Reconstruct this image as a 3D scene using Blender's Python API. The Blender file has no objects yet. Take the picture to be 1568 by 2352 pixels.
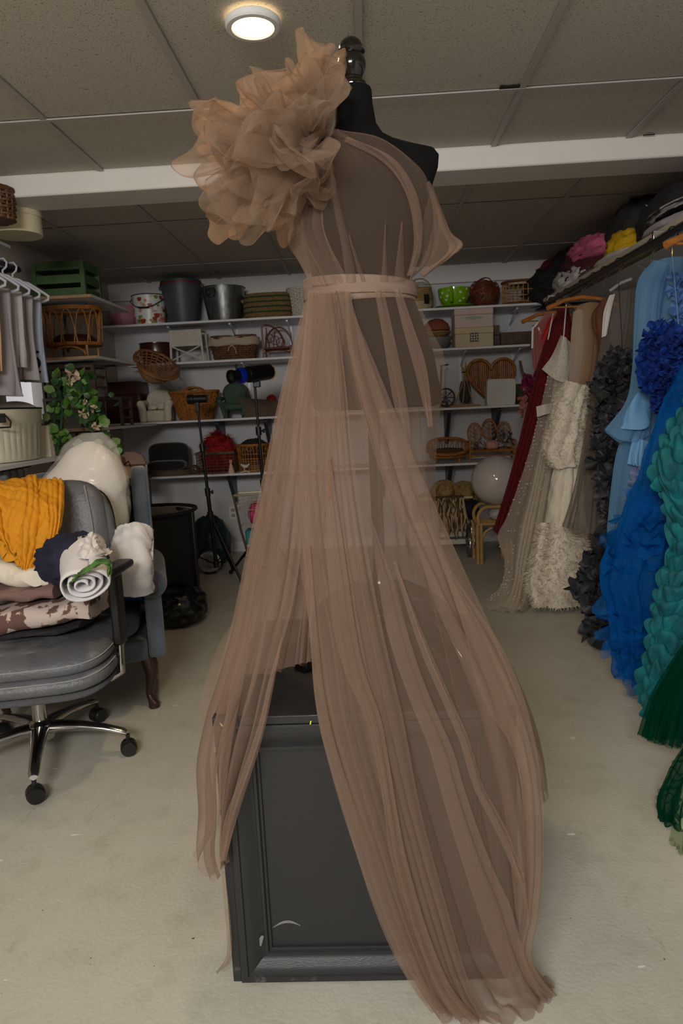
import bpy, math, random
import numpy as np
from mathutils import Vector, Matrix, noise
random.seed(7)
C = bpy.context.scene.collection
scene = bpy.context.scene
PI = math.pi
# ------------------------------------------------------------------ camera
W, H = 1568, 2352
FPX, YAW, PITCH, ROLL, CAMZ = 1614.8, -.0404, .1474, -.0488, 1.27
CEIL = 2.4226
def cam_axes():
    cy, sy = math.cos(YAW), math.sin(YAW)
    fwd = np.array([sy*math.cos(PITCH), cy*math.cos(PITCH), -math.sin(PITCH)])
    r0 = np.array([cy, -sy, 0.]); u0 = np.cross(r0, fwd)
    r = math.cos(ROLL)*r0+math.sin(ROLL)*u0
    u = -math.sin(ROLL)*r0+math.cos(ROLL)*u0
    return r, u, fwd
RR, UU, FW = cam_axes()
cam = bpy.data.cameras.new('camera'); cob = bpy.data.objects.new('camera', cam); C.objects.link(cob)
cam.sensor_fit = 'VERTICAL'; cam.sensor_height = 36; cam.lens = FPX/H*36; cam.clip_start = .05
cob.matrix_world = Matrix(((RR[0], UU[0], -FW[0], 0), (RR[1], UU[1], -FW[1], 0), (RR[2], UU[2], -FW[2], CAMZ), (0, 0, 0, 1)))
scene.camera = cob
cam.dof.use_dof = True; cam.dof.focus_distance = 1.75; cam.dof.aperture_fstop = 9
# ------------------------------------------------------------------ world, lights, exposure
w = bpy.data.worlds.new('world'); scene.world = w; w.use_nodes = True
w.node_tree.nodes['Background'].inputs[0].default_value = (.75, .8, .9, 1)
w.node_tree.nodes['Background'].inputs[1].default_value = .05
def area_light(name, loc, target, sx, sy, power, col):
    l = bpy.data.lights.new(name, 'AREA'); l.shape = 'RECTANGLE'; l.size = sx; l.size_y = sy; l.energy = power; l.color = col
    o = bpy.data.objects.new(name, l); C.objects.link(o); o.location = loc
    o.rotation_euler = (Vector(target)-Vector(loc)).to_track_quat('-Z', 'Y').to_euler(); return o
area_light('front_ceiling_panel', (-.6, -1.45, 2.25), (0.05, 2.0, .9), 1.3, .7, 126, (1, .975, .94))
scene.view_settings.view_transform = 'Standard'; scene.view_settings.look = 'None'
scene.view_settings.gamma = 1; scene.view_settings.exposure = 0; scene.view_settings.use_curve_mapping = False
scene.cycles.transparent_max_bounces = 40
scene.cycles.max_bounces = 8
# ------------------------------------------------------------------ helpers: pixels to points
def ray(px, py): return FW+(px-W/2)/FPX*RR-(py-H/2)/FPX*UU
def P(px, py, Y):
    d = ray(px, py); return d*Y/d[1]+np.array([0, 0, CAMZ])
def PX(px, py, X):
    d = ray(px, py); return d*X/d[0]+np.array([0, 0, CAMZ])
def F(px, py, z=0.):
    d = ray(px, py); return d*(z-CAMZ)/d[2]+np.array([0, 0, CAMZ])
# ------------------------------------------------------------------ helpers: materials
def lin(c):
    return tuple(((x/255)/12.92 if x/255 <= .04045 else ((x/255+.055)/1.055)**2.4) for x in c)+(1,)
MATS = {}
def mat(name, col, rough=.6, metal=0, var=0, vscale=8, col2=None, bump=0, bscale=40, stripes=None, alpha=1, trans=0, sheen=0, coat=0, stretch=None, emit=0, thr=None, spec=.5, transm=0):
    if name in MATS: return MATS[name]
    m = bpy.data.materials.new(name); m.use_nodes = True; nt = m.node_tree; b = nt.nodes['Principled BSDF']
    c1 = lin(col)
    b.inputs['Base Color'].default_value = c1; b.inputs['Roughness'].default_value = rough; b.inputs['Metallic'].default_value = metal
    b.inputs['Specular IOR Level'].default_value = spec
    if sheen: b.inputs['Sheen Weight'].default_value = sheen
    if coat: b.inputs['Coat Weight'].default_value = coat
    if alpha < 1: b.inputs['Alpha'].default_value = alpha
    if transm: b.inputs['Transmission Weight'].default_value = transm
    if emit: b.inputs['Emission Color'].default_value = c1; b.inputs['Emission Strength'].default_value = emit
    tc = nt.nodes.new('ShaderNodeTexCoord'); mp = nt.nodes.new('ShaderNodeMapping'); nt.links.new(tc.outputs['Object'], mp.inputs[0])
    if stretch: mp.inputs['Scale'].default_value = stretch
    if col2 is not None or var:
        if col2 is None: c2 = tuple(max(0, x*(1-var)) for x in c1[:3])+(1,)
        else: c2 = lin(col2)
        if stripes:
            t = nt.nodes.new('ShaderNodeTexWave'); t.inputs['Scale'].default_value = vscale; t.bands_direction = stripes; t.inputs['Distortion'].default_value = 1.2
            fac = t.outputs['Fac']
        else:
            t = nt.nodes.new('ShaderNodeTexNoise'); t.inputs['Scale'].default_value = vscale; t.inputs['Detail'].default_value = 6; fac = t.outputs['Fac']
        nt.links.new(mp.outputs[0], t.inputs['Vector'])
        r = nt.nodes.new('ShaderNodeValToRGB')
        lo, hi = thr if thr else (.35, .65)
        r.color_ramp.elements[0].position = lo; r.color_ramp.elements[1].position = hi
        r.color_ramp.elements[0].color = c2; r.color_ramp.elements[1].color = c1
        nt.links.new(fac, r.inputs[0]); nt.links.new(r.outputs[0], b.inputs['Base Color'])
    if bump:
        t2 = nt.nodes.new('ShaderNodeTexNoise'); t2.inputs['Scale'].default_value = bscale; t2.inputs['Detail'].default_value = 5
        nt.links.new(mp.outputs[0], t2.inputs['Vector'])
        bp = nt.nodes.new('ShaderNodeBump'); bp.inputs['Strength'].default_value = bump; bp.inputs['Distance'].default_value = .01
        nt.links.new(t2.outputs['Fac'], bp.inputs['Height']); nt.links.new(bp.outputs[0], b.inputs['Normal'])
    if trans:   # thin cloth lets light through
        tr = nt.nodes.new('ShaderNodeBsdfTranslucent'); mx = nt.nodes.new('ShaderNodeMixShader'); mx.inputs[0].default_value = trans
        tr.inputs[0].default_value = c1
        out = nt.nodes['Material Output']
        nt.links.new(b.outputs[0], mx.inputs[1]); nt.links.new(tr.outputs[0], mx.inputs[2]); nt.links.new(mx.outputs[0], out.inputs[0])
    MATS[name] = m; return m
def tulle(name, col, cover, transl=.45):
    """net cloth: the share of threads met grows when the cloth is seen edge-on"""
    if name in MATS: return MATS[name]
    m = bpy.data.materials.new(name); m.use_nodes = True; nt = m.node_tree; nt.nodes.remove(nt.nodes['Principled BSDF'])
    N = nt.nodes.new; L = nt.links.new
    d = N('ShaderNodeBsdfDiffuse'); t = N('ShaderNodeBsdfTranslucent'); tp = N('ShaderNodeBsdfTransparent')
    d.inputs[0].default_value = lin(col); t.inputs[0].default_value = lin(col)
    mx = N('ShaderNodeMixShader'); mx.inputs[0].default_value = transl; L(d.outputs[0], mx.inputs[1]); L(t.outputs[0], mx.inputs[2])
    g = N('ShaderNodeNewGeometry'); dot = N('ShaderNodeVectorMath'); dot.operation = 'DOT_PRODUCT'
    L(g.outputs['Incoming'], dot.inputs[0]); L(g.outputs['Normal'], dot.inputs[1])
    ab = N('ShaderNodeMath'); ab.operation = 'ABSOLUTE'; L(dot.outputs['Value'], ab.inputs[0])
    mxm = N('ShaderNodeMath'); mxm.operation = 'MAXIMUM'; mxm.inputs[1].default_value = .3; L(ab.outputs[0], mxm.inputs[0])
    inv = N('ShaderNodeMath'); inv.operation = 'DIVIDE'; inv.inputs[0].default_value = 1; L(mxm.outputs[0], inv.inputs[1])
    pw = N('ShaderNodeMath'); pw.operation = 'POWER'; pw.inputs[0].default_value = 1-cover; L(inv.outputs[0], pw.inputs[1])
    m2 = N('ShaderNodeMixShader'); L(pw.outputs[0], m2.inputs[0]); L(mx.outputs[0], m2.inputs[1]); L(tp.outputs[0], m2.inputs[2])
    L(m2.outputs[0], nt.nodes['Material Output'].inputs[0]); MATS[name] = m; return m
# ------------------------------------------------------------------ helpers: meshes
def npa(*a): return np.array(a, float)
class MB:
    def __init__(s): s.v = []; s.f = []
    def add(s, vs, fs):
        o = len(s.v); s.v += [tuple(map(float, p)) for p in vs]; s.f += [tuple(i+o for i in f) for f in fs]; return s
    def box(s, c, d, rz=0, rx=0, ry=0):
        R = Matrix.Rotation(rz, 3, 'Z') @ Matrix.Rotation(ry, 3, 'Y') @ Matrix.Rotation(rx, 3, 'X')
        vs = [Vector(c)+R @ Vector((x*d[0]/2, y*d[1]/2, z*d[2]/2)) for x in (-1, 1) for y in (-1, 1) for z in (-1, 1)]
        return s.add(vs, [(0, 1, 3, 2), (4, 6, 7, 5), (0, 4, 5, 1), (2, 3, 7, 6), (0, 2, 6, 4), (1, 5, 7, 3)])
    def span(s, a, b): return s.box([(a[i]+b[i])/2 for i in range(3)], [abs(b[i]-a[i]) for i in range(3)])
    def grid(s, G, cu=False, cv=False):
        nu, nv = G.shape[:2]; fs = []
        for i in range(nu if cu else nu-1):
            for j in range(nv if cv else nv-1):
                i2, j2 = (i+1) % nu, (j+1) % nv
                fs.append((i*nv+j, i2*nv+j, i2*nv+j2, i*nv+j2))
        return s.add(G.reshape(-1, 3), fs)
    def tube(s, pts, r, n=8, closed=False):
        pts = [Vector(p) for p in pts]; m = len(pts)
        rs = r if hasattr(r, '__len__') else [r]*m
        rings = []; up = None
        for i, p in enumerate(pts):
            a = pts[(i-1) % m] if (closed or i > 0) else p; b = pts[(i+1) % m] if (closed or i < m-1) else p
            t = (b-a).normalized()
            if up is None:
                up = t.orthogonal().normalized()
            up = (up-t*up.dot(t)); up = up.normalized() if up.length > 1e-6 else t.orthogonal().normalized()
            sd = t.cross(up)
            rings.append([p+(up*math.cos(2*PI*k/n)+sd*math.sin(2*PI*k/n))*rs[i] for k in range(n)])
        o = len(s.v)
        s.grid(np.array([[list(q) for q in rg] for rg in rings]), cu=closed, cv=True)
        if not closed:
            s.f.append(tuple(o+k for k in range(n))[::-1]); s.f.append(tuple(o+(m-1)*n+k for k in range(n)))
        return s
    def lathe(s, prof, c=(0, 0, 0), n=24, sx=1, sy=1, axis='Z', cap=True, sq=1):
        G = np.zeros((len(prof), n, 3))
        for i, (r, z) in enumerate(prof):
            for k in range(n):
                a = 2*PI*k/n; ca, sa = math.cos(a), math.sin(a)
                if sq != 1: ca = math.copysign(abs(ca)**sq, ca); sa = math.copysign(abs(sa)**sq, sa)
                x, y = r*ca*sx, r*sa*sy
                G[i, k] = {'Z': (x, y, z), 'X': (z, x, y), 'Y': (x, z, y)}[axis]
        G += np.array(c, float); o = len(s.v); s.grid(G, cv=True)
        if cap:
            s.f.append(tuple(o+k for k in range(n))[::-1]); e = o+(len(prof)-1)*n; s.f.append(tuple(e+k for k in range(n)))
        return s
    def rot(s, ang, axis, c):
        R = Matrix.Rotation(ang, 3, axis); c = Vector(c)
        s.v = [tuple(c+R @ (Vector(p)-c)) for p in s.v]; return s
    def build(s, name, m, parent=None, loc=None, smooth=True, bevel=0, seg=2, solid=0, sub=0, auto=None):
        off = np.zeros(3)
        if parent is not None:
            q = parent
            while q is not None: off += np.array(q.location); q = q.parent
        elif loc is not None: off = np.array(loc, float)
        me = bpy.data.meshes.new(name)
        vs = (np.array(s.v)-off).tolist()
        me.from_pydata(vs, [], s.f); me.update()
        if smooth:
            me.polygons.foreach_set('use_smooth', [True]*len(me.polygons))
            me.set_sharp_from_angle(angle=math.radians(38 if auto is None else auto))
        me.materials.append(m)
        o = bpy.data.objects.new(name, me); C.objects.link(o)
        if parent is not None: o.parent = parent
        elif loc is not None: o.location = loc
        if bevel:
            b = o.modifiers.new('bevel', 'BEVEL'); b.width = bevel; b.segments = seg; b.limit_method = 'ANGLE'
        if solid:
            b = o.modifiers.new('solid', 'SOLIDIFY'); b.thickness = solid; b.offset = 0
        if sub:
            b = o.modifiers.new('sub', 'SUBSURF'); b.levels = sub; b.render_levels = sub
        return o
def tag(o, label, cat, group=None):
    o['label'] = label; o['category'] = cat
    if group: o['group'] = group
    return o
def thing(name, label, cat, loc, group=None):
    o = bpy.data.objects.new(name, None); C.objects.link(o); o.location = tuple(map(float, loc)); o.empty_display_size = .05
    return tag(o, label, cat, group)
def struct(name, mb, m, parent=None, **k):
    o = mb.build(name, m, parent, **k)
    if parent is None: o['kind'] = 'structure'
    return o
def copy_thing(r, loc, rz=0, label=None):
    c = r.copy(); C.objects.link(c); c.location = loc; c.rotation_euler[2] = rz
    if label: c['label'] = label
    for ch in list(r.children):
        d = ch.copy(); C.objects.link(d); d.parent = c
        for g in list(ch.children):
            e = g.copy(); C.objects.link(e); e.parent = d
    return c
# ------------------------------------------------------------------ helpers: cloth
def cr(pts, n):
    p = np.array(pts, float)
    if len(p) == 2: return p[0]+(p[1]-p[0])*np.linspace(0, 1, n)[:, None]
    q = np.vstack([2*p[0]-p[1], p, 2*p[-1]-p[-2]]); out = []
    for i in range(1, len(q)-2):
        t = np.linspace(0, 1, 14, endpoint=False)[:, None]
        a, b, c, d = q[i-1], q[i], q[i+1], q[i+2]
        out.append(.5*((2*b)+(-a+c)*t+(2*a-5*b+4*c-d)*t**2+(-a+3*b-3*c+d)*t**3))
    out = np.vstack(out+[p[-1:]]); s = np.r_[0, np.cumsum(np.linalg.norm(np.diff(out, axis=0), axis=1))]
    ss = np.linspace(0, s[-1], n)
    return np.stack([np.interp(ss, s, out[:, k]) for k in range(3)], 1)
def n1(x, seed):     # smooth 1-D/2-D noise from a few sines
    rs = np.random.RandomState(seed); o = 0
    for k in range(4):
        o = o+np.sin(x*(1+k*1.7)*rs.uniform(.8, 1.2)+rs.uniform(0, 6.3))/(1+k)
    return o/2
def drape(guides, nu=120, nv=60, folds=8, amp=(.01, .02), lap=.8, bulge=0, closed=False, seed=0, crumple=0, keep_edges=False, jitter=.9, waver=.35, face=(0, -1, .1), pow_=1.0):
    G = np.stack([cr(g, nv) for g in guides]); ng = len(G)
    rs = np.random.RandomState(seed)
    u = np.linspace(0, 1, nu)[:, None]*np.ones((1, nv)); v = np.ones((nu, 1))*np.linspace(0, 1, nv)[None]
    cs = rs.uniform(0, 6.28, 6)
    ph = folds*u+jitter*(.30*np.sin(2.2*folds*u+cs[0]+.5*v)+.18*np.sin(.9*folds*u+cs[1]))+waver*.45*np.sin(3*v+4*u+cs[2])+waver*.2*np.sin(6.5*v-3*u+cs[5])
    mod = np.clip(.65+.42*np.sin(1.7*folds*u+cs[3]+.9*v)+.25*np.sin(.7*folds*u+cs[4]-1.3*v), .08, 1.3)
    env = np.minimum(1, np.minimum(u, 1-u)*folds*.8) if not closed else 1
    wob = np.sin(2*PI*ph)
    uu = np.clip(u+env*lap*mod*wob/(2*PI*max(folds, 1))+.004*lap*np.sin(7*v+5*u+cs[4])*env, 0, 1)
    def ev(a):
        x = np.clip(a, 0, 1)*(ng-1); i = np.minimum(x.astype(int), ng-2); t = (x-i)[..., None]
        J = np.arange(nv)[None]*np.ones((nu, 1), int)
        b, c = G[i, J], G[i+1, J]
        am = np.where((i > 0)[..., None], G[np.maximum(i-1, 0), J], 2*b-c); d = np.where((i < ng-2)[..., None], G[np.minimum(i+2, ng-1), J], 2*c-b)
        return .5*((2*b)+(-am+c)*t+(2*am-5*b+4*c-d)*t**2+(-am+3*b-3*c+d)*t**3)
    S0 = ev(u); S = ev(uu)
    Nn = np.cross(np.gradient(S0, axis=0), np.gradient(S0, axis=1)); Nn /= np.linalg.norm(Nn, axis=2, keepdims=True)+1e-9
    fc = np.array(face, float)
    Nn = Nn*np.where((Nn@fc) < 0, -1, 1)[..., None]
    A = amp[0]+(amp[1]-amp[0])*v**pow_
    dsp = A*mod*np.cos(2*PI*ph)
    if crumple: dsp = dsp+crumple*(n1(u*23+v*17, seed+5)+n1(v*31-u*11, seed+6))*.5
    sb = np.sin(PI*np.clip(u, 0, 1))**.6
    Fr = S+Nn*(dsp+bulge*sb)[..., None]
    Fr[..., 2] = np.maximum(Fr[..., 2], .005)
    if not closed: return [Fr]
    ph2 = folds*u+jitter*.3*np.sin(2*folds*u+1); dsp2 = A*mod*np.cos(2*PI*ph2)
    Bk = S0-Nn*(np.abs(dsp2)*.5+bulge*sb)[..., None]
    Bk[..., 2] = np.maximum(Bk[..., 2], .005)
    return [np.vstack([Fr, Bk[::-1][1:-1]])]
def cloth(name, m, parent, guides, loc=None, **k):
    mb = MB(); closed = k.get('closed', False)
    for g in drape(guides, **k): mb.grid(g, cu=closed)
    return mb.build(name, m, parent, loc=loc, auto=180)
def lump(c, r, seed=0, fold=.12, n=(36, 22), e=1.0, flat=True, freq=2.2):
    """crumpled cloth heap: base at c, radii r"""
    nu, nv = n; G = np.zeros((nu, nv, 3)); off = Vector((seed*3.7, seed*1.3, seed*2.1))
    for i in range(nu):
        for j in range(nv):
            a = 2*PI*i/nu; b = PI*(j/(nv-1)-.5)
            cb = abs(math.cos(b))**e
            d = Vector((math.cos(a)*cb, math.sin(a)*cb, math.copysign(abs(math.sin(b))**e, b)))
            q = d*freq+off
            k = 1+fold*(1.4*(1-2*abs(noise.noise(q)))-.5+.6*noise.noise(q*2.3)+.35*(1-2*abs(noise.noise(q*3.1+Vector((5, 2, 8))))))
            p = Vector((d.x*r[0], d.y*r[1], d.z*r[2]))*k
            z = p.z+r[2]*.9
            G[i, j] = (c[0]+p.x, c[1]+p.y, c[2]+(max(z, 0.003) if flat else z))
    return MB().grid(G, cu=True)
def petals(mb, pts, nrm, size, seed=0, n=6, wav=.3):
    rs = np.random.RandomState(seed)
    for p, nn in zip(pts, nrm):
        nn = Vector(nn).normalized(); t = nn.orthogonal().normalized(); t = (Matrix.Rotation(rs.uniform(0, 6.28), 3, nn) @ t); b = nn.cross(t)
        sz = size*rs.uniform(.7, 1.25); ph = rs.uniform(0, 6.28); G = np.zeros((9, 4, 3)); kf = rs.choice([2, 3, 3, 4])
        spread = rs.uniform(1.6, 2.6)
        for i in range(9):
            a = (i/8-.5)*spread
            for j in range(4):
                v = j/3; rr = sz*(.15+.85*v)
                q = Vector(p)+(t*math.cos(a)+b*math.sin(a))*rr*.85+nn*(sz*(.25*v+wav*v*math.sin(kf*a*2+ph)))
                G[i, j] = q
        mb.grid(G)
    return mb
def strand(path, r, n=5): return MB().tube(path, r, n)
def arc(c, rx, rz, a0, a1, n=14, plane='XZ', y=0):
    o = []
    for k in range(n+1):
        a = a0+(a1-a0)*k/n
        if plane == 'XZ': o.append((c[0]+rx*math.cos(a), c[1], c[2]+rz*math.sin(a)))
        elif plane == 'XY': o.append((c[0]+rx*math.cos(a), c[1]+rz*math.sin(a), c[2]))
        else: o.append((c[0], c[1]+rx*math.cos(a), c[2]+rz*math.sin(a)))
    return o
# ================================================================== SETTING
XL, XR, YB, YF = -2.2, 1.86, 6.34, -2.4
def floor_material():
    m = bpy.data.materials.new('floor_paint'); m.use_nodes = True; nt = m.node_tree; b = nt.nodes['Principled BSDF']; N = nt.nodes.new; L = nt.links.new
    g = N('ShaderNodeNewGeometry')
    def noi(sc, det, stretch=None, rough=.5):
        t = N('ShaderNodeTexNoise'); t.inputs['Scale'].default_value = sc; t.inputs['Detail'].default_value = det; t.inputs['Roughness'].default_value = rough
        if stretch:
            mp = N('ShaderNodeMapping'); mp.inputs['Scale'].default_value = stretch; L(g.outputs['Position'], mp.inputs[0]); L(mp.outputs[0], t.inputs['Vector'])
        else: L(g.outputs['Position'], t.inputs['Vector'])
        return t.outputs['Fac']
    def ramp(f, *st):
        r = N('ShaderNodeValToRGB')
        while len(r.color_ramp.elements) < len(st): r.color_ramp.elements.new(.5)
        for e, (p, c) in zip(r.color_ramp.elements, st): e.position = p; e.color = lin(c)
        L(f, r.inputs[0]); return r.outputs[0]
    def mul(a, bb):
        x = N('ShaderNodeMix'); x.data_type = 'RGBA'; x.blend_type = 'MULTIPLY'; x.inputs[0].default_value = 1; L(a, x.inputs[6]); L(bb, x.inputs[7]); return x.outputs[2]
    base = ramp(noi(1.3, 5), (.3, (182, 178, 164)), (.7, (196, 193, 180)))
    mott = ramp(noi(9, 8, None, .65), (.3, (240, 239, 236)), (.5, (255, 255, 255)))
    speck = ramp(noi(70, 3), (.235, (70, 55, 45)), (.27, (255, 255, 255)))
    scuff = ramp(noi(4.5, 6, (3, 1, 1), .7), (.27, (225, 220, 212)), (.38, (255, 255, 255)))
    col = mul(mul(mul(base, mott), speck), scuff)
    chip = N('ShaderNodeMix'); chip.data_type = 'RGBA'
    cr_ = N('ShaderNodeValToRGB'); cr_.color_ramp.elements[0].position = .715; cr_.color_ramp.elements[1].position = .74
    L(noi(17, 4, (.7, 2, 1)), cr_.inputs[0]); L(cr_.outputs[0], chip.inputs[0]); L(col, chip.inputs[6]); chip.inputs[7].default_value = lin((228, 226, 218)); L(chip.outputs[2], b.inputs['Base Color'])
    b.inputs['Roughness'].default_value = .48
    bp = N('ShaderNodeBump'); bp.inputs['Strength'].default_value = .35; bp.inputs['Distance'].default_value = .004; L(noi(90, 6), bp.inputs['Height']); L(bp.outputs[0], b.inputs['Normal'])
    return m
M_floor = floor_material()
struct('floor', MB().span((XL-.1, YF-.1, -.1), (XR+.1, YB+.1, 0)), M_floor, smooth=False)
M_wall = mat('wall_paint', (205, 204, 206), .7, var=.05, vscale=3, bump=.08, bscale=120)
M_wallL = mat('wall_paint_beige', (196, 186, 172), .75, var=.05, vscale=3)
M_trim = mat('trim_paint', (222, 219, 216), .55, var=.03, vscale=5)
struct('wall_back', MB().span((XL-.1, YB, 0), (XR+.1, YB+.1, CEIL+.1)), M_wall, smooth=False)
# left wall leaves an opening for the window
WY0, WY1, WZ0, WZ1 = 4.25, 4.82, 1.26, 1.62
struct('wall_left', MB().span((XL-.1, YF, 0), (XL, WY0, CEIL+.1)).span((XL-.1, WY1, 0), (XL, YB, CEIL+.1)).span((XL-.1, WY0, 0), (XL, WY1, WZ0)).span((XL-.1, WY0, WZ1), (XL, WY1, CEIL+.1)), M_wallL, smooth=False)
wn = struct('window_1', MB().span((XL-.09, WY0, WZ0), (XL+.012, WY0+.035, WZ1)).span((XL-.09, WY1-.035, WZ0), (XL+.012, WY1, WZ1)).span((XL-.09, WY0, WZ0), (XL+.012, WY1, WZ0+.03)).span((XL-.09, WY0, WZ1-.03), (XL+.012, WY1, WZ1)), M_trim, smooth=False)
MB().span((XL-.07, WY0+.03, WZ0+.02), (XL-.06, WY1-.03, WZ1-.02)).build('pane', mat('frosted_pane', (238, 236, 240), .4, emit=.55), wn)
struct('wall_right', MB().span((XR, YF, 0), (XR+.1, YB, CEIL+.1)), M_wall, smooth=False)
struct('wall_front', MB().span((XL-.1, YF-.1, 0), (XR+.1, YF, CEIL+.1)), M_wall, smooth=False)
struct('baseboard_back', MB().span((XL, YB-.016, 0), (XR, YB, .1)), M_trim, bevel=.004)
# beam across the ceiling and the band above the shelves
BZ = CEIL-.092
struct('trim_1', MB().span((XL, 3.47, BZ), (XR, 3.71, CEIL+.06)), mat('beam_paint', (226, 220, 214), .6, var=.04, vscale=4), bevel=.008)
struct('trim_2', MB().span((XL, YB-.045, CEIL-.14), (XR, YB, CEIL+.01)), M_trim, bevel=.004)
# suspended ceiling: slab, tiles one by one, metal tees
def tile_material():
    m = bpy.data.materials.new('mineral_tile'); m.use_nodes = True; nt = m.node_tree; b = nt.nodes['Principled BSDF']; N = nt.nodes.new; L = nt.links.new
    g = N('ShaderNodeNewGeometry'); mp = N('ShaderNodeMapping'); mp.inputs['Scale'].default_value = (52, 150, 1); L(g.outputs['Position'], mp.inputs[0])
    t = N('ShaderNodeTexNoise'); t.inputs['Scale'].default_value = 1; t.inputs['Detail'].default_value = 3; t.inputs['Roughness'].default_value = .55; t.inputs['Distortion'].default_value = .6; L(mp.outputs[0], t.inputs['Vector'])
    r = N('ShaderNodeValToRGB'); r.color_ramp.elements[0].position = .25; r.color_ramp.elements[1].position = .31
    r.color_ramp.elements[0].color = (0, 0, 0, 1); L(t.outputs['Fac'], r.inputs[0])
    mp2 = N('ShaderNodeMapping'); mp2.inputs['Scale'].default_value = (210, 210, 1); L(g.outputs['Position'], mp2.inputs[0])
    t2 = N('ShaderNodeTexNoise'); t2.inputs['Scale'].default_value = 1; t2.inputs['Detail'].default_value = 2; L(mp2.outputs[0], t2.inputs['Vector'])
    r2 = N('ShaderNodeValToRGB'); r2.color_ramp.elements[0].position = .3; r2.color_ramp.elements[1].position = .36; L(t2.outputs['Fac'], r2.inputs[0])
    mn = N('ShaderNodeMath'); mn.operation = 'MINIMUM'; L(r.outputs[0], mn.inputs[0]); L(r2.outputs[0], mn.inputs[1])
    mx = N('ShaderNodeMix'); mx.data_type = 'RGBA'; L(mn.outputs[0], mx.inputs[0]); mx.inputs[6].default_value = lin((120, 112, 103)); mx.inputs[7].default_value = lin((190, 184, 172)); L(mx.outputs[2], b.inputs['Base Color'])
    ad = N('ShaderNodeMath'); ad.operation = 'MULTIPLY_ADD'; L(t2.outputs['Fac'], ad.inputs[0]); ad.inputs[1].default_value = .5; L(mn.outputs[0], ad.inputs[2])
    bp = N('ShaderNodeBump'); bp.inputs['Strength'].default_value = .7; bp.inputs['Distance'].default_value = .004; L(ad.outputs[0], bp.inputs['Height']); L(bp.outputs[0], b.inputs['Normal'])
    b.inputs['Roughness'].default_value = .9; return m
M_tile = tile_material(); M_tee = mat('tee_metal', (176, 168, 164), .5); M_dark = mat('void_dark', (14, 12, 11), .9)
ceil = struct('ceiling', MB().span((XL-.1, YF-.1, CEIL+.05), (XR+.1, YB+.1, CEIL+.12)), M_dark, smooth=False)
tile_mesh = {}
def ceiling_tile(x0, x1, y0, y1):
    x0, x1, y0, y1 = max(x0, XL), min(x1, XR), max(y0, YF), y1
    if x1-x0 < .03 or y1-y0 < .03: return
    k = (round(x1-x0, 3), round(y1-y0, 3))
    if k not in tile_mesh:
        o = MB().span((-k[0]/2+.004, -k[1]/2+.004, .004), (k[0]/2-.004, k[1]/2-.004, .02)).build('ceiling_tile', M_tile, smooth=False); tile_mesh[k] = o.data
    else:
        o = bpy.data.objects.new('ceiling_tile', tile_mesh[k]); C.objects.link(o)
    o.parent = ceil; o.location = ((x0+x1)/2, (y0+y1)/2, CEIL+.002+random.uniform(0, .002))
tees = []
def grid_run(xs, ys):
    xs = [x for x in xs if XL < x < XR]
    for a, b in zip([XL]+xs, xs+[XR]):
        for c, d in zip(ys, ys[1:]): ceiling_tile(a, b, c, d)
    for x in xs: MB().span((x-.012, ys[0], CEIL-.002), (x+.012, ys[-1], CEIL+.004)).build('grid_tee', M_tee, ceil, bevel=.001, seg=1)
    for y in ys[1:-1]: MB().span((XL, y-.012, CEIL-.003), (XR, y+.012, CEIL+.003)).build('grid_tee', M_tee, ceil, bevel=.001, seg=1)
grid_run([-1.19+.61*k for k in range(-2, 6)], [YF, -2.0, -.78, .4385, 1.6585, 2.8785, 3.47])
grid_run([-1.822+.61*k for k in range(-1, 7)], [3.71, 4.41, 5.637, YB])
# chipped tile corners show the dark void
for px, py, a, b in ((1170, 201, .075, .02), (468, 258, .02, .03), (1490, 310, .05, .008)):
    q = F(px, py, CEIL); rs = np.random.RandomState(int(px)); n = 14
    up = [(q[0]-a/2+a*i/n, q[1]-b*rs.uniform(.4, 1)) for i in range(n+1)]; lo = [(q[0]-a/2+a*i/n, q[1]+b*.4) for i in range(n+1)]
    G = np.array([[(x, y, CEIL+.0005) for x, y in r] for r in (up, lo)])
    MB().grid(G).build('tile_chip', M_dark, ceil, solid=.003)
# round ceiling lamps with their own light
M_lamp = mat('lamp_diffuser', (255, 228, 182), .5, emit=3.5); M_white = mat('white_plastic', (226, 224, 222), .4)
def ceiling_lamp(x, y, power, label):
    t = thing('ceiling_lamp', label, 'lamp', (x, y, CEIL-.034), 'round ceiling lamps')
    MB().lathe([(.076, CEIL-.001), (.082, CEIL-.006), (.082, CEIL-.02), (.078, CEIL-.025), (.064, CEIL-.026), (.062, CEIL-.022)], (x, y, 0), 48, cap=False).build('lamp_rim', M_white, t)
    MB().lathe([(.0625, CEIL-.021), (.05, CEIL-.0225), (.02, CEIL-.0235), (.001, CEIL-.0235)], (x, y, 0), 48, cap=False).build('diffuser', M_lamp, t)
    l = bpy.data.lights.new('lamp_light', 'AREA'); l.shape = 'DISK'; l.size = .12; l.energy = power; l.color = (1, .72, .42)
    o = bpy.data.objects.new('lamp_light', l); C.objects.link(o); o.parent = t; o.location = (0, 0, .003)
    return t
ceiling_lamp(-.285, 2.275, 8, 'round warm white ceiling lamp, lit, above the ruffled shoulder')
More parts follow.
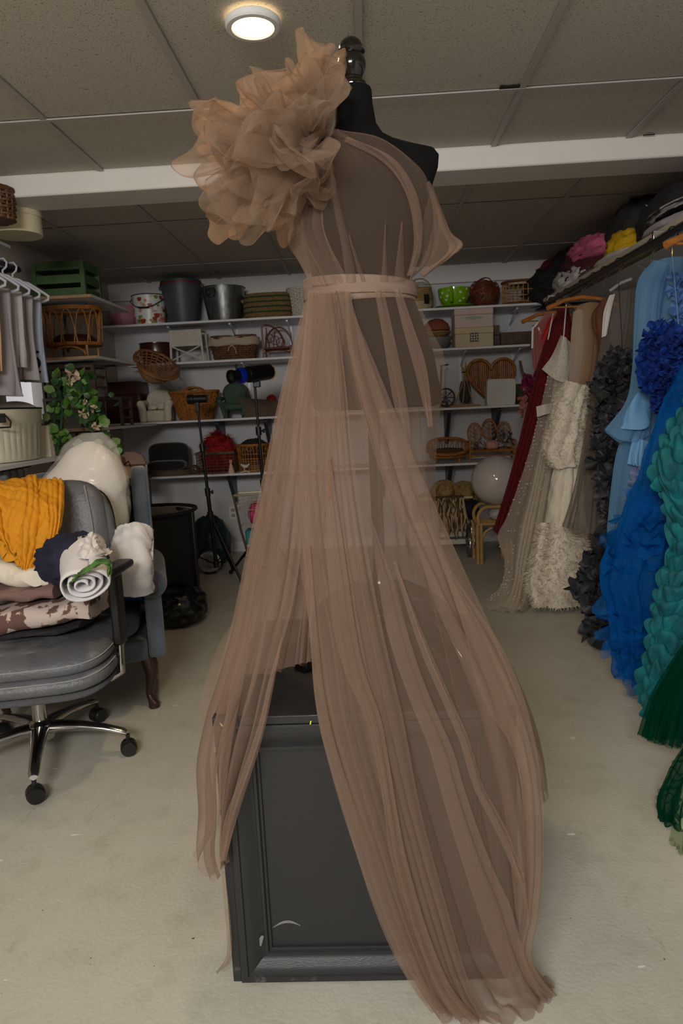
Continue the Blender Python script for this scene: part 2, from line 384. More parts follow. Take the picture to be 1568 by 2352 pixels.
# ================================================================== WALL SHELVES
M_shelf = mat('white_melamine', (216, 215, 218), .45, var=.03, vscale=6)
M_edge = mat('raw_shelf_edge', (178, 140, 100), .6, var=.2, vscale=30)
M_brk = mat('grey_bracket', (70, 74, 84), .45, metal=.4); M_wbrk = mat('white_bracket', (200, 202, 210), .4, metal=.2)
SY0 = 5.9
ROW = [2.03, 1.707, 1.225, .762]
def xs_at(px, py=800, Y=5.9): return P(px, py, Y)[0]
def shelf(z, x0, x1, label, brk, xsb):
    t = thing('wall_shelf', label, 'shelf', ((x0+x1)/2, 6.1, z-.018))
    MB().span((x0, SY0, z-.018), (x1, YB, z)).build('board', M_shelf, t, bevel=.002)
    for x in xsb:
        b = MB(); m = M_brk if brk else M_wbrk
        if brk:
            y0, y1, d = SY0+.14, YB-.004, .30
            for s in (-.016, .016):
                b.add([(x+s, y0, z-.018), (x+s, y1, z-.018), (x+s, y1, z-.018-d), (x+s, y1-.02, z-.018-d), (x+s, y0, z-.04)], [(0, 1, 2, 3, 4) if s < 0 else (4, 3, 2, 1, 0)])
            o = len(b.v)-10
            for i in range(5): b.f.append((o+i, o+(i+1) % 5, o+5+(i+1) % 5, o+5+i))
        else:
            b.span((x-.008, SY0+.1, z-.03), (x+.008, YB-.004, z-.018)).tube([(x, SY0+.14, z-.03), (x, YB-.01, z-.13)], .006)
            b.span((x-.011, YB-.013, z-.3), (x+.011, YB, z-.018))
        b.build('shelf_bracket', m, t, smooth=False)
    return t
shelf(ROW[0], -2.18, 1.5, 'top white wall shelf of the back wall holding buckets and baskets', 0, [-1.62, -1.1, -.62, .42, .82, 1.28])
shelf(ROW[1], -1.95, 1.36, 'second white wall shelf from the top on the back wall', 0, [-1.62, -1.02, -.55, .42, .85, 1.3])
shelf(ROW[2], -2.18, 1.42, 'third white wall shelf from the top on the back wall, dark brackets below', 1, [-1.28, -.86, -.42, .17, .71, 1.13])
shelf(ROW[3], -1.9, 1.05, 'lowest white wall shelf of the back wall, dark brackets below', 1, [-1.21, -.8, -.35, .12, .71])
for z, y1, lab in ((2.075, 5.42, 'uppermost short wooden-edged shelf on the left wall under the green crate'), (1.685, 5.5, 'short shelf on the left wall under the cane bassinet'), (1.215, 5.85, 'lowest short shelf on the left wall in the dark corner')):
    t = thing('corner_shelf', lab, 'shelf', (-1.97, 4.9, z-.018))
    MB().span((XL, 4.66, z-.018), (-1.74, y1, z)).build('board', M_shelf, t, bevel=.001)
    MB().span((XL, 4.655, z-.018), (-1.74, 4.66, z)).build('edge_strip', M_edge, t)
    for y in (4.85, 5.3): MB().span((XL, y-.012, z-.3), (XL+.015, y+.012, z-.018)).span((XL, y-.008, z-.03), (-1.85, y+.008, z-.018)).build('shelf_bracket', M_brk, t)
# ================================================================== BLACK PLINTH
BX0, BX1, BY0, BY1, BH = -.352, .288, 1.392, 2.08, .634
def plinth_paint():
    m = mat('black_paint', (44, 44, 46), .42, bump=.12, bscale=60, stretch=(2, 2, 14))
    nt = m.node_tree; b = nt.nodes['Principled BSDF']; N = nt.nodes.new; L = nt.links.new
    g = N('ShaderNodeNewGeometry')
    t = N('ShaderNodeTexNoise'); t.inputs['Scale'].default_value = 26; t.inputs['Detail'].default_value = 8; t.inputs['Roughness'].default_value = .75; L(g.outputs['Position'], t.inputs['Vector'])
    sep = N('ShaderNodeSeparateXYZ'); L(g.outputs['Position'], sep.inputs[0])
    low = N('ShaderNodeMapRange'); low.inputs[1].default_value = .1; low.inputs[2].default_value = 0; low.inputs[3].default_value = 0; low.inputs[4].default_value = .13; L(sep.outputs['Z'], low.inputs[0])
    ad = N('ShaderNodeMath'); ad.operation = 'ADD'; L(t.outputs['Fac'], ad.inputs[0]); L(low.outputs[0], ad.inputs[1])
    r = N('ShaderNodeValToRGB'); r.color_ramp.elements[0].position = .66; r.color_ramp.elements[1].position = .82; r.color_ramp.elements[0].color = lin((35, 35, 37)); r.color_ramp.elements[1].color = lin((96, 96, 96))
    L(ad.outputs[0], r.inputs[0]); L(r.outputs[0], b.inputs['Base Color']); return m
M_black = plinth_paint()
pl = thing('display_plinth', 'black painted wooden plinth box with moulded frame front under the gown', 'plinth', ((BX0+BX1)/2, (BY0+BY1)/2, 0))
MB().span((BX0, BY0+.012, 0), (BX0+.019, BY1, BH-.019)).build('side_board', M_black, pl, bevel=.0015)
MB().span((BX1-.019, BY0+.012, 0), (BX1, BY1, BH-.019)).build('side_board', M_black, pl, bevel=.0015)
MB().span((BX0, BY0+.004, BH-.019), (BX1, BY1, BH)).build('top_board', M_black, pl, bevel=.002)
MB().span((BX0+.019, BY1-.019, 0), (BX1-.019, BY1, BH-.019)).build('back_board', M_black, pl)
MB().span((BX0+.06, BY0+.03, .05), (BX1-.06, BY0+.042, BH-.05)).build('front_panel', M_black, pl)
prof = [(0, .03), (0, 0.004), (.004, 0), (.016, 0), (.018, .004), (.024, .005), (.034, .010), (.046, .019), (.054, .021), (.056, .017), (.062, .017), (.065, .023), (.070, .024), (.072, .034)]
def moulding(p0, p1, inward, nrm=(0, 1, 0)):
    """mitred frame moulding on the front face, p0-p1 the outer edge"""
    p0, p1, iv = map(Vector, (p0, p1, inward)); d = (p1-p0).normalized(); G = []
    for e, s in ((p0, 1), (p1, -1)): G.append([list(e+iv*a+d*s*a+Vector((0, b, 0))) for a, b in prof])
    return MB().grid(np.array(G))
fx0, fx1, fz0, fz1, fy = BX0+.0205, BX1-.0205, .004, BH-.0205, BY0
for a, b, i in (((fx0, fy, fz0), (fx0, fy, fz1), (1, 0, 0)), ((fx1, fy, fz0), (fx1, fy, fz1), (-1, 0, 0)), ((fx0, fy, fz0), (fx1, fy, fz0), (0, 0, 1)), ((fx0, fy, fz1), (fx1, fy, fz1), (0, 0, -1))):
    moulding(a, b, i).build('frame_moulding', M_black, pl, solid=0, auto=25)
M_chip = mat('bare_wood_chip', (205, 168, 138), .8); M_lime = mat('lime_paint_drip', (190, 225, 30), .5); M_scuff = mat('grey_scuff', (120, 120, 122), .7)
def mark(name, pts, m, y):
    MB().add([(x, y, z) for x, z in pts], [tuple(range(len(pts)))]).build(name, m, pl, smooth=False, solid=.0006)
def markpx(name, pts, m, Y): mark(name, [(P(a, b, Y)[0], P(a, b, Y)[2]) for a, b in pts], m, Y-.0003)
yb = BY0+.012
for s in ([(488, 1660), (500, 1659), (497, 1666), (490, 1672)], [(491, 1716), (495, 1716), (496, 1726), (492, 1726)], [(509, 1940), (512, 1944), (515, 1975), (511, 1970)], [(488, 1680), (490, 1680), (491, 1694), (489, 1694)]): markpx('paint_chip', s, M_chip, yb)
markpx('paint_chip', [(504, 1660), (508, 1661), (514, 1669), (508, 1668)], M_chip, fy)
for s in ([(712, 1656), (715, 1655), (714, 1663), (711, 1664)], [(710, 1673), (712, 1673), (711, 1678), (709, 1677)], [(730, 1674), (733, 1674), (732, 1677)]): markpx('paint_drip', s, M_lime, fy-.0006 if s[0][1] < 1665 else fy+.008)
c0 = [(626+8*i, 2130-14*math.sin(PI*i/8)-2*i*.3) for i in range(9)]
markpx('scuff_mark', c0+[(x, y+1+5*math.sin(PI*i/8)) for i, (x, y) in list(enumerate(c0))[::-1]], M_scuff, BY0+.0295)
markpx('scuff_mark', [(590, 2165), (600, 2148), (606, 2150), (600, 2172), (594, 2174)], M_scuff, BY0+.018)
# ================================================================== DRESS FORM
FY = 1.85
M_jersey = mat('black_jersey', (9, 9, 10), .9, bump=.15, bscale=500, spec=.2)
M_gloss = mat('black_lacquer', (12, 11, 11), .12, spec=.6, coat=.4)
df = thing('dress_form', 'black jersey dress form with turned wooden finial standing on the plinth', 'mannequin', (0.02, FY, BH))
rows = [(1.262, .15, .105, .03, 0), (1.268, .163, .118, .03, 0), (1.31, .167, .122, .028, 0), (1.40, .16, .118, .02, 0), (1.48, .142, .105, .012, 0), (1.565, .120, .090, .003, 0), (1.63, .130, .092, .006, -.0), (1.70, .146, .1, .012, -.010), (1.75, .153, .098, .018, -.006), (1.80, .168, .084, .02, -.0), (1.845, .187, .066, .018, .004), (1.872, .192, .062, .016, .004), (1.888, .183, .052, .014, .006), (1.900, .145, .047, .01, .008), (1.915, .098, .047, .008, .008), (1.93, .068, .046, .006, .006), (1.955, .052, .046, .005, .004), (2.0, .046, .045, .004, 0), (2.028, .045, .045, .004, 0), (2.034, .043, .043, .004, 0)]
n = 48; G = np.zeros((len(rows), n, 3))
zz = [r[0] for r in rows]
for i, (z, hw, hd, ox, oy) in enumerate(rows):
    for k in range(n):
        a = 2*PI*k/n; e = .8 if 1.8 < z < 1.91 else .95
        G[i, k] = (ox+hw*math.copysign(abs(math.cos(a))**e, math.cos(a)), FY+oy+hd*math.copysign(abs(math.sin(a))**e, math.sin(a)), z)
mb = MB().grid(G, cv=True); mb.f.append(tuple(range(n))[::-1]); mb.f.append(tuple((len(rows)-1)*n+k for k in range(n)))
mb.build('torso', M_jersey, df, auto=60)
nx, nz = .003, 2.034
MB().lathe([(.036, nz), (.037, nz+.005), (.034, nz+.008), (.034, nz+.013), (.030, nz+.016), (.026, nz+.019), (.026, nz+.024), (.0235, nz+.027), (.028, nz+.035), (.0335, nz+.047), (.035, nz+.058), (.0335, nz+.068), (.030, nz+.075), (.0285, nz+.078), (.032, nz+.081), (.034, nz+.085), (.032, nz+.089), (.029, nz+.091), (.029, nz+.097), (.025, nz+.107), (.016, nz+.115), (.004, nz+.119)], (nx, FY, 0), 40).build('finial', M_gloss, df)
MB().lathe([(.016, .72), (.016, 1.27)], (.02, FY, 0), 16).build('pole', M_gloss, df)
MB().lathe([(.03, .715), (.034, .73), (.034, .80), (.026, .815), (.02, .83)], (.02, FY, 0), 20).build('base_hub', M_gloss, df)
for k in range(4):
    a = math.atan2(1.655-FY, -.175-.02)+k*PI/2; ca, sa = math.cos(a), math.sin(a); px = []
    for r, z0, z1 in ((.02, .72, .80), (.09, .715, .79), (.16, .68, .755), (.22, BH+.006, .72), (.255, BH, .69), (.28, BH, .665), (.292, BH, .645)): px.append((r, z0, z1))
    mb = MB(); G = []
    for r, z0, z1 in px: G.append([[.02+ca*r-sa*s, FY+sa*r+ca*s, z] for s, z in ((-.016, z0), (.016, z0), (.016, z1), (-.016, z1))])
    mb.grid(np.array(G), cv=True); mb.f.append((0, 3, 2, 1)); mb.f.append(tuple(len(mb.v)-4+q for q in range(4)))
    mb.build('base_leg', M_gloss, df, bevel=.006)
# ================================================================== TULLE GOWN
M_tul = tulle('taupe_tulle', (170, 143, 125), .33)
M_ruf = tulle('taupe_tulle_ruffle', (184, 158, 136), .22, .6)
M_tulB = tulle('taupe_tulle_bodice', (170, 143, 125), .19)
M_sash = mat('taupe_sash', (138, 115, 101), .75, trans=.15, bump=.25, bscale=180, stretch=(1, 1, 5))
gw = thing('tulle_gown', 'sheer taupe tulle gown with one ruffled shoulder draped on the dress form', 'gown', (0.0, 1.72, 1.55))
def G3(*pts): return [P(*q) if len(q) == 3 else F(q[0], q[1], .012) for q in pts]
# --- middle skirt and train, waist to the floor in front of the plinth
train = [
 G3((709, 668, 1.755), (697, 800, 1.70), (690, 1000, 1.62), (693, 1150, 1.56), (698, 1300, 1.50), (715, 1500, 1.415), (732, 1660, 1.374), (790, 1880, 1.36), (872, 2110, 1.34), (940, 2255, 1.31), (985, 2310), (1050, 2338)),
 G3((725, 668, 1.745), (728, 850, 1.68), (735, 1050, 1.60), (745, 1300, 1.49), (770, 1500, 1.405), (795, 1660, 1.37), (850, 1880, 1.35), (930, 2110, 1.33), (1000, 2260, 1.30), (1060, 2320), (1120, 2346)),
 G3((742, 668, 1.735), (765, 850, 1.67), (790, 1050, 1.59), (812, 1300, 1.48), (850, 1500, 1.40), (880, 1660, 1.368), (940, 1880, 1.35), (1010, 2110, 1.33), (1060, 2240, 1.31), (1120, 2310), (1170, 2345)),
 G3((760, 668, 1.73), (810, 850, 1.66), (860, 1050, 1.58), (915, 1300, 1.47), (965, 1500, 1.395), (1005, 1660, 1.365), (1065, 1880, 1.348), (1120, 2110, 1.33), (1150, 2230, 1.31), (1180, 2290), (1215, 2335)),
 G3((775, 668, 1.73), (845, 850, 1.655), (910, 1050, 1.58), (1000, 1300, 1.48), (1070, 1500, 1.40), (1110, 1660, 1.365), (1160, 1880, 1.348), (1185, 2110, 1.33), (1195, 2215, 1.31), (1215, 2275), (1250, 2310)),
 G3((790, 668, 1.73), (868, 850, 1.66), (950, 1050, 1.59), (1065, 1300, 1.52), (1150, 1480, 1.47), (1205, 1640, 1.42), (1240, 1860, 1.40), (1235, 2050, 1.37), (1210, 2180, 1.34), (1240, 2235), (1277, 2272)),
]
cloth('train', M_tul, gw, train, nu=360, nv=120, folds=5, amp=(.003, .016), lap=1.1, seed=3, jitter=.9, waver=.5)
def fold_band(nm, m, L_, R_, folds=1.6, lap=1.7, seed=0, amp=(.003, .012), nu=70, nv=80, dY=-.012, floor=None):
    a = [P(px, py, Y+dY) for px, py, Y in L_]; b = [P(px, py, Y+dY) for px, py, Y in R_]
    if floor: a.append(F(*floor[0], .014)); b.append(F(*floor[1], .014))
    elif R_[-1][1] > 660: c_ = (a[-1]+b[-1])/2; a[-1] = c_+(a[-1]-c_)*.12; b[-1] = c_+(b[-1]-c_)*.12
    if L_[0][1] > 700: c_ = (a[0]+b[0])/2; a[0] = c_+(a[0]-c_)*.12; b[0] = c_+(b[0]-c_)*.12
    mid = [(np.array(p)+np.array(q))/2+np.array([0, -.012, 0]) for p, q in zip(cr(a, 14), cr(b, 14))]
    return cloth(nm, m, gw, [cr(a, 14), mid, cr(b, 14)], nu=nu, nv=nv, folds=folds, amp=amp, lap=lap, seed=seed, jitter=.5)
fold_band('skirt_fold', M_tul, [(836, 1190, 1.56), (875, 1374, 1.46), (897, 1481, 1.405), (942, 1609, 1.368), (981, 1704, 1.355), (1025, 1860, 1.348), (1059, 1971, 1.342), (1109, 2127, 1.33), (1153, 2233, 1.31)], [(858, 1179, 1.56), (914, 1357, 1.46), (947, 1481, 1.40), (992, 1609, 1.366), (1031, 1693, 1.355), (1070, 1826, 1.348), (1120, 1971, 1.342), (1181, 2110, 1.33), (1209, 2222, 1.31)], 2.2, 1.5, 301, floor=((1185, 2320), (1262, 2282)))
fold_band('skirt_fold', M_tul, [(735, 1050, 1.60), (750, 1250, 1.51), (769, 1470, 1.41), (803, 1570, 1.378), (836, 1648, 1.362), (875, 1804, 1.35), (897, 1971, 1.343), (950, 2150, 1.325), (985, 2240, 1.305)], [(775, 1050, 1.59), (795, 1250, 1.50), (830, 1470, 1.40), (853, 1570, 1.375), (881, 1654, 1.358), (914, 1870, 1.347), (970, 2082, 1.335), (1005, 2180, 1.32), (1035, 2250, 1.305)], 2.4, 1.6, 302, floor=((1045, 2330), (1110, 2340)))
fold_band('skirt_fold', M_tul, [(700, 1250, 1.515), (713, 1470, 1.425), (727, 1637, 1.377), (760, 1770, 1.362), (800, 1900, 1.355), (860, 2080, 1.34), (915, 2205, 1.32), (950, 2262, 1.31)], [(722, 1250, 1.51), (740, 1470, 1.42), (765, 1637, 1.372), (806, 1780, 1.36), (856, 1920, 1.35), (910, 2080, 1.335), (965, 2200, 1.318), (1000, 2262, 1.305)], 1.4, 1.4, 303, floor=((995, 2318), (1050, 2338)))
fold_band('skirt_fold', M_tul, [(900, 1290, 1.475), (962, 1470, 1.395), (1018, 1600, 1.368), (1062, 1704, 1.352), (1090, 1804, 1.345), (1145, 1910, 1.34), (1192, 2021, 1.335)], [(912, 1285, 1.475), (978, 1470, 1.395), (1034, 1600, 1.366), (1080, 1704, 1.352), (1108, 1800, 1.345), (1163, 1905, 1.34), (1206, 2021, 1.335)], 1, 1.2, 304, nu=30)
fold_band('skirt_fold', M_tul, [(1000, 1320, 1.475), (1070, 1470, 1.415), (1103, 1604, 1.375), (1153, 1670, 1.365), (1192, 1782, 1.352), (1200, 1900, 1.348), (1202, 2060, 1.34), (1190, 2190, 1.32)], [(1060, 1310, 1.51), (1145, 1480, 1.45), (1205, 1620, 1.395), (1240, 1800, 1.375), (1248, 1930, 1.37), (1238, 2080, 1.35), (1216, 2180, 1.33), (1222, 2215, 1.325)], 2.6, 1.3, 305, floor=((1230, 2300), (1276, 2270)))
fold_band('skirt_fold', M_tul, [(792, 672, 1.725), (800, 800, 1.675), (835, 950, 1.63), (880, 1100, 1.59), (930, 1240, 1.54)], [(806, 672, 1.725), (820, 800, 1.675), (850, 950, 1.63), (893, 1100, 1.59), (945, 1240, 1.54)], 1, 1.2, 306, nu=30)
fold_band('skirt_fold', M_tul, [(860, 668, 1.735), (880, 780, 1.70), (905, 920, 1.68), (930, 1050, 1.67)], [(880, 668, 1.735), (903, 780, 1.70), (928, 920, 1.68), (948, 1050, 1.67)], 1, 1.2, 307, nu=30)
fold_band('skirt_fold', M_tul, [(905, 666, 1.745), (928, 760, 1.71), (955, 860, 1.70), (975, 980, 1.70)], [(920, 666, 1.748), (950, 760, 1.715), (978, 860, 1.70), (996, 980, 1.70)], 1, 1.2, 308, nu=30)
fold_band('skirt_fold', M_tul, [(640, 1490, 1.425), (617, 1570, 1.395), (598, 1660, 1.372), (560, 1780, 1.366), (522, 1880, 1.368), (505, 1955, 1.37)], [(655, 1440, 1.45), (642, 1510, 1.415), (622, 1610, 1.38), (597, 1705, 1.366), (560, 1815, 1.366), (518, 1985, 1.372)], 1.2, 1.3, 309, nu=36)
fold_band('skirt_fold', M_tul, [(560, 1430, 1.56), (532, 1560, 1.48), (518, 1650, 1.405), (503, 1760, 1.37), (500, 1860, 1.37)], [(595, 1430, 1.54), (560, 1560, 1.46), (543, 1650, 1.39), (524, 1750, 1.37), (514, 1850, 1.37)], 1.2, 1.3, 310, nu=36)
# --- second, shorter layer over the top half: the dense pleats at the front
dense = [
 G3((708, 670, 1.75), (690, 850, 1.69), (668, 1080, 1.60), (690, 1300, 1.49), (720, 1480, 1.415), (742, 1650, 1.36), (800, 1860, 1.345), (890, 2100, 1.325), (950, 2235, 1.30), (1000, 2300)),
 G3((735, 670, 1.735), (738, 850, 1.665), (745, 1080, 1.58), (765, 1300, 1.475), (800, 1480, 1.40), (830, 1650, 1.355), (890, 1860, 1.34), (960, 2100, 1.32), (1010, 2240, 1.295), (1060, 2322)),
 G3((765, 670, 1.725), (790, 850, 1.65), (815, 1080, 1.57), (850, 1300, 1.465), (885, 1480, 1.39), (925, 1650, 1.35), (965, 1860, 1.335), (1030, 2100, 1.315), (1075, 2250, 1.29), (1120, 2335)),
]
cloth('skirt_panel', M_tul, gw, dense, nu=240, nv=90, folds=6.5, amp=(.003, .018), lap=2.0, seed=11)
diag = [
 G3((770, 668, 1.722), (805, 830, 1.65), (845, 980, 1.60), (900, 1150, 1.54), (985, 1350, 1.45), (1060, 1520, 1.385), (1105, 1650, 1.355), (1165, 1900, 1.338), (1200, 2120, 1.325)),
 G3((800, 668, 1.722), (850, 830, 1.65), (905, 980, 1.60), (965, 1150, 1.55), (1060, 1350, 1.48), (1140, 1500, 1.42), (1195, 1640, 1.38), (1225, 1880, 1.36), (1215, 2100, 1.34)),
]
cloth('skirt_panel', M_tul, gw, diag, nu=140, nv=90, folds=2.6, amp=(.003, .016), lap=1.9, seed=21)
# --- left panel, falling beside the plinth
left = [
 G3((708, 670, 1.80), (672, 800, 1.80), (640, 930, 1.79), (608, 1090, 1.77), (575, 1250, 1.75), (540, 1420, 1.73), (508, 1530, 1.70), (480, 1630, 1.62), (458, 1730, 1.52), (468, 1830, 1.52), (465, 1900, 1.46), (438, 1962, 1.42)),
 G3((720, 670, 1.77), (692, 800, 1.74), (660, 930, 1.71), (635, 1090, 1.68), (600, 1250, 1.64), (570, 1420, 1.58), (535, 1560, 1.49), (512, 1635, 1.40), (498, 1690, 1.378), (484, 1780, 1.385), (485, 1880, 1.385), (480, 1960, 1.39), (495, 2018, 1.385)),
 G3((735, 670, 1.75), (710, 800, 1.71), (685, 930, 1.66), (660, 1090, 1.62), (635, 1250, 1.56), (605, 1420, 1.49), (575, 1560, 1.42), (540, 1680, 1.385), (515, 1790, 1.375), (505, 1870, 1.375), (505, 1940, 1.375), (512, 1990, 1.375)),
 G3((752, 670, 1.74), (728, 800, 1.70), (705, 930, 1.65), (692, 1090, 1.60), (690, 1250, 1.54), (672, 1380, 1.48), (642, 1490, 1.425), (618, 1590, 1.385), (598, 1690, 1.368), (560, 1800, 1.366), (530, 1900, 1.37), (514, 1985, 1.374)),
]
cloth('skirt_panel', M_tul, gw, left, nu=260, nv=110, folds=5.5, amp=(.003, .02), lap=1.6, seed=31)
left2 = [
 G3((712, 670, 1.82), (680, 830, 1.80), (650, 960, 1.80), (622, 1120, 1.79), (590, 1280, 1.78), (555, 1440, 1.76), (520, 1560, 1.72)),
 G3((740, 670, 1.76), (720, 830, 1.72), (700, 960, 1.70), (690, 1120, 1.68), (680, 1250, 1.64), (662, 1400, 1.56), (630, 1540, 1.48)),
 G3((790, 670, 1.74), (785, 830, 1.69), (775, 960, 1.66), (765, 1120, 1.63), (745, 1250, 1.58), (722, 1400, 1.50), (716, 1520, 1.45)),
]
cloth('skirt_panel', M_tul, gw, left2, nu=220, nv=60, folds=9, amp=(.004, .016), lap=2.0, seed=41)
strip = [G3((508, 2000, 1.378), (515, 2090, 1.385), (522, 2170, 1.39), (516, 2205, 1.40), (494, 2235, 1.40)), G3((516, 2000, 1.378), (527, 2090, 1.385), (533, 2170, 1.39), (528, 2210, 1.395), (500, 2232, 1.40))]
cloth('hem_tail', M_tul, gw, strip, nu=16, nv=30, folds=1.5, amp=(.003, .006), lap=1, seed=4)
# --- right side: single sheer layer over the form, then down behind the plinth
right = [
 G3((792, 668, 1.735), (845, 830, 1.69), (880, 960, 1.67), (930, 1150, 1.64), (1010, 1320, 1.60), (1090, 1450, 1.58), (1150, 1560, 1.57), (1190, 1640, 1.57), (1222, 1760, 1.55), (1245, 1850, 1.53)),
 G3((840, 666, 1.735), (885, 830, 1.69), (920, 960, 1.68), (960, 1150, 1.68), (1030, 1320, 1.68), (1105, 1440, 1.68), (1165, 1540, 1.68), (1205, 1630, 1.68), (1238, 1740, 1.66), (1250, 1820, 1.64)),
 G3((895, 664, 1.745), (940, 800, 1.70), (975, 940, 1.70), (985, 1120, 1.74), (1020, 1280, 1.80), (1085, 1400, 1.85), (1150, 1500, 1.85), (1195, 1590, 1.85), (1215, 1660, 1.85), (1225, 1700, 1.85)),
 G3((945, 662, 1.82), (992, 760, 1.80), (1022, 830, 1.80), (1010, 960, 1.83), (1000, 1080, 1.86), (1007, 1230, 1.92), (1050, 1350, 1.97), (1120, 1445, 2.0), (1180, 1540, 2.0), (1212, 1640, 2.0)),
]
cloth('skirt_panel', M_tulB, gw, right, nu=220, nv=90, folds=3, amp=(.002, .010), lap=1.0, seed=51, jitter=1.2)
# --- back of the skirt resting on the plinth
back = [
 G3((715, 700, 1.94), (690, 900, 2.0), (650, 1150, 2.1), (590, 1380, 2.1), (520, 1450, 2.02), (480, 1540, 1.92), (462, 1620, 1.82), (470, 1680, 1.72)),
 G3((770, 700, 1.95), (760, 900, 2.05), (740, 1150, 2.14), (700, 1390, 2.14), (665, 1450, 2.08), (640, 1500, 1.98), (620, 1525, 1.88), (560, 1560, 1.80)),
 G3((850, 700, 1.95), (870, 900, 2.06), (890, 1150, 2.15), (900, 1390, 2.14), (900, 1430, 2.08), (885, 1470, 1.98), (870, 1490, 1.92), (860, 1500, 1.9)),
 G3((930, 700, 1.93), (960, 900, 2.02), (985, 1150, 2.1), (1040, 1390, 2.1), (1080, 1440, 2.05), (1130, 1500, 2.0), (1180, 1580, 1.98), (1205, 1650, 1.98)),
]
cloth('skirt_back', M_tul, gw, back, nu=200, nv=70, folds=9, amp=(.006, .03), lap=.9, seed=61, crumple=.008)
# --- bodice
bod1 = [
 G3((742, 322, 1.75), (690, 420, 1.79), (648, 500, 1.82), (655, 555, 1.82), (685, 605, 1.80), (712, 656, 1.76)),
 G3((746, 318, 1.735), (712, 430, 1.74), (690, 510, 1.745), (702, 560, 1.75), (728, 610, 1.745), (748, 654, 1.738)),
 G3((750, 320, 1.73), (745, 430, 1.718), (742, 510, 1.722), (757, 560, 1.732), (782, 610, 1.738), (803, 650, 1.735)),
]
cloth('bodice', M_tul, gw, bod1, nu=200, nv=50, folds=5, amp=(.001, .006), lap=1.8, seed=71)
bod2 = [
 G3((743, 320, 1.735), (735, 430, 1.712), (740, 520, 1.716), (762, 590, 1.732), (790, 650, 1.734)),
 G3((755, 310, 1.735), (805, 420, 1.71), (835, 520, 1.715), (850, 590, 1.732), (858, 648, 1.736)),
 G3((765, 303, 1.735), (860, 400, 1.72), (900, 510, 1.722), (905, 590, 1.738), (903, 646, 1.74)),
 G3((775, 297, 1.745), (900, 385, 1.75), (955, 500, 1.77), (955, 590, 1.785), (944, 640, 1.78)),
]
cloth('bodice', M_tulB, gw, bod2, nu=200, nv=50, folds=2.5, amp=(.0005, .003), lap=1.0, seed=83, jitter=1.0)
for k, (L_, R_) in enumerate((([(753, 365, 1.725), (765, 469, 1.712), (784, 563, 1.725), (796, 650, 1.732)], [(758, 365, 1.725), (780, 469, 1.712), (803, 563, 1.725), (820, 650, 1.732)]), ([(884, 516, 1.715), (880, 580, 1.73), (875, 645, 1.736)], [(886, 516, 1.715), (887, 580, 1.73), (891, 645, 1.736)]), ([(921, 511, 1.735), (913, 580, 1.745), (905, 645, 1.745)], [(924, 511, 1.735), (926, 580, 1.748), (928, 643, 1.752)]), ([(800, 540, 1.715), (815, 600, 1.73), (828, 648, 1.734)], [(803, 540, 1.715), (822, 600, 1.73), (840, 648, 1.734)]))): fold_band('bodice_fold', M_tulB, L_, R_, 1, .9, 320+k, (.001, .002), 40, 40, dY=-.003)
fold_band('bodice_fold', M_tul, [(790, 325, 1.73), (870, 365, 1.735), (920, 420, 1.725), (945, 490, 1.73), (950, 570, 1.755), (935, 635, 1.775)], [(800, 315, 1.735), (895, 358, 1.745), (945, 420, 1.735), (968, 490, 1.745), (968, 570, 1.77), (944, 636, 1.79)], 1.3, 1.3, 330, (.001, .005), 40, 60, dY=-.008)
yoke = [
 G3((757, 306, 1.73), (850, 332, 1.755), (915, 388, 1.745), (945, 455, 1.735), (955, 530, 1.745), (956, 600, 1.77), (942, 640, 1.785)),
 G3((758, 300, 1.735), (868, 318, 1.775), (945, 380, 1.765), (978, 450, 1.755), (988, 520, 1.77), (980, 590, 1.785), (944, 638, 1.80)),
 G3((770, 295, 1.75), (880, 322, 1.79), (965, 385, 1.785), (990, 440, 1.78), (1010, 510, 1.80), (1000, 580, 1.82), (946, 636, 1.82)),
]
cloth('neckline_drape', M_tulB, gw, yoke, nu=120, nv=60, folds=2.5, amp=(.002, .006), lap=1.3, seed=91)
flare = [
 G3((978, 420, 1.80), (995, 490, 1.79), (985, 560, 1.79), (960, 620, 1.80)),
 G3((985, 415, 1.82), (1018, 510, 1.81), (1025, 570, 1.80), (965, 628, 1.80)),
 G3((988, 412, 1.86), (1030, 530, 1.86), (1057, 568, 1.82), (972, 634, 1.82)),
 G3((985, 430, 1.92), (1010, 520, 1.93), (1030, 575, 1.90), (965, 630, 1.86)),
]
cloth('neckline_drape', M_tul, gw, flare, nu=70, nv=40, folds=3, amp=(.001, .008), lap=.8, seed=95)
# --- sash wrapped twice around the waist
def sash(z0, z1, t0, t1, grow, seed):
    nu, nv = 96, 12; G = np.zeros((nu, nv, 3))
    for i in range(nu):
        a = 2*PI*i/nu
        for j in range(nv):
            v = j/(nv-1); x = .136*math.cos(a)+.0; y = FY+.003+.118*math.sin(a)
            tl = t0+(t1-t0)*v
            z = z0+(z1-z0)*v+tl*(x/.136)
            k = 1+grow+.006*math.sin(v*13+seed+2*math.cos(a))+.012*math.sin(PI*v)
            G[i, j] = (x*k, FY+(y-FY)*k, z)
    return MB().grid(G, cu=True)
sash(1.524, 1.566, .004, .002, .02, 0).build('sash', M_sash, gw, solid=.0015, auto=180)
sash(1.538, 1.580, -.002, -.010, .055, 2).build('sash', M_sash, gw, solid=.0015, auto=180)
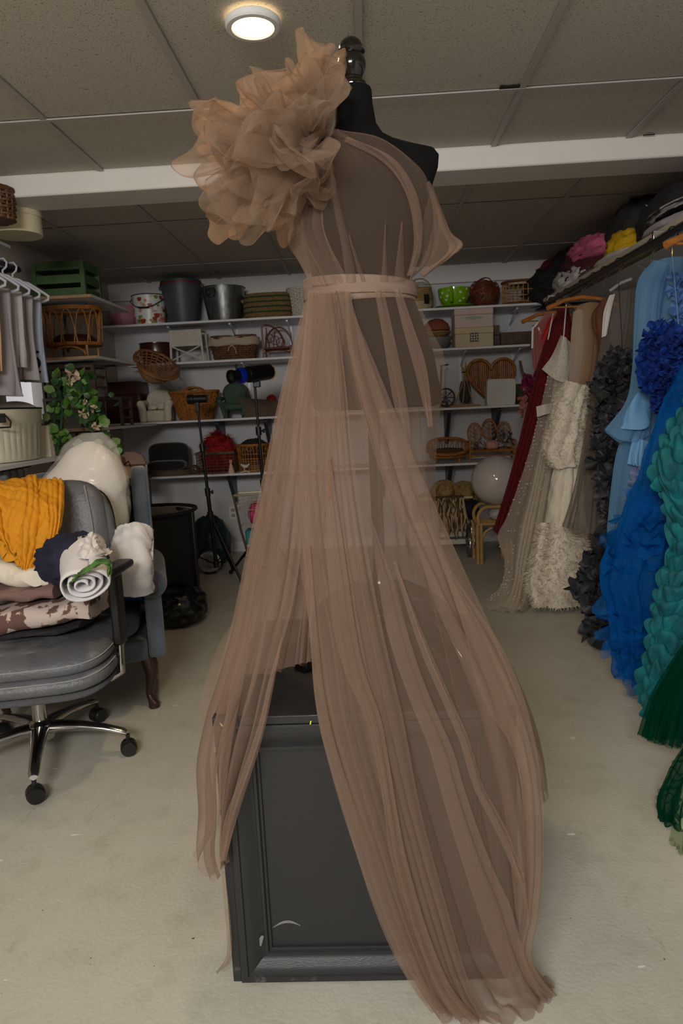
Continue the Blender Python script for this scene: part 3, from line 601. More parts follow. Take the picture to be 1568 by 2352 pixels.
# --- the shoulder ruffle: loops of gathered tulle around one knot
knot = P(742, 318, 1.76)
def loop(mb, tip, width, thick, seed, root=knot, nu=48, nv=40):
    rs = np.random.RandomState(seed); tip = np.array(tip); d = tip-root; R = np.linalg.norm(d); d = d/R
    vw = np.array([0, -1, .1]); n = vw-d*(vw@d)+rs.normal(0, .55, 3); n -= d*(n@d); n /= np.linalg.norm(n); b = np.cross(d, n)
    u = np.linspace(-1, 1, nu)[:, None]; v = np.linspace(0, 1, nv)[None, :]
    p = rs.uniform(0, 6.28, 8); f1, f2 = rs.uniform(1.0, 1.9), rs.uniform(2.2, 3.4)
    rad = np.sin(PI*v)**.55*np.ones_like(u); g = rad
    rr = R*rad*(1-.03*u*u+.10*np.sin(2.3*u+p[0])+.10*np.sin(4.6*u+p[1]+3*v))
    wv = width*(.10+.9*np.sin(PI*np.minimum(v, 1-v))**.8)
    fold = np.sin(f1*u*PI+p[2]+2.2*v)*.040+np.sin(f2*u*PI+p[3]-3*v)*.022+np.sin(5.3*u*PI+p[4]+4*v)*.006
    side = .022*np.sin(7*v+p[5]+2*u)+.3*width*np.sin(f2*u*PI+p[6])*.5
    op = np.sin(2*PI*v)*thick+(v-.5)*.02
    lon = .022*np.sin(3.1*PI*u+p[7])*np.sin(PI*v)+.005*np.sin(6.7*u*PI+p[1])*g
    cru = .009*n1(u*4+v*5, seed)+.003*n1(u*11-v*12, seed+1); fold = fold+cru; side = side+.010*n1(v*6+u*3, seed+2)
    G = root+d*(rr+lon*g)[..., None]+b*(u*wv+side*g)[..., None]+n*(op*(1-.35*u*u)+fold*(.2+.8*g))[..., None]
    return mb.grid(G)
rmb = MB()
tips = [((716, 112), -.02, .055, .02), ((752, 150), .02, .05, .018), ((668, 150), -.06, .07, .025), ((622, 200), .03, .075, .028), ((575, 232), -.10, .08, .03), ((520, 250), .0, .085, .028), ((472, 300), -.08, .085, .03), ((446, 345), -.02, .085, .028), ((500, 330), -.18, .08, .035), ((475, 410), -.04, .085, .03), ((466, 470), -.01, .085, .028), ((520, 500), -.10, .085, .03), ((560, 530), .0, .085, .03), ((620, 558), -.03, .07, .025), ((585, 440), -.20, .09, .035), ((640, 475), -.16, .075, .03), ((590, 345), -.24, .10, .04), ((655, 260), -.19, .085, .035), ((735, 205), -.10, .07, .025), ((700, 450), -.11, .06, .022), ((530, 385), -.20, .09, .04), ((735, 465), -.06, .04, .018), ((690, 340), -.20, .07, .03), ((620, 390), -.26, .08, .035)]
for k, ((px, py), dy, wd, th) in enumerate(tips): loop(rmb, knot+(P(px-8, py, 1.80+dy)-knot)*.89, wd*.95, th, 100+k)
rmb.build('shoulder_ruffle', M_ruf, gw, auto=180)
# ================================================================== OFFICE CHAIR AND WHAT LIES ON IT
M_leather = mat('grey_leather', (98, 99, 103), .42, var=.25, vscale=7, bump=.25, bscale=90)
M_worn = mat('worn_leather', (74, 75, 78), .6, col2=(104, 105, 108), vscale=14, bump=.3, bscale=60)
M_mesh = mat('grey_mesh', (88, 89, 92), .8, bump=.6, bscale=300)
M_chrome = mat('polished_alloy', (196, 194, 192), .16, metal=1, var=.35, vscale=6)
M_plas = mat('black_plastic', (22, 22, 23), .4, bump=.05, bscale=100)
M_stitch = mat('seam_stitch', (150, 150, 152), .8)
cx, cy = -1.28, 2.48
oc = thing('office_chair', 'grey leather office chair with polished star base, piled with cloths', 'office chair', (cx, cy, 0))
for k in range(5):
    a = math.radians(k*72+2-0); ca, sa = math.cos(a), math.sin(a); G = []
    for r, z, wd, hh in ((.03, .125, .034, .05), (.08, .128, .030, .045), (.16, .124, .025, .036), (.24, .112, .021, .030), (.305, .096, .019, .024), (.325, .088, .014, .016)):
        ring = []
        for q in range(10):
            t = 2*PI*q/10; ring.append([cx+ca*r-sa*wd*math.cos(t), cy+sa*r+ca*wd*math.cos(t), z+hh*.5*math.sin(t)])
        G.append(ring)
    mb = MB().grid(np.array(G), cv=True); mb.f.append(tuple(len(mb.v)-10+q for q in range(10)))
    lg = mb.build('base_arm', M_chrome, oc, auto=60)
    c = (cx+ca*.325, cy+sa*.325, 0); r2 = math.radians([20, 62, -30, 80, 35][k]); cm = MB()
    for s in (-1, 1):
        w_ = MB().lathe([(.012, -.011), (.026, -.011), (.029, -.007), (.029, .007), (.026, .011), (.012, .011)], (0, 0, 0), 24, axis='Y')
        w_.v = [(v[0], v[1]+s*.0155, v[2]+.0292) for v in w_.v]; cm.add(w_.v, w_.f)
    hood = MB().lathe([(.022, -.012), (.031, -.012), (.031, .012), (.022, .012)], (0, 0, .03), 20, axis='Y'); cm.add(hood.v, hood.f)
    cm.tube([(0, 0, .03), (0, 0, .082)], .008)
    cm.rot(r2, 'Z', (0, 0, 0)); cm.v = [(v[0]+c[0], v[1]+c[1], v[2]) for v in cm.v]; cm.build('caster', M_plas, oc)
MB().lathe([(.045, .085), (.05, .10), (.048, .145), (.034, .155), (.03, .16)], (cx, cy, 0), 24).build('base_hub', M_chrome, oc)
MB().lathe([(.027, .15), (.027, .30)], (cx, cy, 0), 20).build('gas_column', M_chrome, oc)
MB().lathe([(.048, .252), (.05, .258), (.05, .264), (.045, .268)], (cx-.02, cy-.02, 0), 20).build('tension_knob', M_plas, oc)
MB().box((cx, cy, .32), (.2, .28, .06)).box((cx, cy-.03, .355), (.3, .34, .02)).tube([(cx+.08, cy, .335), (cx+.3, cy-.06, .31)], .008).build('tilt_mechanism', M_plas, oc, bevel=.008)
def pillow_pad(c, d, e=.32, n=40, m=14, crown=.25, rz=0, rx=0, droop=0):
    """rounded upholstered pad: superellipse plan with soft edge"""
    G = np.zeros((n, m, 3))
    for i in range(n):
        a = 2*PI*i/n; ca, sa = math.cos(a), math.sin(a); px_, py_ = math.copysign(abs(ca)**e, ca), math.copysign(abs(sa)**e, sa)
        for j in range(m):
            b = PI*(j/(m-1)-.5); k = abs(math.cos(b))**.35; z = math.copysign(abs(math.sin(b))**.8, b)
            G[i, j] = (px_*k*d[0]/2, py_*k*d[1]/2-0*z, z*d[2]/2-droop*max(0, -py_*k-.55)**2)
    mb = MB().grid(G, cu=True)
    R = Matrix.Rotation(rz, 3, 'Z') @ Matrix.Rotation(rx, 3, 'X')
    mb.v = [tuple(Vector(c)+R @ Vector(v)) for v in mb.v]; return mb
rz = math.radians(12)
pillow_pad((cx+.035, cy-.035, .405), (.60, .56, .085), rz=rz, droop=.12, e=.45).build('seat_cushion', M_leather, oc, auto=60)
pillow_pad((cx+.035, cy-.03, .462), (.585, .545, .085), rz=rz, droop=.12, e=.45).build('seat_cushion', M_leather, oc, auto=60)
pillow_pad((cx+.04, cy-.03, .362), (.57, .53, .045), rz=rz, droop=.12, e=.45).build('seat_shell', M_mesh, oc, auto=60)
pillow_pad((cx+.0, cy-.10, .497), (.40, .30, .02), rz=rz, droop=.03, e=.6).build('worn_patch', M_worn, oc, auto=60)
def seam(pts, parent): MB().tube(pts, .0022, 5).build('seam', M_stitch, parent)
R_ = Matrix.Rotation(rz, 3, 'Z')
for zz_, sc in ((.478, 1.0), (.43, 1.012)):
    pts = []
    for i in range(25):
        a = math.radians(-170+i*160/24); e = .45; ca, sa = math.cos(a), math.sin(a); x, y = math.copysign(abs(ca)**e, ca)*.292*sc, math.copysign(abs(sa)**e, sa)*.272*sc
        z = zz_-.12*max(0, -y/.2725-.55)**2; q = R_ @ Vector((x, y, 0)); pts.append((cx+.035+q.x, cy-.03+q.y, z))
    seam(pts, oc)
# backrest with shoulder bolsters
bk = Matrix.Rotation(math.radians(-10), 3, 'X')
G = []
for i in range(41):
    a = 2*PI*i/40
for (nm, d, off, m_) in (('backrest', (.50, .13, .56), (0, 0, .30), M_leather), ('backrest_bolster', (.54, .10, .5), (0, .02, .29), M_leather), ('backrest_shell', (.52, .05, .52), (0, .065, .30), M_plas)):
    mb = pillow_pad((0, 0, 0), (d[0], d[2], d[1]), e=.42)
    mb.rot(PI/2, 'X', (0, 0, 0)); mb.v = [(v[0]*(1-.10*max(0, v[2]/.3)), v[1], v[2]) for v in mb.v]
    mb.v = [tuple(bk @ Vector((v[0]+off[0], v[1]+off[1], v[2]+off[2]))+Vector((cx-.01, cy+.25, .46))) for v in mb.v]; mb.rot(math.radians(4), 'Z', (cx, cy, 0))
    mb.build(nm, m_, oc, auto=60)
for s in (1, -1):
    seam([tuple(bk @ Vector((s*(.15+.035*math.sin(i/10*PI)), -.066+.012*(i/10), .05+i*.05))+Vector((cx-.01, cy+.25, .46))) for i in range(11)], oc)
for s in (1, -1):
    ax = cx+.04+s*.315
    MB().tube([(ax-s*.20, cy-.06, .335), (ax-s*.04, cy-.06, .335), (ax, cy-.06, .36), (ax, cy-.06, .40), (ax, cy-.05, .50)], .013, 10).build('arm_bracket', M_chrome, oc)
    MB().box((ax, cy-.045, .59), (.036, .07, .26)).build('arm_post', M_plas, oc, bevel=.01)
    MB().box((ax, cy-.03, .735), (.07, .22, .03)).build('arm_pad', M_plas, oc, bevel=.013, seg=3)
# mustard cloth over the backrest
M_must = mat('mustard_jersey', (222, 150, 18), .8, trans=.1, bump=.12, bscale=25, var=.12, vscale=3)
def PC(*pts): return [P(*q) for q in pts]
must = [
 PC((-60, 1130, 2.80), (-50, 1112, 2.70), (-40, 1150, 2.58), (-30, 1200, 2.52), (-10, 1240, 2.48), (15, 1265, 2.47)),
 PC((0, 1128, 2.84), (0, 1106, 2.72), (8, 1150, 2.58), (16, 1215, 2.52), (30, 1270, 2.48), (48, 1302, 2.46)),
 PC((60, 1115, 2.86), (62, 1098, 2.74), (66, 1140, 2.60), (64, 1210, 2.53), (62, 1280, 2.48), (58, 1315, 2.45)),
 PC((95, 1118, 2.86), (97, 1102, 2.74), (104, 1150, 2.60), (112, 1210, 2.53), (98, 1280, 2.49), (72, 1314, 2.46)),
 PC((140, 1120, 2.84), (147, 1107, 2.74), (147, 1150, 2.62), (140, 1210, 2.55), (120, 1260, 2.52), (88, 1308, 2.48)),
]
o = cloth('mustard_cloth', M_must, None, must, loc=P(60, 1315, 2.5), nu=120, nv=70, folds=9, amp=(.008, .016), lap=1.5, seed=5, crumple=.016, waver=1.0)
tag(o, 'mustard yellow cloth draped over the backrest of the office chair', 'cloth')
# pile on the seat
M_cream = mat('cream_cloth', (226, 217, 200), .85, trans=.05); M_navy = mat('navy_cloth', (24, 26, 52), .85, var=.2, vscale=6)
M_mauve = mat('mauve_print_cloth', (196, 178, 168), .85, col2=(104, 74, 68), vscale=16, thr=(.49, .515)); M_plum = mat('plain_mauve_cloth', (124, 96, 90), .85)
M_dkcl = mat('dark_print_cloth', (40, 36, 40), .85, col2=(22, 20, 24), vscale=20)
def slab(name, pts_front, depth, thick, m, label, cat='cloth', seed=0, sag=.012, nx=40):
    """folded cloth: a soft slab whose front edge follows the given points"""
    top = cr(np.array(pts_front), nx); rs = np.random.RandomState(seed); ny = 16; G = []
    for i in range(nx):
        ring = []
        for j in range(ny):
            a = 2*PI*j/ny; yy = -math.cos(a); zz2 = math.sin(a)
            yk = math.copysign(abs(yy)**.35, yy); zk = math.copysign(abs(zz2)**.6, zz2)
            ring.append([top[i, 0], top[i, 1]+depth*(.5+.5*yk), top[i, 2]+thick*.5*zk+sag*noise.noise(Vector((i*.11+seed, yk*1.5, zk*1.6+seed)))])
        G.append(ring)
    mb = MB().grid(np.array(G), cv=True); n_ = len(G)
    mb.f.append(tuple(range(ny))[::-1]); mb.f.append(tuple((n_-1)*ny+k for k in range(ny)))
    o = mb.build(name, m, None, loc=tuple(top[nx//2]+[0, depth/2, -thick/2]), auto=60); return tag(o, label, cat)
slab('folded_cloth', [P(-70, 1470, 2.36), P(20, 1466, 2.36), P(100, 1455, 2.36), P(180, 1440, 2.38)], .28, .03, M_dkcl, 'dark folded cloth lying flat on the chair seat under the printed blanket', seed=2)
slab('printed_blanket', [P(-70, 1445, 2.33), P(0, 1437, 2.33), P(60, 1425, 2.33), P(110, 1420, 2.34), P(160, 1410, 2.35), P(203, 1405, 2.37)], .30, .075, M_mauve, 'mauve blanket with a flaked brown and pale print, folded on the chair seat', 'blanket', seed=5, sag=.02)
slab('folded_blanket', [P(-70, 1372, 2.40), P(0, 1370, 2.40), P(60, 1368, 2.40), P(120, 1364, 2.40)], .28, .05, M_plum, 'plain mauve brown folded cloth on top of the printed blanket', 'cloth', seed=9, sag=.015)
slab('cream_cloth', [P(-70, 1330, 2.43), P(0, 1325, 2.43), P(50, 1328, 2.43), P(110, 1338, 2.43)], .24, .07, M_cream, 'cream white folded cloth under the mustard cloth on the office chair', 'cloth', seed=12, sag=.03)
q = P(150, 1305, 2.36)
tag(lump((q[0]-.0, q[1]+.05, q[2]-.06), (.105, .1, .085), 3, .22).build('navy_cloth', M_navy, None, loc=q-[0, -.05, .06], auto=180), 'dark navy bundled cloth between the mustard cloth and the white roll', 'cloth')
# white printed roll with green leaf cloth inside
M_roll = mat('white_printed_cloth', (216, 213, 214), .8, col2=(120, 84, 80), vscale=17, thr=(.30, .33)); M_leafc = mat('leaf_print_cloth', (92, 132, 60), .8, col2=(34, 66, 24), vscale=22)
def spiral_roll(name, c0, c1, r, m, label, turns=3.2, sq=.75, th=.006, seed=0):
    c0, c1 = np.array(c0), np.array(c1); d = c1-c0; L_ = np.linalg.norm(d); d /= L_
    b = np.cross(d, [0, 0, 1]); b /= np.linalg.norm(b); u_ = np.cross(b, d); nu = 90; nv = 12; G = np.zeros((nu, nv, 3)); rs = np.random.RandomState(seed)
    for i in range(nu):
        t = i/(nu-1); a = turns*2*PI*t; rr = r*(.16+.84*t)
        for j in range(nv):
            v = j/(nv-1); w_ = 1+.05*math.sin(3*a+4*v+seed)+.05*noise.noise(Vector((a, v*3, seed)))
            G[i, j] = c0+d*(L_*v+.012*math.sin(2.3*a+seed)*(v-.2))+b*rr*w_*math.cos(a)+u_*rr*sq*w_*math.sin(a)
    o = MB().grid(G).build(name, m, None, loc=(c0+c1)/2-[0, 0, r*sq], solid=th, auto=180); return tag(o, label, 'cloth')
spiral_roll('rolled_cloth', P(190, 1345, 2.16), P(190, 1262, 2.40), .083, M_roll, 'white rolled cloth with small print on top of the chair pile', seed=1)
q = P(205, 1318, 2.18)
o = cloth('leaf_cloth', M_leafc, None, [PC((150, 1348, 2.15), (175, 1330, 2.13), (205, 1312, 2.125), (228, 1298, 2.13), (246, 1300, 2.14), (248, 1325, 2.145)), PC((156, 1340, 2.17), (178, 1318, 2.145), (206, 1298, 2.14), (230, 1286, 2.15), (252, 1290, 2.17), (254, 1318, 2.17))], loc=q, nu=24, nv=40, folds=2, amp=(.004, .006), lap=1, seed=8, crumple=.006)
tag(o, 'green leaf print cloth tucked into the end of the white roll', 'cloth')
tag(cloth('white_cloth', mat('white_cotton', (210, 206, 206), .85), None, [PC((160, 1290, 2.3), (185, 1250, 2.32), (210, 1222, 2.36)), PC((190, 1285, 2.22), (205, 1255, 2.26), (214, 1226, 2.34)), PC((225, 1280, 2.26), (232, 1262, 2.30), (220, 1232, 2.38)), PC((262, 1268, 2.36), (245, 1260, 2.4), (225, 1240, 2.44))], loc=P(200, 1280, 2.3), nu=50, nv=30, folds=3, amp=(.004, .01), lap=1, seed=6, crumple=.008), 'pointed white cloth corner rising above the rolled cloth on the office chair', 'cloth')
# ================================================================== WING ARMCHAIR
M_vel = mat('blue_grey_velvet', (84, 94, 106), .85, var=.35, vscale=9, sheen=.35, bump=.06, bscale=200); M_mahog = mat('mahogany', (62, 38, 30), .35, var=.3, vscale=20)
ac = thing('wing_armchair', 'blue grey velvet wing armchair with dark cabriole legs behind the office chair', 'armchair', (-1.34, 3.2, 0))
ax0, ax1, ay0, ay1 = -1.68, -1.0, 2.92, 3.62
MB().span((ax0+.04, ay0, .225), (ax1-.04, ay1-.08, .32)).build('seat_rail', M_vel, ac, bevel=.015, seg=3)
pillow_pad(((ax0+ax1)/2, ay0+.29, .37), (.55, .60, .12), e=.35).build('seat_cushion', M_vel, ac, auto=60)
mb = pillow_pad((0, 0, 0), (.58, .66, .16), e=.42); mb.rot(PI/2-.12, 'X', (0, 0, 0)); mb.v = [(v[0]+(ax0+ax1)/2, v[1]+ay1-.10, v[2]+.70) for v in mb.v]; mb.build('backrest', M_vel, ac, auto=60)
for s, x in ((-1, ax0), (1, ax1)):
    mb = MB(); pr = [(ay0+.36, .50), (ay0+.40, .70), (ay0+.43, .90), (ay0+.46, .985), (ay0+.52, 1.02), (ay0+.62, 1.03), (ay1, 1.0), (ay1, .5)]
    xo = x-s*.02; v0 = [(xo-.038, y, z) for y, z in pr]; v1 = [(xo+.038, y, z) for y, z in pr]; k = len(pr); mb.add(v0+v1, [tuple(range(k)), tuple(range(2*k-1, k-1, -1))]+[(i, k+i, k+(i+1) % k, (i+1) % k) for i in range(k)])
    w_ = mb.build('wing', M_vel, ac, bevel=.02, seg=3, auto=60)
    MB().tube([(xo+s*.038, y-.003, z) for y, z in pr[:6]], .005, 6).build('piping', M_vel, w_)
    MB().lathe([(.045, ay0-.005), (.062, ay0-.002), (.066, ay0+.02), (.066, ay0+.5)], (x, 0, .56), 24, axis='Y', sx=1, sy=1).build('arm_roll', M_vel, ac)
    MB().lathe([(.001, ay0-.012), (.028, ay0-.014), (.034, ay0-.008), (.036, ay0-.002)], (x, 0, .56), 20, axis='Y', cap=False).build('arm_button', M_vel, ac)
    MB().span((x-.035, ay0, .235), (x+.035, ay0+.5, .54)).build('arm_panel', M_vel, ac, bevel=.012, seg=3)
def cabriole(x, y, sx, sy):
    pts = []; rs_ = []
    for z, o_, r in ((.235, 0, .034), (.20, .012, .034), (.16, .016, .028), (.11, .004, .020), (.06, -.008, .015), (.03, .004, .017), (.014, .014, .026), (.0, .016, .022)): pts.append((x+sx*o_, y+sy*o_, z)); rs_.append(r)
    return MB().tube(pts, rs_, 12)
for x, y, sx, sy in ((ax1-.045, ay0+.04, .8, -.8), (ax0+.045, ay0+.04, -.8, -.8), (ax1-.06, ay1-.1, .5, .8), (ax0+.06, ay1-.1, -.5, .8)): cabriole(x, y, sx, sy).build('leg', M_mahog, ac)
_c0 = Vector((ax1, ay0, 0)); _R = Matrix.Rotation(.30, 3, 'Z'); ac.location = _c0+_R @ (Vector(ac.location)-_c0)+Vector((.055, -.02, 0)); ac.rotation_euler[2] = .30
# poly bag of stuffing, pillow, blue cloth on the armchair
M_fill = mat('white_fibrefill', (240, 234, 226), .95, var=.10, vscale=7, bump=.9, bscale=9, trans=.15)
M_film = mat('clear_plastic_film', (244, 240, 232), .10, alpha=.24, spec=1.0, bump=.9, bscale=22)
pb = thing('bag_of_stuffing', 'large clear plastic bag full of white fibre stuffing leaning on the armchair', 'bag', P(190, 1290, 3.12))
out = [(205, 1014, .02, .03), (202, 1028, .08, .06), (205, 1050, .130, .10), (198, 1085, .176, .13), (190, 1120, .205, .15), (189, 1155, .210, .15), (203, 1190, .182, .14), (222, 1220, .135, .11), (234, 1245, .09, .08), (240, 1265, .04, .04)]
def skin(out, Y, seed, k=1., n=48, jig=.04):
    rowsv = []
    cc = np.array([[*P(px, py, Y), a, b] for px, py, a, b in out]); xs_ = np.linspace(0, len(cc)-1, 30)
    for t in xs_:
        c = [np.interp(t, range(len(cc)), cc[:, q]) for q in range(5)]; ring = []
        for i in range(n):
            a = 2*PI*i/n; w_ = k*(1+jig*noise.noise(Vector((math.cos(a)*2+seed, math.sin(a)*2, t*.7)))+.5*jig*noise.noise(Vector((math.cos(a)*5+seed, math.sin(a)*5, t*1.9))))
            ring.append([c[0]+c[3]*w_*math.cos(a), c[1]+c[4]*w_*math.sin(a), c[2]])
        rowsv.append(ring)
    return MB().grid(np.array(rowsv), cv=True)
skin(out, 3.12, 1, .955, jig=.06).build('stuffing', M_fill, pb, auto=180)
out2 = [(212, 994, .045, .02), (208, 1002, .075, .04), (204, 1018, .105, .07)]+out[2:]
skin(out2, 3.12, 2, 1.03, jig=.10).build('plastic_film', M_film, pb, auto=180)
M_pil = mat('white_pillow_fabric', (214, 213, 214), .85, bump=.15, bscale=30)
pw = [PC((238, 1352, 2.80), (250, 1290, 2.80), (262, 1226, 2.86)), PC((275, 1358, 2.74), (285, 1290, 2.72), (295, 1220, 2.84)), PC((322, 1358, 2.74), (322, 1290, 2.72), (325, 1218, 2.84)), PC((352, 1352, 2.82), (338, 1290, 2.82), (346, 1222, 2.9))]
tag(cloth('pillow', M_pil, None, pw, loc=P(300, 1358, 2.9), nu=50, nv=36, folds=3, amp=(.004, .006), lap=.4, bulge=.05, closed=True, seed=3, crumple=.008), 'white fabric pillow on the arm side of the wing armchair', 'pillow')
slab('blue_cloth', [P(225, 1372, 2.95), P(275, 1372, 2.95), P(325, 1368, 2.97)], .3, .05, mat('royal_blue_cloth', (22, 58, 138), .8), 'royal blue folded cloth under the white pillow on the armchair', seed=3)
# ================================================================== BACK WALL: THINGS ON THE SHELVES
YS = 6.08; K = YS/FPX
def sx(px, py): return P(px, py, YS)[0]
def torus_row(mb, r, z, tr, c, sx_=1, sy_=1, n=40, wob=0, ph=0, k=0, sq=1):
    pts = []
    for i in range(n):
        a = 2*PI*i/n; rr = r+wob*math.cos(k*a+ph); ca, sa = math.cos(a), math.sin(a)
        if sq != 1: ca = math.copysign(abs(ca)**sq, ca); sa = math.copysign(abs(sa)**sq, sa)
        pts.append((c[0]+rr*ca*sx_, c[1]+rr*sa*sy_, c[2]+z))
    return mb.tube(pts, tr, 5, closed=True)
def woven(t, c, prof, m, rows=11, stakes=22, tr=None, sx_=1, sy_=1, sq=1, rim=.010, m2=None, n=None):
    """woven basket wall: rods that pass in and out of upright stakes, and a thick rim"""
    h0, h1 = prof[0][1], prof[-1][1]; rr = lambda z: np.interp(z, [p[1] for p in prof], [p[0] for p in prof])
    tr = tr or (h1-h0)/rows*.52; mb = MB(); st = MB()
    for i in range(rows):
        z = h0+(h1-h0)*(i+.5)/rows
        torus_row(mb, rr(z), z, tr, c, sx_, sy_, n or stakes*3, .006, PI*(i % 2), stakes/2, sq)
    for k in range(stakes):
        a = 2*PI*k/stakes; ca, sa = math.cos(a), math.sin(a)
        if sq != 1: ca = math.copysign(abs(ca)**sq, ca); sa = math.copysign(abs(sa)**sq, sa)
        st.tube([(c[0]+rr(z)*ca*sx_, c[1]+rr(z)*sa*sy_, c[2]+z) for z in np.linspace(h0, h1, 5)], tr*.8, 5)
    mb.build('weave', m, t); st.build('stakes', m2 or m, t)
    b = MB(); torus_row(b, rr(h1)+.002, h1, rim, c, sx_, sy_, 48, .002, 0, stakes, sq); b.build('rim', m2 or m, t)
    MB().lathe([(rr(h0)*.97, h0), (rr(h0)*.97, h0+.008)], c, 32, sx_, sy_, sq=sq).build('bottom', m, t)
    if True: MB().lathe([(rr(z)-.008, z) for z in np.linspace(h0, h1*.97, 6)], c, 32, sx_, sy_, cap=False, sq=sq).build('inner_wall', m, t)
def pail(t, c, r0, r1, h, m, th=.004, bead=.006, body='body', ribs=None):
    pr = [(r0*.96, .002), (r0, .006)]+[(r0+(r1-r0)*k/8, h*k/8) for k in range(1, 9)]
    if ribs: pr = [(r+(ribs*math.sin(z*160) if .02 < z < h*.9 else 0), z) for r, z in pr]
    pr += [(r1+bead, h-.004), (r1+bead, h+.003), (r1-th, h+.004), (r1-th-.003, h-.01), (r0-th, .012), (.002, .010)]
    return MB().lathe(pr, c, 40).build(body, m, t)
M_honey = mat('honey_wicker', (176, 112, 46), .5, var=.5, vscale=30); M_brownw = mat('brown_wicker', (112, 74, 44), .55, var=.5, vscale=30)
M_redw = mat('red_brown_cane', (122, 58, 34), .45, var=.4, vscale=26); M_straw = mat('straw', (168, 136, 86), .7, var=.4, vscale=40); M_whitew = mat('white_wicker', (208, 202, 188), .6, var=.15, vscale=40)
M_dkwood = mat('dark_wood', (64, 46, 34), .5, var=.45, vscale=14, stretch=(1, 1, 6)); M_maroon = mat('oxblood_glaze', (66, 30, 24), .25, var=.35, vscale=8)
M_wire = mat('rust_wire', (92, 62, 40), .5, metal=.3); M_blackc = mat('black_cloth', (16, 16, 18), .9)
M_tan = mat('tan_cane', (190, 142, 80), .5, var=.25, vscale=30)
Z1, Z2, Z3, Z4 = ROW
# ---- top shelf, left
x = sx(283, 745); t = thing('pink_basin', 'dusty pink basin half hidden behind the corner shelf', 'basin', (x, 6.1, Z1)); pail(t, (x, 6.1, Z1), .10, .125, .17, mat('pink_plastic', (186, 120, 132), .5))
x = sx(346, 743); c = (x, YS, Z1); t = thing('floral_bucket', 'white metal bucket with printed flowers and a black wire handle on the top shelf', 'bucket', c)
M_flor = mat('floral_print', (222, 222, 216), .35, col2=(186, 140, 116), vscale=15, thr=(.33, .42))
fb = pail(t, c, .124, .136, .245, M_flor)
rs = np.random.RandomState(4); M_pk = mat('printed_pink', (206, 132, 118), .4); M_gn = mat('printed_green', (132, 138, 60), .4); M_rd = mat('printed_red', (152, 62, 44), .4)
for k in range(26):
    a = rs.uniform(-PI, 0); z = abs(rs.normal(0, .07))+.02 if k < 20 else rs.uniform(.15, .23); mm = [M_pk, M_gn, M_rd][k % 3]
    if z > .235: continue
    rr = .1255+.012*z/.245; G = []
    mb = MB(); n_ = 9; s_ = rs.uniform(.012, .026); ring = []
    for i in range(n_):
        b = 2*PI*i/n_; da = s_*math.cos(b)*(1+.25*math.sin(3*b))/rr; dz = s_*math.sin(b)*(1+.25*math.cos(2*b)); ring.append((c[0]+(rr+.0006)*math.cos(a+da), c[1]+(rr+.0006)*math.sin(a+da), c[2]+max(.006, z+dz)))
    mb.add(ring, [tuple(range(n_))]); mb.build('printed_flower' if mm is not M_gn else 'printed_leaf', mm, fb, smooth=False)
MB().tube([(x-.142, YS, Z1+.235), (x-.13, YS-.09, Z1+.19), (x-.07, YS-.15, Z1+.145), (x, YS-.165, Z1+.132), (x+.07, YS-.15, Z1+.145), (x+.13, YS-.09, Z1+.19), (x+.142, YS, Z1+.235)], .0035, 6).tube([(x-.045, YS-.163, Z1+.133), (x+.045, YS-.163, Z1+.133)], .007, 8).build('wire_handle', M_plas, t)
b = MB(); torus_row(b, .139, .245, .005, c); b.build('black_rim', M_plas, t)
x = sx(422, 738); c = (x, YS, Z1)
for k, (nm, col, dz, dr, lab) in enumerate((('bucket', (74, 78, 84), 0, 0, 'dark grey plastic bucket, the outermost of the nested stack on the top shelf'), ('bucket', (132, 34, 38), .014, .004, 'red plastic bucket nested inside the dark grey bucket, only its rim showing'), ('bucket', (30, 92, 100), .027, .007, 'teal plastic bucket nested innermost in the grey bucket stack'))):
    t = thing(nm, lab, 'bucket', (x, YS, Z1+dz), 'nested plastic buckets'); rr = .118-.012*k+dr*0
    pail(t, (x, YS, Z1+dz+.001), rr, .170-.009*k+.006*k, .315+.002*k, mat('bucket_%s' % ['grey', 'red', 'teal'][k], col, .45))
    if k == 0:
        for s in (-1, 1): MB().box((x+s*.178, YS, Z1+.302), (.022, .03, .03)).build('handle_lug', mat('bucket_grey', col, .45), t, bevel=.005)
x = sx(517, 736); c = (x, YS, Z1); t = thing('galvanised_tub', 'galvanised metal tub with a black ring handle on the top shelf', 'tub', c)
pail(t, c, .135, .182, .275, mat('zinc', (150, 152, 152), .32, metal=.85, var=.45, vscale=16, stretch=(3, 3, 1)))
MB().tube([(x-.07+.037*math.cos(a), YS-.176-.012+.01*math.sin(a), Z1+.225+.037*math.sin(a)) for a in np.linspace(0, 2*PI, 22)[:-1]], .006, 7, closed=True).build('ring_handle', M_plas, t)
MB().span((x-.095, YS-.186, Z1+.252), (x-.045, YS-.166, Z1+.272)).build('handle_clip', M_plas, t, bevel=.004)
x = sx(618, 728); c = (x, YS, Z1); t = thing('striped_basket', 'wide straw basket with dark green bands on the top shelf', 'basket', c); mbs = [MB(), MB()]
for i in range(15): torus_row(mbs[1 if i in (3, 6, 9, 12) else 0], .195+.006*math.sin(PI*i/14)-(.02 if i in (0, 14) else 0), .009+.0135*i, .0085, c, 1, .72, 48, .002, i, 24, .6)
mbs[0].build('straw_coils', mat('coiled_straw', (142, 112, 66), .8, var=.45, vscale=60), t); mbs[1].build('green_coils', mat('green_raffia', (40, 66, 44), .8), t)
MB().lathe([(.19, .002), (.19, .012)], c, 40, 1, .72, sq=.6).build('bottom', M_straw, t)
MB().tube([(x-.198, YS-.05, Z1+.13), (x-.215, YS-.04, Z1+.16), (x-.21, YS+.02, Z1+.19), (x-.198, YS+.05, Z1+.15)], .008).build('loop_handle', M_straw, t)
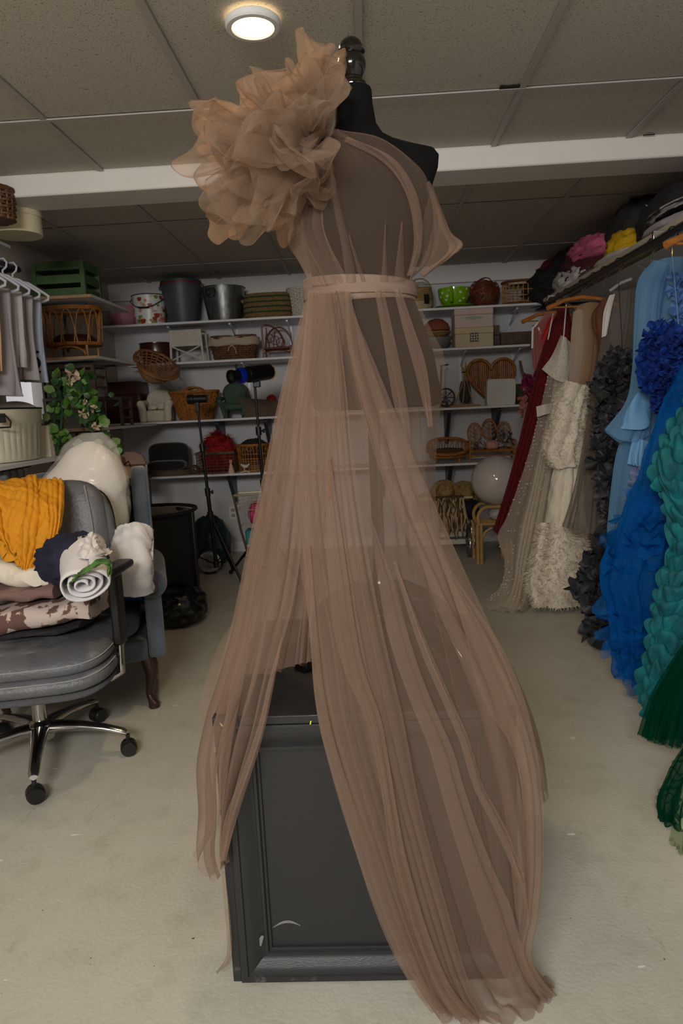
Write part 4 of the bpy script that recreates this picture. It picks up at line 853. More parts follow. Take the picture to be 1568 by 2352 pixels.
x = sx(702, 722); c = (x, YS, Z1); t = thing('white_basket', 'round white wicker basket on the top shelf beside the gown', 'basket', c); woven(t, c, [(.11, .004), (.145, .23)], M_whitew, rows=16, stakes=30)
# ---- top shelf, right
x = sx(965, 700); c = (x, YS, Z1); t = thing('seagrass_basket', 'small two-tone seagrass basket with a rope handle and black tag', 'basket', c); mbs = [MB(), MB()]
for i in range(13): torus_row(mbs[0 if i > 4 else 1], .088+.012*math.sin(PI*i/12), .008+.0145*i, .0085, c, 1, 1, 40, .003, i*1.3, 20)
mbs[0].build('seagrass_weave', M_straw, t); mbs[1].build('pale_weave', mat('pale_seagrass', (196, 178, 142), .8, var=.3, vscale=60), t); MB().lathe([(.085, .002), (.085, .01)], c, 30).build('bottom', M_straw, t)
MB().tube(arc((x, YS, Z1+.18), .09, .085, 0, PI), .006).build('rope_handle', M_straw, t)
MB().box((x+.045, YS-.10, Z1+.085), (.045, .004, .075), rz=.3).build('black_tag', M_plas, t, bevel=.001)
x = sx(1043, 698); c = (x, YS, Z1); M_lime2 = mat('lime_glaze', (122, 178, 20), .18, coat=.5); t = thing('teacup_planter', 'large lime green teacup planter with white dots and a saucer on the top shelf', 'planter', c)
MB().lathe([(.03, .002), (.10, .008), (.155, .024), (.158, .029), (.15, .028), (.09, .014), (.03, .012)], c, 48).build('saucer', M_lime2, t)
cp = MB().lathe([(.06, .014), (.072, .02), (.105, .055), (.126, .10), (.134, .15), (.135, .168), (.128, .168), (.12, .12), (.09, .05), (.01, .03)], c, 48).build('cup', M_lime2, t)
MB().tube([(x-.035, YS-.128, Z1+.15), (x-.045, YS-.17, Z1+.155), (x-.05, YS-.195, Z1+.11), (x-.045, YS-.165, Z1+.06), (x-.035, YS-.11, Z1+.05)], [.012, .015, .016, .014, .012], 10).build('handle', M_lime2, t)
rs = np.random.RandomState(2)
for a, z in ((-2.5, .13), (-2.3, .075), (-1.95, .14), (-1.3, .125), (-1.0, .08), (-.85, .15), (-.55, .11), (-1.25, .06), (-2.75, .1), (-2.15, .1), (-.3, .14)):
    r_ = np.interp(z, [.02, .055, .10, .15, .168], [.072, .105, .126, .134, .135]); n_ = 10
    MB().add([(x+(r_+.0012+.012*.3*math.sin(b)*0)*math.cos(a+.0115*math.cos(b)/r_), YS+(r_+.0012)*math.sin(a+.0115*math.cos(b)/r_), Z1+z+.0115*math.sin(b)) for b in np.linspace(0, 2*PI, n_+1)[:-1]], [tuple(range(n_))]).build('white_dot', M_white, cp, smooth=False)
x = sx(1112, 694); c = (x, YS, Z1); t = thing('vine_ball_basket', 'round reddish vine basket with open weave on the top shelf', 'basket', c); mb = MB()
for i in range(26):
    ax = Vector((random.gauss(0, 1), random.gauss(0, 1), random.gauss(0, .4)+1.3)).normalized(); b1 = ax.orthogonal().normalized(); b2 = ax.cross(b1); off = random.uniform(-.05, .05); rr = math.sqrt(.125**2-off*off)
    mb.tube([Vector((x, YS, Z1+.118))+ax*off*.9+(b1*math.cos(a)+b2*math.sin(a))*rr*1.02 for a in np.linspace(0, 2*PI, 27)[:-1]], .0045, 5, closed=True)
mb.v = [(a, b, Z1+.004+max(0, (z-Z1)*.98)) for a, b, z in mb.v]; mb.build('vine_weave', M_redw, t)
MB().lathe([(.02, .006), (.09, .03), (.112, .1), (.10, .18), (.07, .21)], c, 28, cap=False).build('inner_wall', M_brownw, t)
x = sx(1200, 690); c = (x, YS, Z1); t = thing('cane_grid_basket', 'oval cane basket with an open square grid on the top shelf', 'basket', c); mb = MB()
for z in (.03, .075, .12, .165): torus_row(mb, .165, z, .0035, c, 1, .7, 44)
for k in range(26):
    a = 2*PI*k/26; mb.tube([(x+.165*math.cos(a), YS+.115*math.sin(a), Z1+.01), (x+.165*math.cos(a), YS+.115*math.sin(a), Z1+.185)], .0035, 5)
mb.build('cane_grid', M_tan, t); b = MB(); torus_row(b, .168, .19, .012, c, 1, .7); torus_row(b, .168, .014, .013, c, 1, .7); b.build('wooden_hoops', M_brownw, t); MB().lathe([(.16, .004), (.16, .014)], c, 32, 1, .7).build('bottom', M_dkwood, t)
# ---- second shelf, left
x = sx(362, 838); c = (x, YS, Z2); t = thing('glazed_pot', 'dark oxblood round wooden pot on the second shelf', 'pot', c)
MB().lathe([(.10, .0), (.125, .01), (.138, .06), (.14, .13), (.136, .165), (.142, .17), (.142, .178), (.128, .178), (.12, .06), (.01, .03)], c, 40).build('body', M_maroon, t)
x = sx(437, 832); c = (x, YS, Z2); t = thing('wicker_stool', 'white wicker doll stool with crossed legs on the second shelf', 'stool', c)
mb = MB(); hw, hd = .125, .10
for i in range(13): mb.tube([(x-hw-.008, YS-hd, Z2+.150+i*.0085), (x+hw+.008, YS-hd, Z2+.150+i*.0085)], .0046, 5)
for i in range(34): mb.tube([(x-hw+i*hw*2/33, YS-hd-.004, Z2+.145), (x-hw+i*hw*2/33, YS-hd-.004, Z2+.26)], .0024, 4)
for i in range(20): mb.tube([(x-hw-.01, YS-hd+i*hd*2/19, Z2+.262), (x+hw+.01, YS-hd+i*hd*2/19, Z2+.262)], .0055, 5)
mb.build('woven_seat', M_whitew, t)
for px_ in (-1, 1):
    for py_ in (-1, 1): MB().tube([(x+px_*(hw+.012), YS+py_*hd, Z2), (x+px_*hw, YS+py_*hd, Z2+.26)], .010, 8).build('leg', M_whitew, t)
MB().tube([(x-hw, YS-hd-.006, Z2+.02), (x+hw, YS-hd-.006, Z2+.135)], .006).tube([(x+hw, YS-hd-.012, Z2+.02), (x-hw, YS-hd-.012, Z2+.135)], .006).build('cross_brace', M_whitew, t)
MB().tube([(x-hw, YS-hd, Z2+.14), (x+hw, YS-hd, Z2+.14)], .008).tube([(x-hw, YS+hd, Z2+.14), (x+hw, YS+hd, Z2+.14)], .008).build('rail', M_whitew, t)
x = sx(540, 825); c = (x, YS, Z2); t = thing('picnic_basket', 'brown wicker picnic basket lined with linen tied in a bow', 'basket', c)
woven(t, c, [(.155, .004), (.19, .18)], M_brownw, rows=10, stakes=28, sx_=1.06, sy_=.62, sq=.7)
M_linen = mat('linen', (176, 160, 136), .85, bump=.2, bscale=90)
mb = MB(); G = np.zeros((49, 6, 3))
for i in range(49):
    a = 2*PI*i/48
    for j in range(6):
        rr = .202+.004*math.sin(9*a+j)+.006*math.sin(PI*j/5); ca, sa = math.cos(a), math.sin(a); G[i, j] = (x+rr*1.06*math.copysign(abs(ca)**.7, ca), YS+rr*.62*math.copysign(abs(sa)**.7, sa), Z2+.118+.014*j+.004*math.sin(7*a))
mb.grid(G).build('linen_liner', M_linen, t, solid=.002)
for s in (-1, 1):
    MB().lathe([(.09, .192), (.095, .2), (.09, .206)], (x+s*.10, YS, Z2), 24, 1, 1.1, sq=.7).build('lid', M_brownw, t, bevel=.004)
MB().tube([(x+.005, YS-.128, Z2+.118), (x-.022, YS-.135, Z2+.10), (x-.03, YS-.134, Z2+.07)], .004).tube([(x+.005, YS-.128, Z2+.118), (x+.03, YS-.135, Z2+.09), (x+.038, YS-.134, Z2+.045)], .004).tube([(x+.005+.016*math.cos(a), YS-.132, Z2+.125+.01*math.sin(a)) for a in np.linspace(0, 6.28, 12)[:-1]], .004, 5, closed=True).build('linen_bow', M_linen, t)
x = sx(640, 820); c = (x, YS, Z2); t = thing('cane_doll_chair', 'red brown cane doll chair with arched lattice back on the second shelf', 'chair', c)
mb = MB(); hw, hd = .115, .10
MB().tube([(x-hw, YS-hd, Z2), (x-hw, YS-hd, Z2+.25), (x-hw+.02, YS-hd, Z2+.27)]+arc((x-hw+.02, YS-hd, Z2+.085), .16, .185, PI/2, .12, 12), .0075, 7).build('front_frame', M_redw, t)
MB().tube(arc((x, YS+hd*.7, Z2+.1), hw, .165, 0, PI, 18), .0075, 7).build('back_frame', M_redw, t)
for i in range(6): mb.tube([(x-hw+.02+i*.034, YS-hd, Z2+.085), (x-hw+.02+i*.034+.02*(-1)**i, YS-hd, Z2+.25-.006*i*i)], .004, 5)
for i in range(3): mb.tube([(x-hw+.06+.035*math.cos(a)+i*.045, YS-hd, Z2+.16-.018*i+.035*math.sin(a)) for a in np.linspace(0, 6.28, 14)[:-1]], .004, 5, closed=True)
mb.build('lattice', M_redw, t); mb = MB()
for i in range(7): mb.tube([(x-hw, YS-hd+i*hd*.28, Z2+.08), (x+hw+.01, YS-hd+i*hd*.28, Z2+.08)], .008, 6)
mb.build('seat', M_redw, t)
for px_ in (-1, 1):
    for py_ in (-1, .7): MB().tube([(x+px_*hw, YS+py_*hd, Z2), (x+px_*hw, YS+py_*hd, Z2+.1)], .008, 7).build('leg', M_redw, t)
MB().tube(arc((x, YS-hd, Z2+.03), hw, .03, 0, PI, 12), .005).build('arched_brace', M_redw, t)
# ---- second shelf, right
x = sx(1003, 795); M_terra = mat('terracotta_felt', (140, 70, 52), .85, var=.2, vscale=8)
for k, (m, r_, h_, z_, lab) in enumerate(((mat('grey_bowl', (112, 108, 104), .6), .125, .10, .0, 'grey bowl at the bottom of the bowl stack on the second shelf'), (M_straw, .12, .045, .103, 'straw coloured shallow bowl in the middle of the bowl stack'), (M_terra, .11, .11, .15, 'terracotta red rounded bowl on top of the bowl stack'))):
    c = (x, YS, Z2+z_); t = tag((MB().lathe([(r_*.5, .0), (r_*.75, h_*.3), (r_, h_*.85), (r_*.99, h_), (r_*.93, h_), (r_*.7, h_*.4), (.01, h_*.12)], c, 36) if k < 2 else MB().lathe([(r_*.8, 0), (r_, .01), (r_*1.02, h_*.25), (r_*.85, h_*.62), (r_*.5, h_*.9), (.005, h_)], c, 36)).build('bowl', m, None, loc=c), lab, 'bowl', 'bowls in the stack')
x = sx(1082, 798); YBX = 6.02
for k, (col, h_, z_, lab) in enumerate(((((196, 178, 144)), .155, 0, 'beige box with a dark floral tile emblem, lower of two boxes on the second shelf'), (((200, 178, 170)), .148, .156, 'pale pink box with a green oval ornament, on top of the beige box'))):
    c = (x, YBX, Z2+z_); t = thing('keepsake_box', lab, 'box', c, 'two keepsake boxes'); m = mat('box_paper_%d' % k, col, .7, var=.06, vscale=20)
    MB().span((x-.155, YBX-.11, Z2+z_), (x+.155, YBX+.11, Z2+z_+h_*.68)).build('box_base', m, t, bevel=.003); MB().span((x-.157, YBX-.112, Z2+z_+h_*.69), (x+.157, YBX+.112, Z2+z_+h_)).build('lid', m, t, bevel=.003)
    yf = YBX-.1135
    if k == 0:
        e = MB().span((x-.034, yf, Z2+.04), (x+.034, yf+.004, Z2+.112)).build('floral_tile', mat('tile_black', (40, 38, 34), .4), t); mb = MB()
        for q in range(8):
            a = q*PI/4; r_ = .022 if q % 2 == 0 else .027; mb.add([(x+r_*math.cos(a)+.009*math.cos(b)*math.cos(a)-.006*math.sin(b)*math.sin(a), yf-.0008, Z2+.076+r_*math.sin(a)+.009*math.cos(b)*math.sin(a)+.006*math.sin(b)*math.cos(a)) for b in np.linspace(0, 6.28, 9)[:-1]], [tuple(range(8))])
        mb.add([(x+.008*math.cos(b), yf-.0008, Z2+.076+.008*math.sin(b)) for b in np.linspace(0, 6.28, 11)[:-1]], [tuple(range(10))]); mb.build('petal_motif', mat('tile_cream', (190, 182, 160), .5), e, smooth=False)
    else:
        mb = MB(); mo = mat('sage_ornament', (142, 156, 132), .5)
        for dx, a_, b_ in ((0, .017, .017), (-.034, .030, .010), (.034, .030, .010), (-.058, .018, .006), (.058, .018, .006)): mb.add([(x+dx+a_*math.cos(b), yf-.001-.0003*abs(dx)*10, Z2+z_+.075+b_*math.sin(b)) for b in np.linspace(0, 6.28, 15)[:-1]], [tuple(range(14))])
        mb.build('oval_ornament', mo, t, smooth=False, solid=.002)
def plank_box(name, x0, x1, y0, y1, z, h, m, lab, cat='box', slats=2, th=.012):
    t = thing(name, lab, cat, ((x0+x1)/2, (y0+y1)/2, z)); MB().span((x0, y0, z), (x1, y1, z+th)).build('bottom', m, t); e = h/slats
    for k in range(slats):
        for a, b in (((x0, y0), (x1, y0+th)), ((x0, y1-th), (x1, y1)), ((x0, y0+th), (x0+th, y1-th)), ((x1-th, y0+th), (x1, y1-th))): MB().span((a[0], a[1], z+th+k*e+.002), (b[0], b[1], z+th+(k+1)*e-.002)).build('slat', m, t, bevel=.001)
    return t
M_oldw = mat('weathered_wood', (92, 70, 48), .7, var=.4, vscale=12, stretch=(6, 1, 1)); M_gryw = mat('grey_wood', (86, 76, 64), .7, var=.4, vscale=12)
a, b = sx(1128, 798), sx(1142, 798); plank_box('small_crate', a+.005, b+.002, 5.98, 6.2, Z2, .16, M_gryw, 'narrow grey wooden crate beside the two keepsake boxes')
a, b = sx(1145, 795), sx(1226, 790); plank_box('long_crate', a, b, 5.99, 6.22, Z2, .1, M_oldw, 'long low brown wooden crate at the right end of the second shelf', slats=1)
a = sx(1228, 742); t = plank_box('hanging_crate', a-.0, a+.13, 6.12, 6.30, Z2+.105, .17, M_gryw, 'grey wooden frame box standing near the right end of the second shelf', slats=2)
t.location[2] = Z2+.002; t.location[0] += .03
# ---- third shelf, left
x = sx(300, 955); plank_box('brown_chest', x-.17, x+.11, 5.98, 6.28, Z3, .34, M_maroon, 'dark reddish brown chest in the shadowed corner of the third shelf', 'chest', slats=3)
M_boucle = mat('cream_boucle', (208, 199, 178), .95, bump=.7, bscale=70, var=.12, vscale=40); x = sx(366, 964); c = (x, YS, Z3)
t = thing('doll_armchair', 'cream boucle doll armchair with two small cushions on the third shelf', 'armchair', c)
MB().box((x, YS, Z3+.05), (.19, .19, .10)).build('seat', M_boucle, t, bevel=.025, seg=3)
pr = [(x-.105, 0), (x-.115, .16)]+[(x+.118*math.cos(a), .17+.12*math.sin(a)) for a in np.linspace(PI, 0, 14)]+[(x+.115, .16), (x+.105, 0)]
mb = MB(); k = len(pr); mb.add([(a, YS+.04, Z3+b) for a, b in pr]+[(a, YS+.11, Z3+b) for a, b in pr], [tuple(range(k)), tuple(range(2*k-1, k-1, -1))]+[(i, k+i, k+(i+1) % k, (i+1) % k) for i in range(k)]); mb.build('backrest', M_boucle, t, bevel=.02, seg=3)
for s in (-1, 1): MB().tube([(x+s*.105, YS-.105, Z3+.005), (x+s*.108, YS-.108, Z3+.11), (x+s*.12, YS-.10, Z3+.15), (x+s*.12, YS+.06, Z3+.16)], [.03, .034, .035, .03], 12).build('arm', M_boucle, t)
for s in (-1, 1): tag(lump((x+s*.038+.01, YS-.07, Z3+.102), (.036 if s < 0 else .042, .02, .026 if s < 0 else .032), 4+s, .05).build('doll_cushion', M_boucle, None, loc=(x+s*.038, YS-.07, Z3+.102), auto=180), 'tiny cream cushion on the %s side of the boucle doll armchair' % ('left' if s < 0 else 'right'), 'cushion', 'doll armchair cushions')
x = sx(450, 957); c = (x, YS, Z3); t = thing('honey_basket', 'large honey wicker basket with arched handles on the third shelf', 'basket', c); woven(t, c, [(.135, .004), (.205, .235)], M_honey, rows=15, stakes=28, sy_=.72, rim=.016)
for y_ in (-.07, .07): MB().tube(arc((x+.0, YS+y_, Z3+.235), .075, .04, 0, PI, 12), .01).build('handle', M_honey, t)
x = sx(541, 950); c = (x, YS, Z3); t = thing('doll_wing_chair', 'green upholstered doll chair with carved wooden frame on the third shelf', 'chair', c); M_grn = mat('green_damask', (62, 88, 70), .8, var=.35, vscale=60)
pr = [(x-.07, .08), (x-.1, .2)]+[(x+.1*math.cos(a), .21+.085*math.sin(a)) for a in np.linspace(PI, 0, 12)]+[(x+.1, .2), (x+.07, .08)]
def slab_poly(pr, y0, y1): 
    k = len(pr); return MB().add([(a, y0, b) for a, b in pr]+[(a, y1, b) for a, b in pr], [tuple(range(k)), tuple(range(2*k-1, k-1, -1))]+[(i, k+i, k+(i+1) % k, (i+1) % k) for i in range(k)])
slab_poly([(a, Z3+b) for a, b in pr], YS+.02, YS+.07).build('back_pad', M_grn, t, bevel=.015); slab_poly([(x+(a-x)*1.14, Z3+b*1.06-.006) for a, b in pr], YS+.06, YS+.085).build('back_frame', M_dkwood, t, bevel=.008)
pillow_pad((x, YS-.03, Z3+.095), (.17, .17, .06)).build('seat_pad', M_grn, t)
for s in (-1, 1):
    MB().tube([(x+s*.075, YS-.10, Z3+.02), (x+s*.095, YS-.10, Z3+.10), (x+s*.118, YS-.09, Z3+.15), (x+s*.125, YS-.06, Z3+.165), (x+s*.11, YS+.05, Z3+.17)], [.014, .017, .02, .024, .016], 10).build('scroll_arm', M_grn, t)
    for y_ in (-.09, .07): MB().tube([(x+s*.07, YS+y_, Z3+.08), (x+s*.08, YS+y_, Z3)], .012).build('leg', M_dkwood, t)
a, b = sx(560, 950), sx(648, 948); t = thing('wooden_trough', 'brown wooden trough with slanted ends on the third shelf behind the spotlight pole', 'trough', ((a+b)/2, 6.05, Z3))
for y_ in (5.97, 6.17): slab_poly([(a+.04, Z3), (b-.0, Z3), (b+.05, Z3+.12), (a-.03, Z3+.17)], y_, y_+.014).build('side_board', M_oldw, t)
MB().span((a+.04, 5.984, Z3), (b, 6.17, Z3+.012)).build('bottom', M_oldw, t); MB().box((a+.0, 6.075, Z3+.085), (.014, .186, .18), ry=-.38).build('end_board', M_oldw, t)
q = sx(624, 930); t = tag(MB().lathe([(.045*math.cos(k), .045*math.sin(k)) for k in np.linspace(-PI/2, PI/2, 12)], (q, 6.08, Z3+.058+.08), 20, cap=False).build('red_ball', mat('red_wool', (178, 26, 22), .8), None, loc=(q, 6.08, Z3+.09)), 'bright red ball showing above the edge of the wooden trough', 'ball')
tag(lump((q, 6.08, Z3+.014), (.09, .06, .045), 6, .15).build('cloth_wad', M_cream, None, loc=(q, 6.08, Z3+.014), auto=180), 'pale cloth wad inside the wooden trough under the red ball', 'cloth')
# ---- third shelf, right
x = sx(1024, 930); t = thing('spinning_wheel', 'dark miniature wooden spinning wheel half hidden by the gown', 'toy', (x, YS, Z3))
mb = MB(); mb.tube([(x, YS+.075*math.cos(a), Z3+.085+.075*math.sin(a)) for a in np.linspace(0, 6.28, 22)[:-1]], .008, 6, closed=True)
for k in range(4): mb.tube([(x, YS+.07*math.cos(k*PI/4), Z3+.085+.07*math.sin(k*PI/4)), (x, YS-.07*math.cos(k*PI/4), Z3+.085-.07*math.sin(k*PI/4))], .004)
mb.rot(1.2, 'Z', (x, YS, 0)); mb.build('wheel', M_dkwood, t); MB().tube([(x-.05, YS, Z3), (x-.03, YS, Z3+.36)], .008).tube([(x-.04, YS, Z3+.35), (x+.03, YS, Z3+.36)], .006).box((x-.03, YS, Z3+.05), (.1, .04, .02)).tube([(x+.01, YS, Z3), (x+.01, YS, Z3+.05)], .007).build('stand', M_dkwood, t)
x = sx(1066, 926); t = thing('teepee_rack', 'small teepee of bare sticks with a dark pouch on a driftwood base', 'ornament', (x, YS, Z3)); ms = mat('bare_stick', (172, 130, 78), .7, var=.3, vscale=30)
slab_poly([(x-.125, Z3), (x+.125, Z3), (x+.135, Z3+.016), (x+.04, Z3+.022), (x-.09, Z3+.026), (x-.13, Z3+.012)], YS-.05, YS+.05).build('driftwood_base', ms, t, bevel=.004)
for p0, p1 in (((-.09, -.03), (.02, .34)), ((.07, -.03), (-.02, .35)), ((-.01, .04), (.02, .37)), ((-.02, -.045), (.0, .33))): MB().tube([(x+p0[0], YS+p0[1], Z3+.02), (x+(p0[0]+p1[0])*.4+.01, YS+p0[1]*.6, Z3+.18), (x+p1[0], YS, Z3+p1[1])], .0055, 6).build('stick', ms, t)
MB().lathe([(.03, .03), (.048, .06), (.05, .15), (.035, .21), (.015, .225)], (x+.008, YS, Z3), 24, 1, .6).build('dark_pouch', mat('slate_felt', (52, 50, 48), .9), t); b = MB(); torus_row(b, .014, .29, .005, (x+.002, YS, Z3), n=14); b.build('twine', M_plas, t)
x = sx(1133, 925); t = thing('heart_tray', 'heart shaped cane tray standing upright against the wall', 'tray', (x, 6.2, Z3)); zc = Z3+.265
def heart(s, k=64):
    o = []
    for i in range(k):
        a = 2*PI*i/k; hx = 16*math.sin(a)**3; hy = 13*math.cos(a)-5*math.cos(2*a)-2*math.cos(3*a)-.6*math.cos(4*a); o.append((x+hx/16*.2*s, zc+hy/16*.215*s))
    return o
hp = heart(1); zmin = min(p[1] for p in hp); dz = Z3+.012-zmin; hp = [(a, b+dz) for a, b in hp]; xm = np.array(hp)
MB().tube([(a, 6.16, b) for a, b in hp], .012, 8, closed=True).tube([(a, 6.185, b) for a, b in hp], .012, 8, closed=True).tube([(a, 6.205, b) for a, b in hp], .01, 8, closed=True).build('cane_rim', M_tan if False else M_honey, t)
for i in range(24):
    xx = x-.185+i*.0161; zs = []
    for (a0, b0), (a1, b1) in zip(hp, hp[1:]+hp[:1]):
        if (a0-xx)*(a1-xx) < 0: zs.append(b0+(b1-b0)*(xx-a0)/(a1-a0))
    if len(zs) >= 2: MB().tube([(xx, 6.205, min(zs)), (xx, 6.205, max(zs))], .0078, 6).build('cane_slat', M_honey if i % 5 else M_redw, t)
x = sx(1145, 928); t = thing('white_canvas_box', 'white box with a slightly bowed front before the heart tray', 'box', (x, 6.0, Z3)); pr = [(x-.118, Z3), (x+.112, Z3), (x+.12, Z3+.1), (x+.118, Z3+.205), (x-.112, Z3+.21), (x-.12, Z3+.1)]
slab_poly(pr, 5.955, 6.06).build('body', mat('off_white_card', (206, 204, 194), .75, var=.08, vscale=5), t, bevel=.004)
slab_poly([(x-.11, Z3+.205), (x+.116, Z3+.201), (x+.114, Z3+.214), (x-.108, Z3+.218)], 5.96, 6.058).build('lid', mat('off_white_card', (206, 204, 194), .75), t, bevel=.003)
x = sx(1212, 925); c = (x, 6.06, Z3); t = thing('dark_straw_basket', 'dark straw basket with a bent branch handle behind the red dress', 'basket', c); woven(t, c, [(.10, .004), (.14, .16)], M_gryw, rows=12, stakes=22); MB().tube([(x+.10, 6.06, Z3+.16), (x+.02, 6.05, Z3+.20), (x-.05, 6.05, Z3+.26), (x-.07, 6.05, Z3+.36)], .012).build('branch_handle', M_gryw, t)
# ---- lowest shelf, left
x = sx(391, 1090); c = (x, YS, Z4); t = thing('black_doll_sofa', 'black velvet rounded doll sofa on the lowest shelf', 'sofa', c); mb = pillow_pad((0, 0, 0), (.36, .25, .13), e=.5); mb.rot(PI/2, 'X', (0, 0, 0)); mb.v = [(v[0]+x, v[1]+YS+.02, v[2]+Z4+.155) for v in mb.v]; M_bvel = mat('black_velvet', (22, 22, 22), .9, sheen=.3); mb.build('backrest', M_bvel, t, auto=60)
pillow_pad((x, YS-.06, Z4+.085), (.33, .2, .09), e=.5).build('seat_pad', M_bvel, t, auto=60); MB().lathe([(.21, 0), (.215, .02), (.2, .045), (.18, .045)], (x+.01, YS-.01, Z4), 36, 1, .72).build('wooden_base', M_oldw, t)
x = sx(452, 1085); c = (x, YS-.03, Z4+.04); t = thing('turned_toy', 'small dark turned wooden wheel between the black sofa and the red fluff', 'toy', (x, YS-.03, Z4)); MB().lathe([(.01, -.02), (.03, -.02), (.04, -.01), (.04, .01), (.03, .02), (.01, .02)], (x, YS-.05, Z4+.04), 22, axis='Y').build('wheel', M_dkwood, t); MB().lathe([(.002, -.026), (.012, -.024), (.012, .024), (.002, .026)], (x, YS-.05, Z4+.04), 12, axis='Y').build('hub', M_maroon, t)
x = sx(503, 1085); c = (x, YS-.01, Z4); t = thing('wire_basket', 'square grid wire basket with a wooden rim under the red fluff', 'basket', c); mb = MB(); hw, hd = .16, .12
for z in np.linspace(.012, .165, 7): mb.tube([(x-hw, YS-.01-hd, Z4+z), (x+hw, YS-.01-hd, Z4+z), (x+hw, YS-.01+hd, Z4+z), (x-hw, YS-.01+hd, Z4+z)], .0028, 5, closed=True)
for q in np.linspace(-1, 1, 12):
    for y_ in (-hd, hd): mb.tube([(x+q*hw, YS-.01+y_, Z4+.005), (x+q*hw, YS-.01+y_, Z4+.17)], .0028, 5)
for q in np.linspace(-.8, .8, 7):
    for x_ in (-hw, hw): mb.tube([(x+x_, YS-.01+q*hd, Z4+.005), (x+x_, YS-.01+q*hd, Z4+.17)], .0028, 5)
mb.build('wire_grid', M_wire, t); MB().box((x, YS-.01-hd, Z4+.175), (2*hw+.02, .014, .022)).box((x, YS-.01+hd, Z4+.175), (2*hw+.02, .014, .022)).box((x-hw, YS-.01, Z4+.175), (.014, 2*hd, .022)).box((x+hw, YS-.01, Z4+.175), (.014, 2*hd, .022)).build('wooden_rim', M_oldw, t); MB().span((x-hw, YS-.01-hd, Z4+.002), (x+hw, YS-.01+hd, Z4+.012)).build('bottom', M_oldw, t)
M_redf = mat('red_fluff', (150, 14, 14), .9); lp = lump((x+.01, YS-.01, Z4+.02), (.135, .10, .155), 8, .15)
def furry(mb, m, parent, loc, n, ln, seed=0, name='fluff', w=.004, down=.3):
    """tufts of thin tapering blades on the surface of mb, joined into one piece"""
    rs = np.random.RandomState(seed); V = np.array(mb.v); out_ = MB(); cc = V.mean(0); cl = rs.normal(0, .7, (60, 3))
    for k in range(n):
        f = mb.f[rs.randint(len(mb.f))]; p = V[list(f)].mean(0)+rs.normal(0, .004, 3); nn = np.cross(V[f[1]]-V[f[0]], V[f[2]]-V[f[0]]); nn /= np.linalg.norm(nn)+1e-9
        if nn@(p-cc) < 0: nn = -nn
        d = nn*.6+cl[int(p[0]*37+p[2]*29) % 60]*.5+rs.normal(0, .35, 3); d[2] -= down; d /= np.linalg.norm(d); s = np.cross(d, rs.normal(0, 1, 3)); s /= np.linalg.norm(s); L_ = ln*rs.uniform(.5, 1.3)
        e = p+d*L_; e[2] -= down*L_*.4; md = p+d*L_*.55; out_.add([p-s*w, p+s*w, md+s*w*.6, e, md-s*w*.6], [(0, 1, 2, 3, 4)])
    o = out_.build(name, m, parent, loc=loc, auto=180)
    return o
t2 = thing('red_fluff', 'bright red shaggy feather fluff heaped in the wire basket', 'fluff', (x, YS-.01, Z4+.02)); lp.build('core', M_redf, t2, auto=180); o = furry(lp, M_redf, t2, None, 2200, .05, 3, 'feathers', .003); o['kind'] = 'stuff'
x = sx(586, 1080); c = (x, YS+.02, Z4); t = thing('cane_basket', 'honey cane basket with open bars and a looped border on the lowest shelf', 'basket', c); mb = MB(); r_ = .145
for k in range(34): mb.tube([(x+r_*.94*math.cos(2*PI*k/34), YS+.02+r_*.8*math.sin(2*PI*k/34), Z4+.01), (x+r_*math.cos(2*PI*k/34), YS+.02+r_*.85*math.sin(2*PI*k/34), Z4+.225)], .0042, 5)
for z in (.03, .05, .09, .11, .15): torus_row(mb, r_*(.95+.2*z), z, .0045, c, 1, .85)
mb.build('cane_bars', M_honey, t); mb = MB()
for k in range(11):
    a0 = 2*PI*k/11; mb.tube([(x+(r_+.006)*math.cos(a0+.19*math.cos(b)), YS+.02+(r_+.006)*.85*math.sin(a0+.19*math.cos(b)), Z4+.198+.02*math.sin(b)) for b in np.linspace(0, 6.28, 13)[:-1]], .004, 5, closed=True)
mb.build('looped_border', M_honey, t); b = MB(); torus_row(b, r_+.004, .226, .012, c, 1, .85); torus_row(b, r_*.94, .01, .01, c, 1, .85); b.build('rim', M_honey, t); MB().lathe([(r_*.9, .003), (r_*.9, .012)], c, 28, 1, .85).build('bottom', M_honey, t)
tag(lump((x, YS+.02, Z4+.10), (.12, .1, .09), 14, .14).build('dark_yarn', mat('dark_yarn', (46, 32, 28), .95, bump=.6, bscale=60), None, loc=(x, YS+.02, Z4+.1), auto=180), 'dark brown yarn heap filling the honey cane basket', 'yarn')
x = sx(539, 1085); y_ = 5.93; t = thing('party_hat', 'tiny pale pink party hat with a pompom at the shelf edge', 'hat', (x, y_, Z4)); MB().lathe([(.030, 0), (.028, .008), (.006, .092), (.001, .094)], (x, y_, Z4), 24).build('cone', mat('pale_pink_card', (214, 168, 156), .8), t); b = MB(); b.lathe([(.016*math.cos(k), .016*math.sin(k)) for k in np.linspace(-PI/2, PI/2, 9)], (x, y_, Z4+.102), 14, cap=False); b.build('pompom', mat('pink_pompom', (208, 140, 136), .9), t)
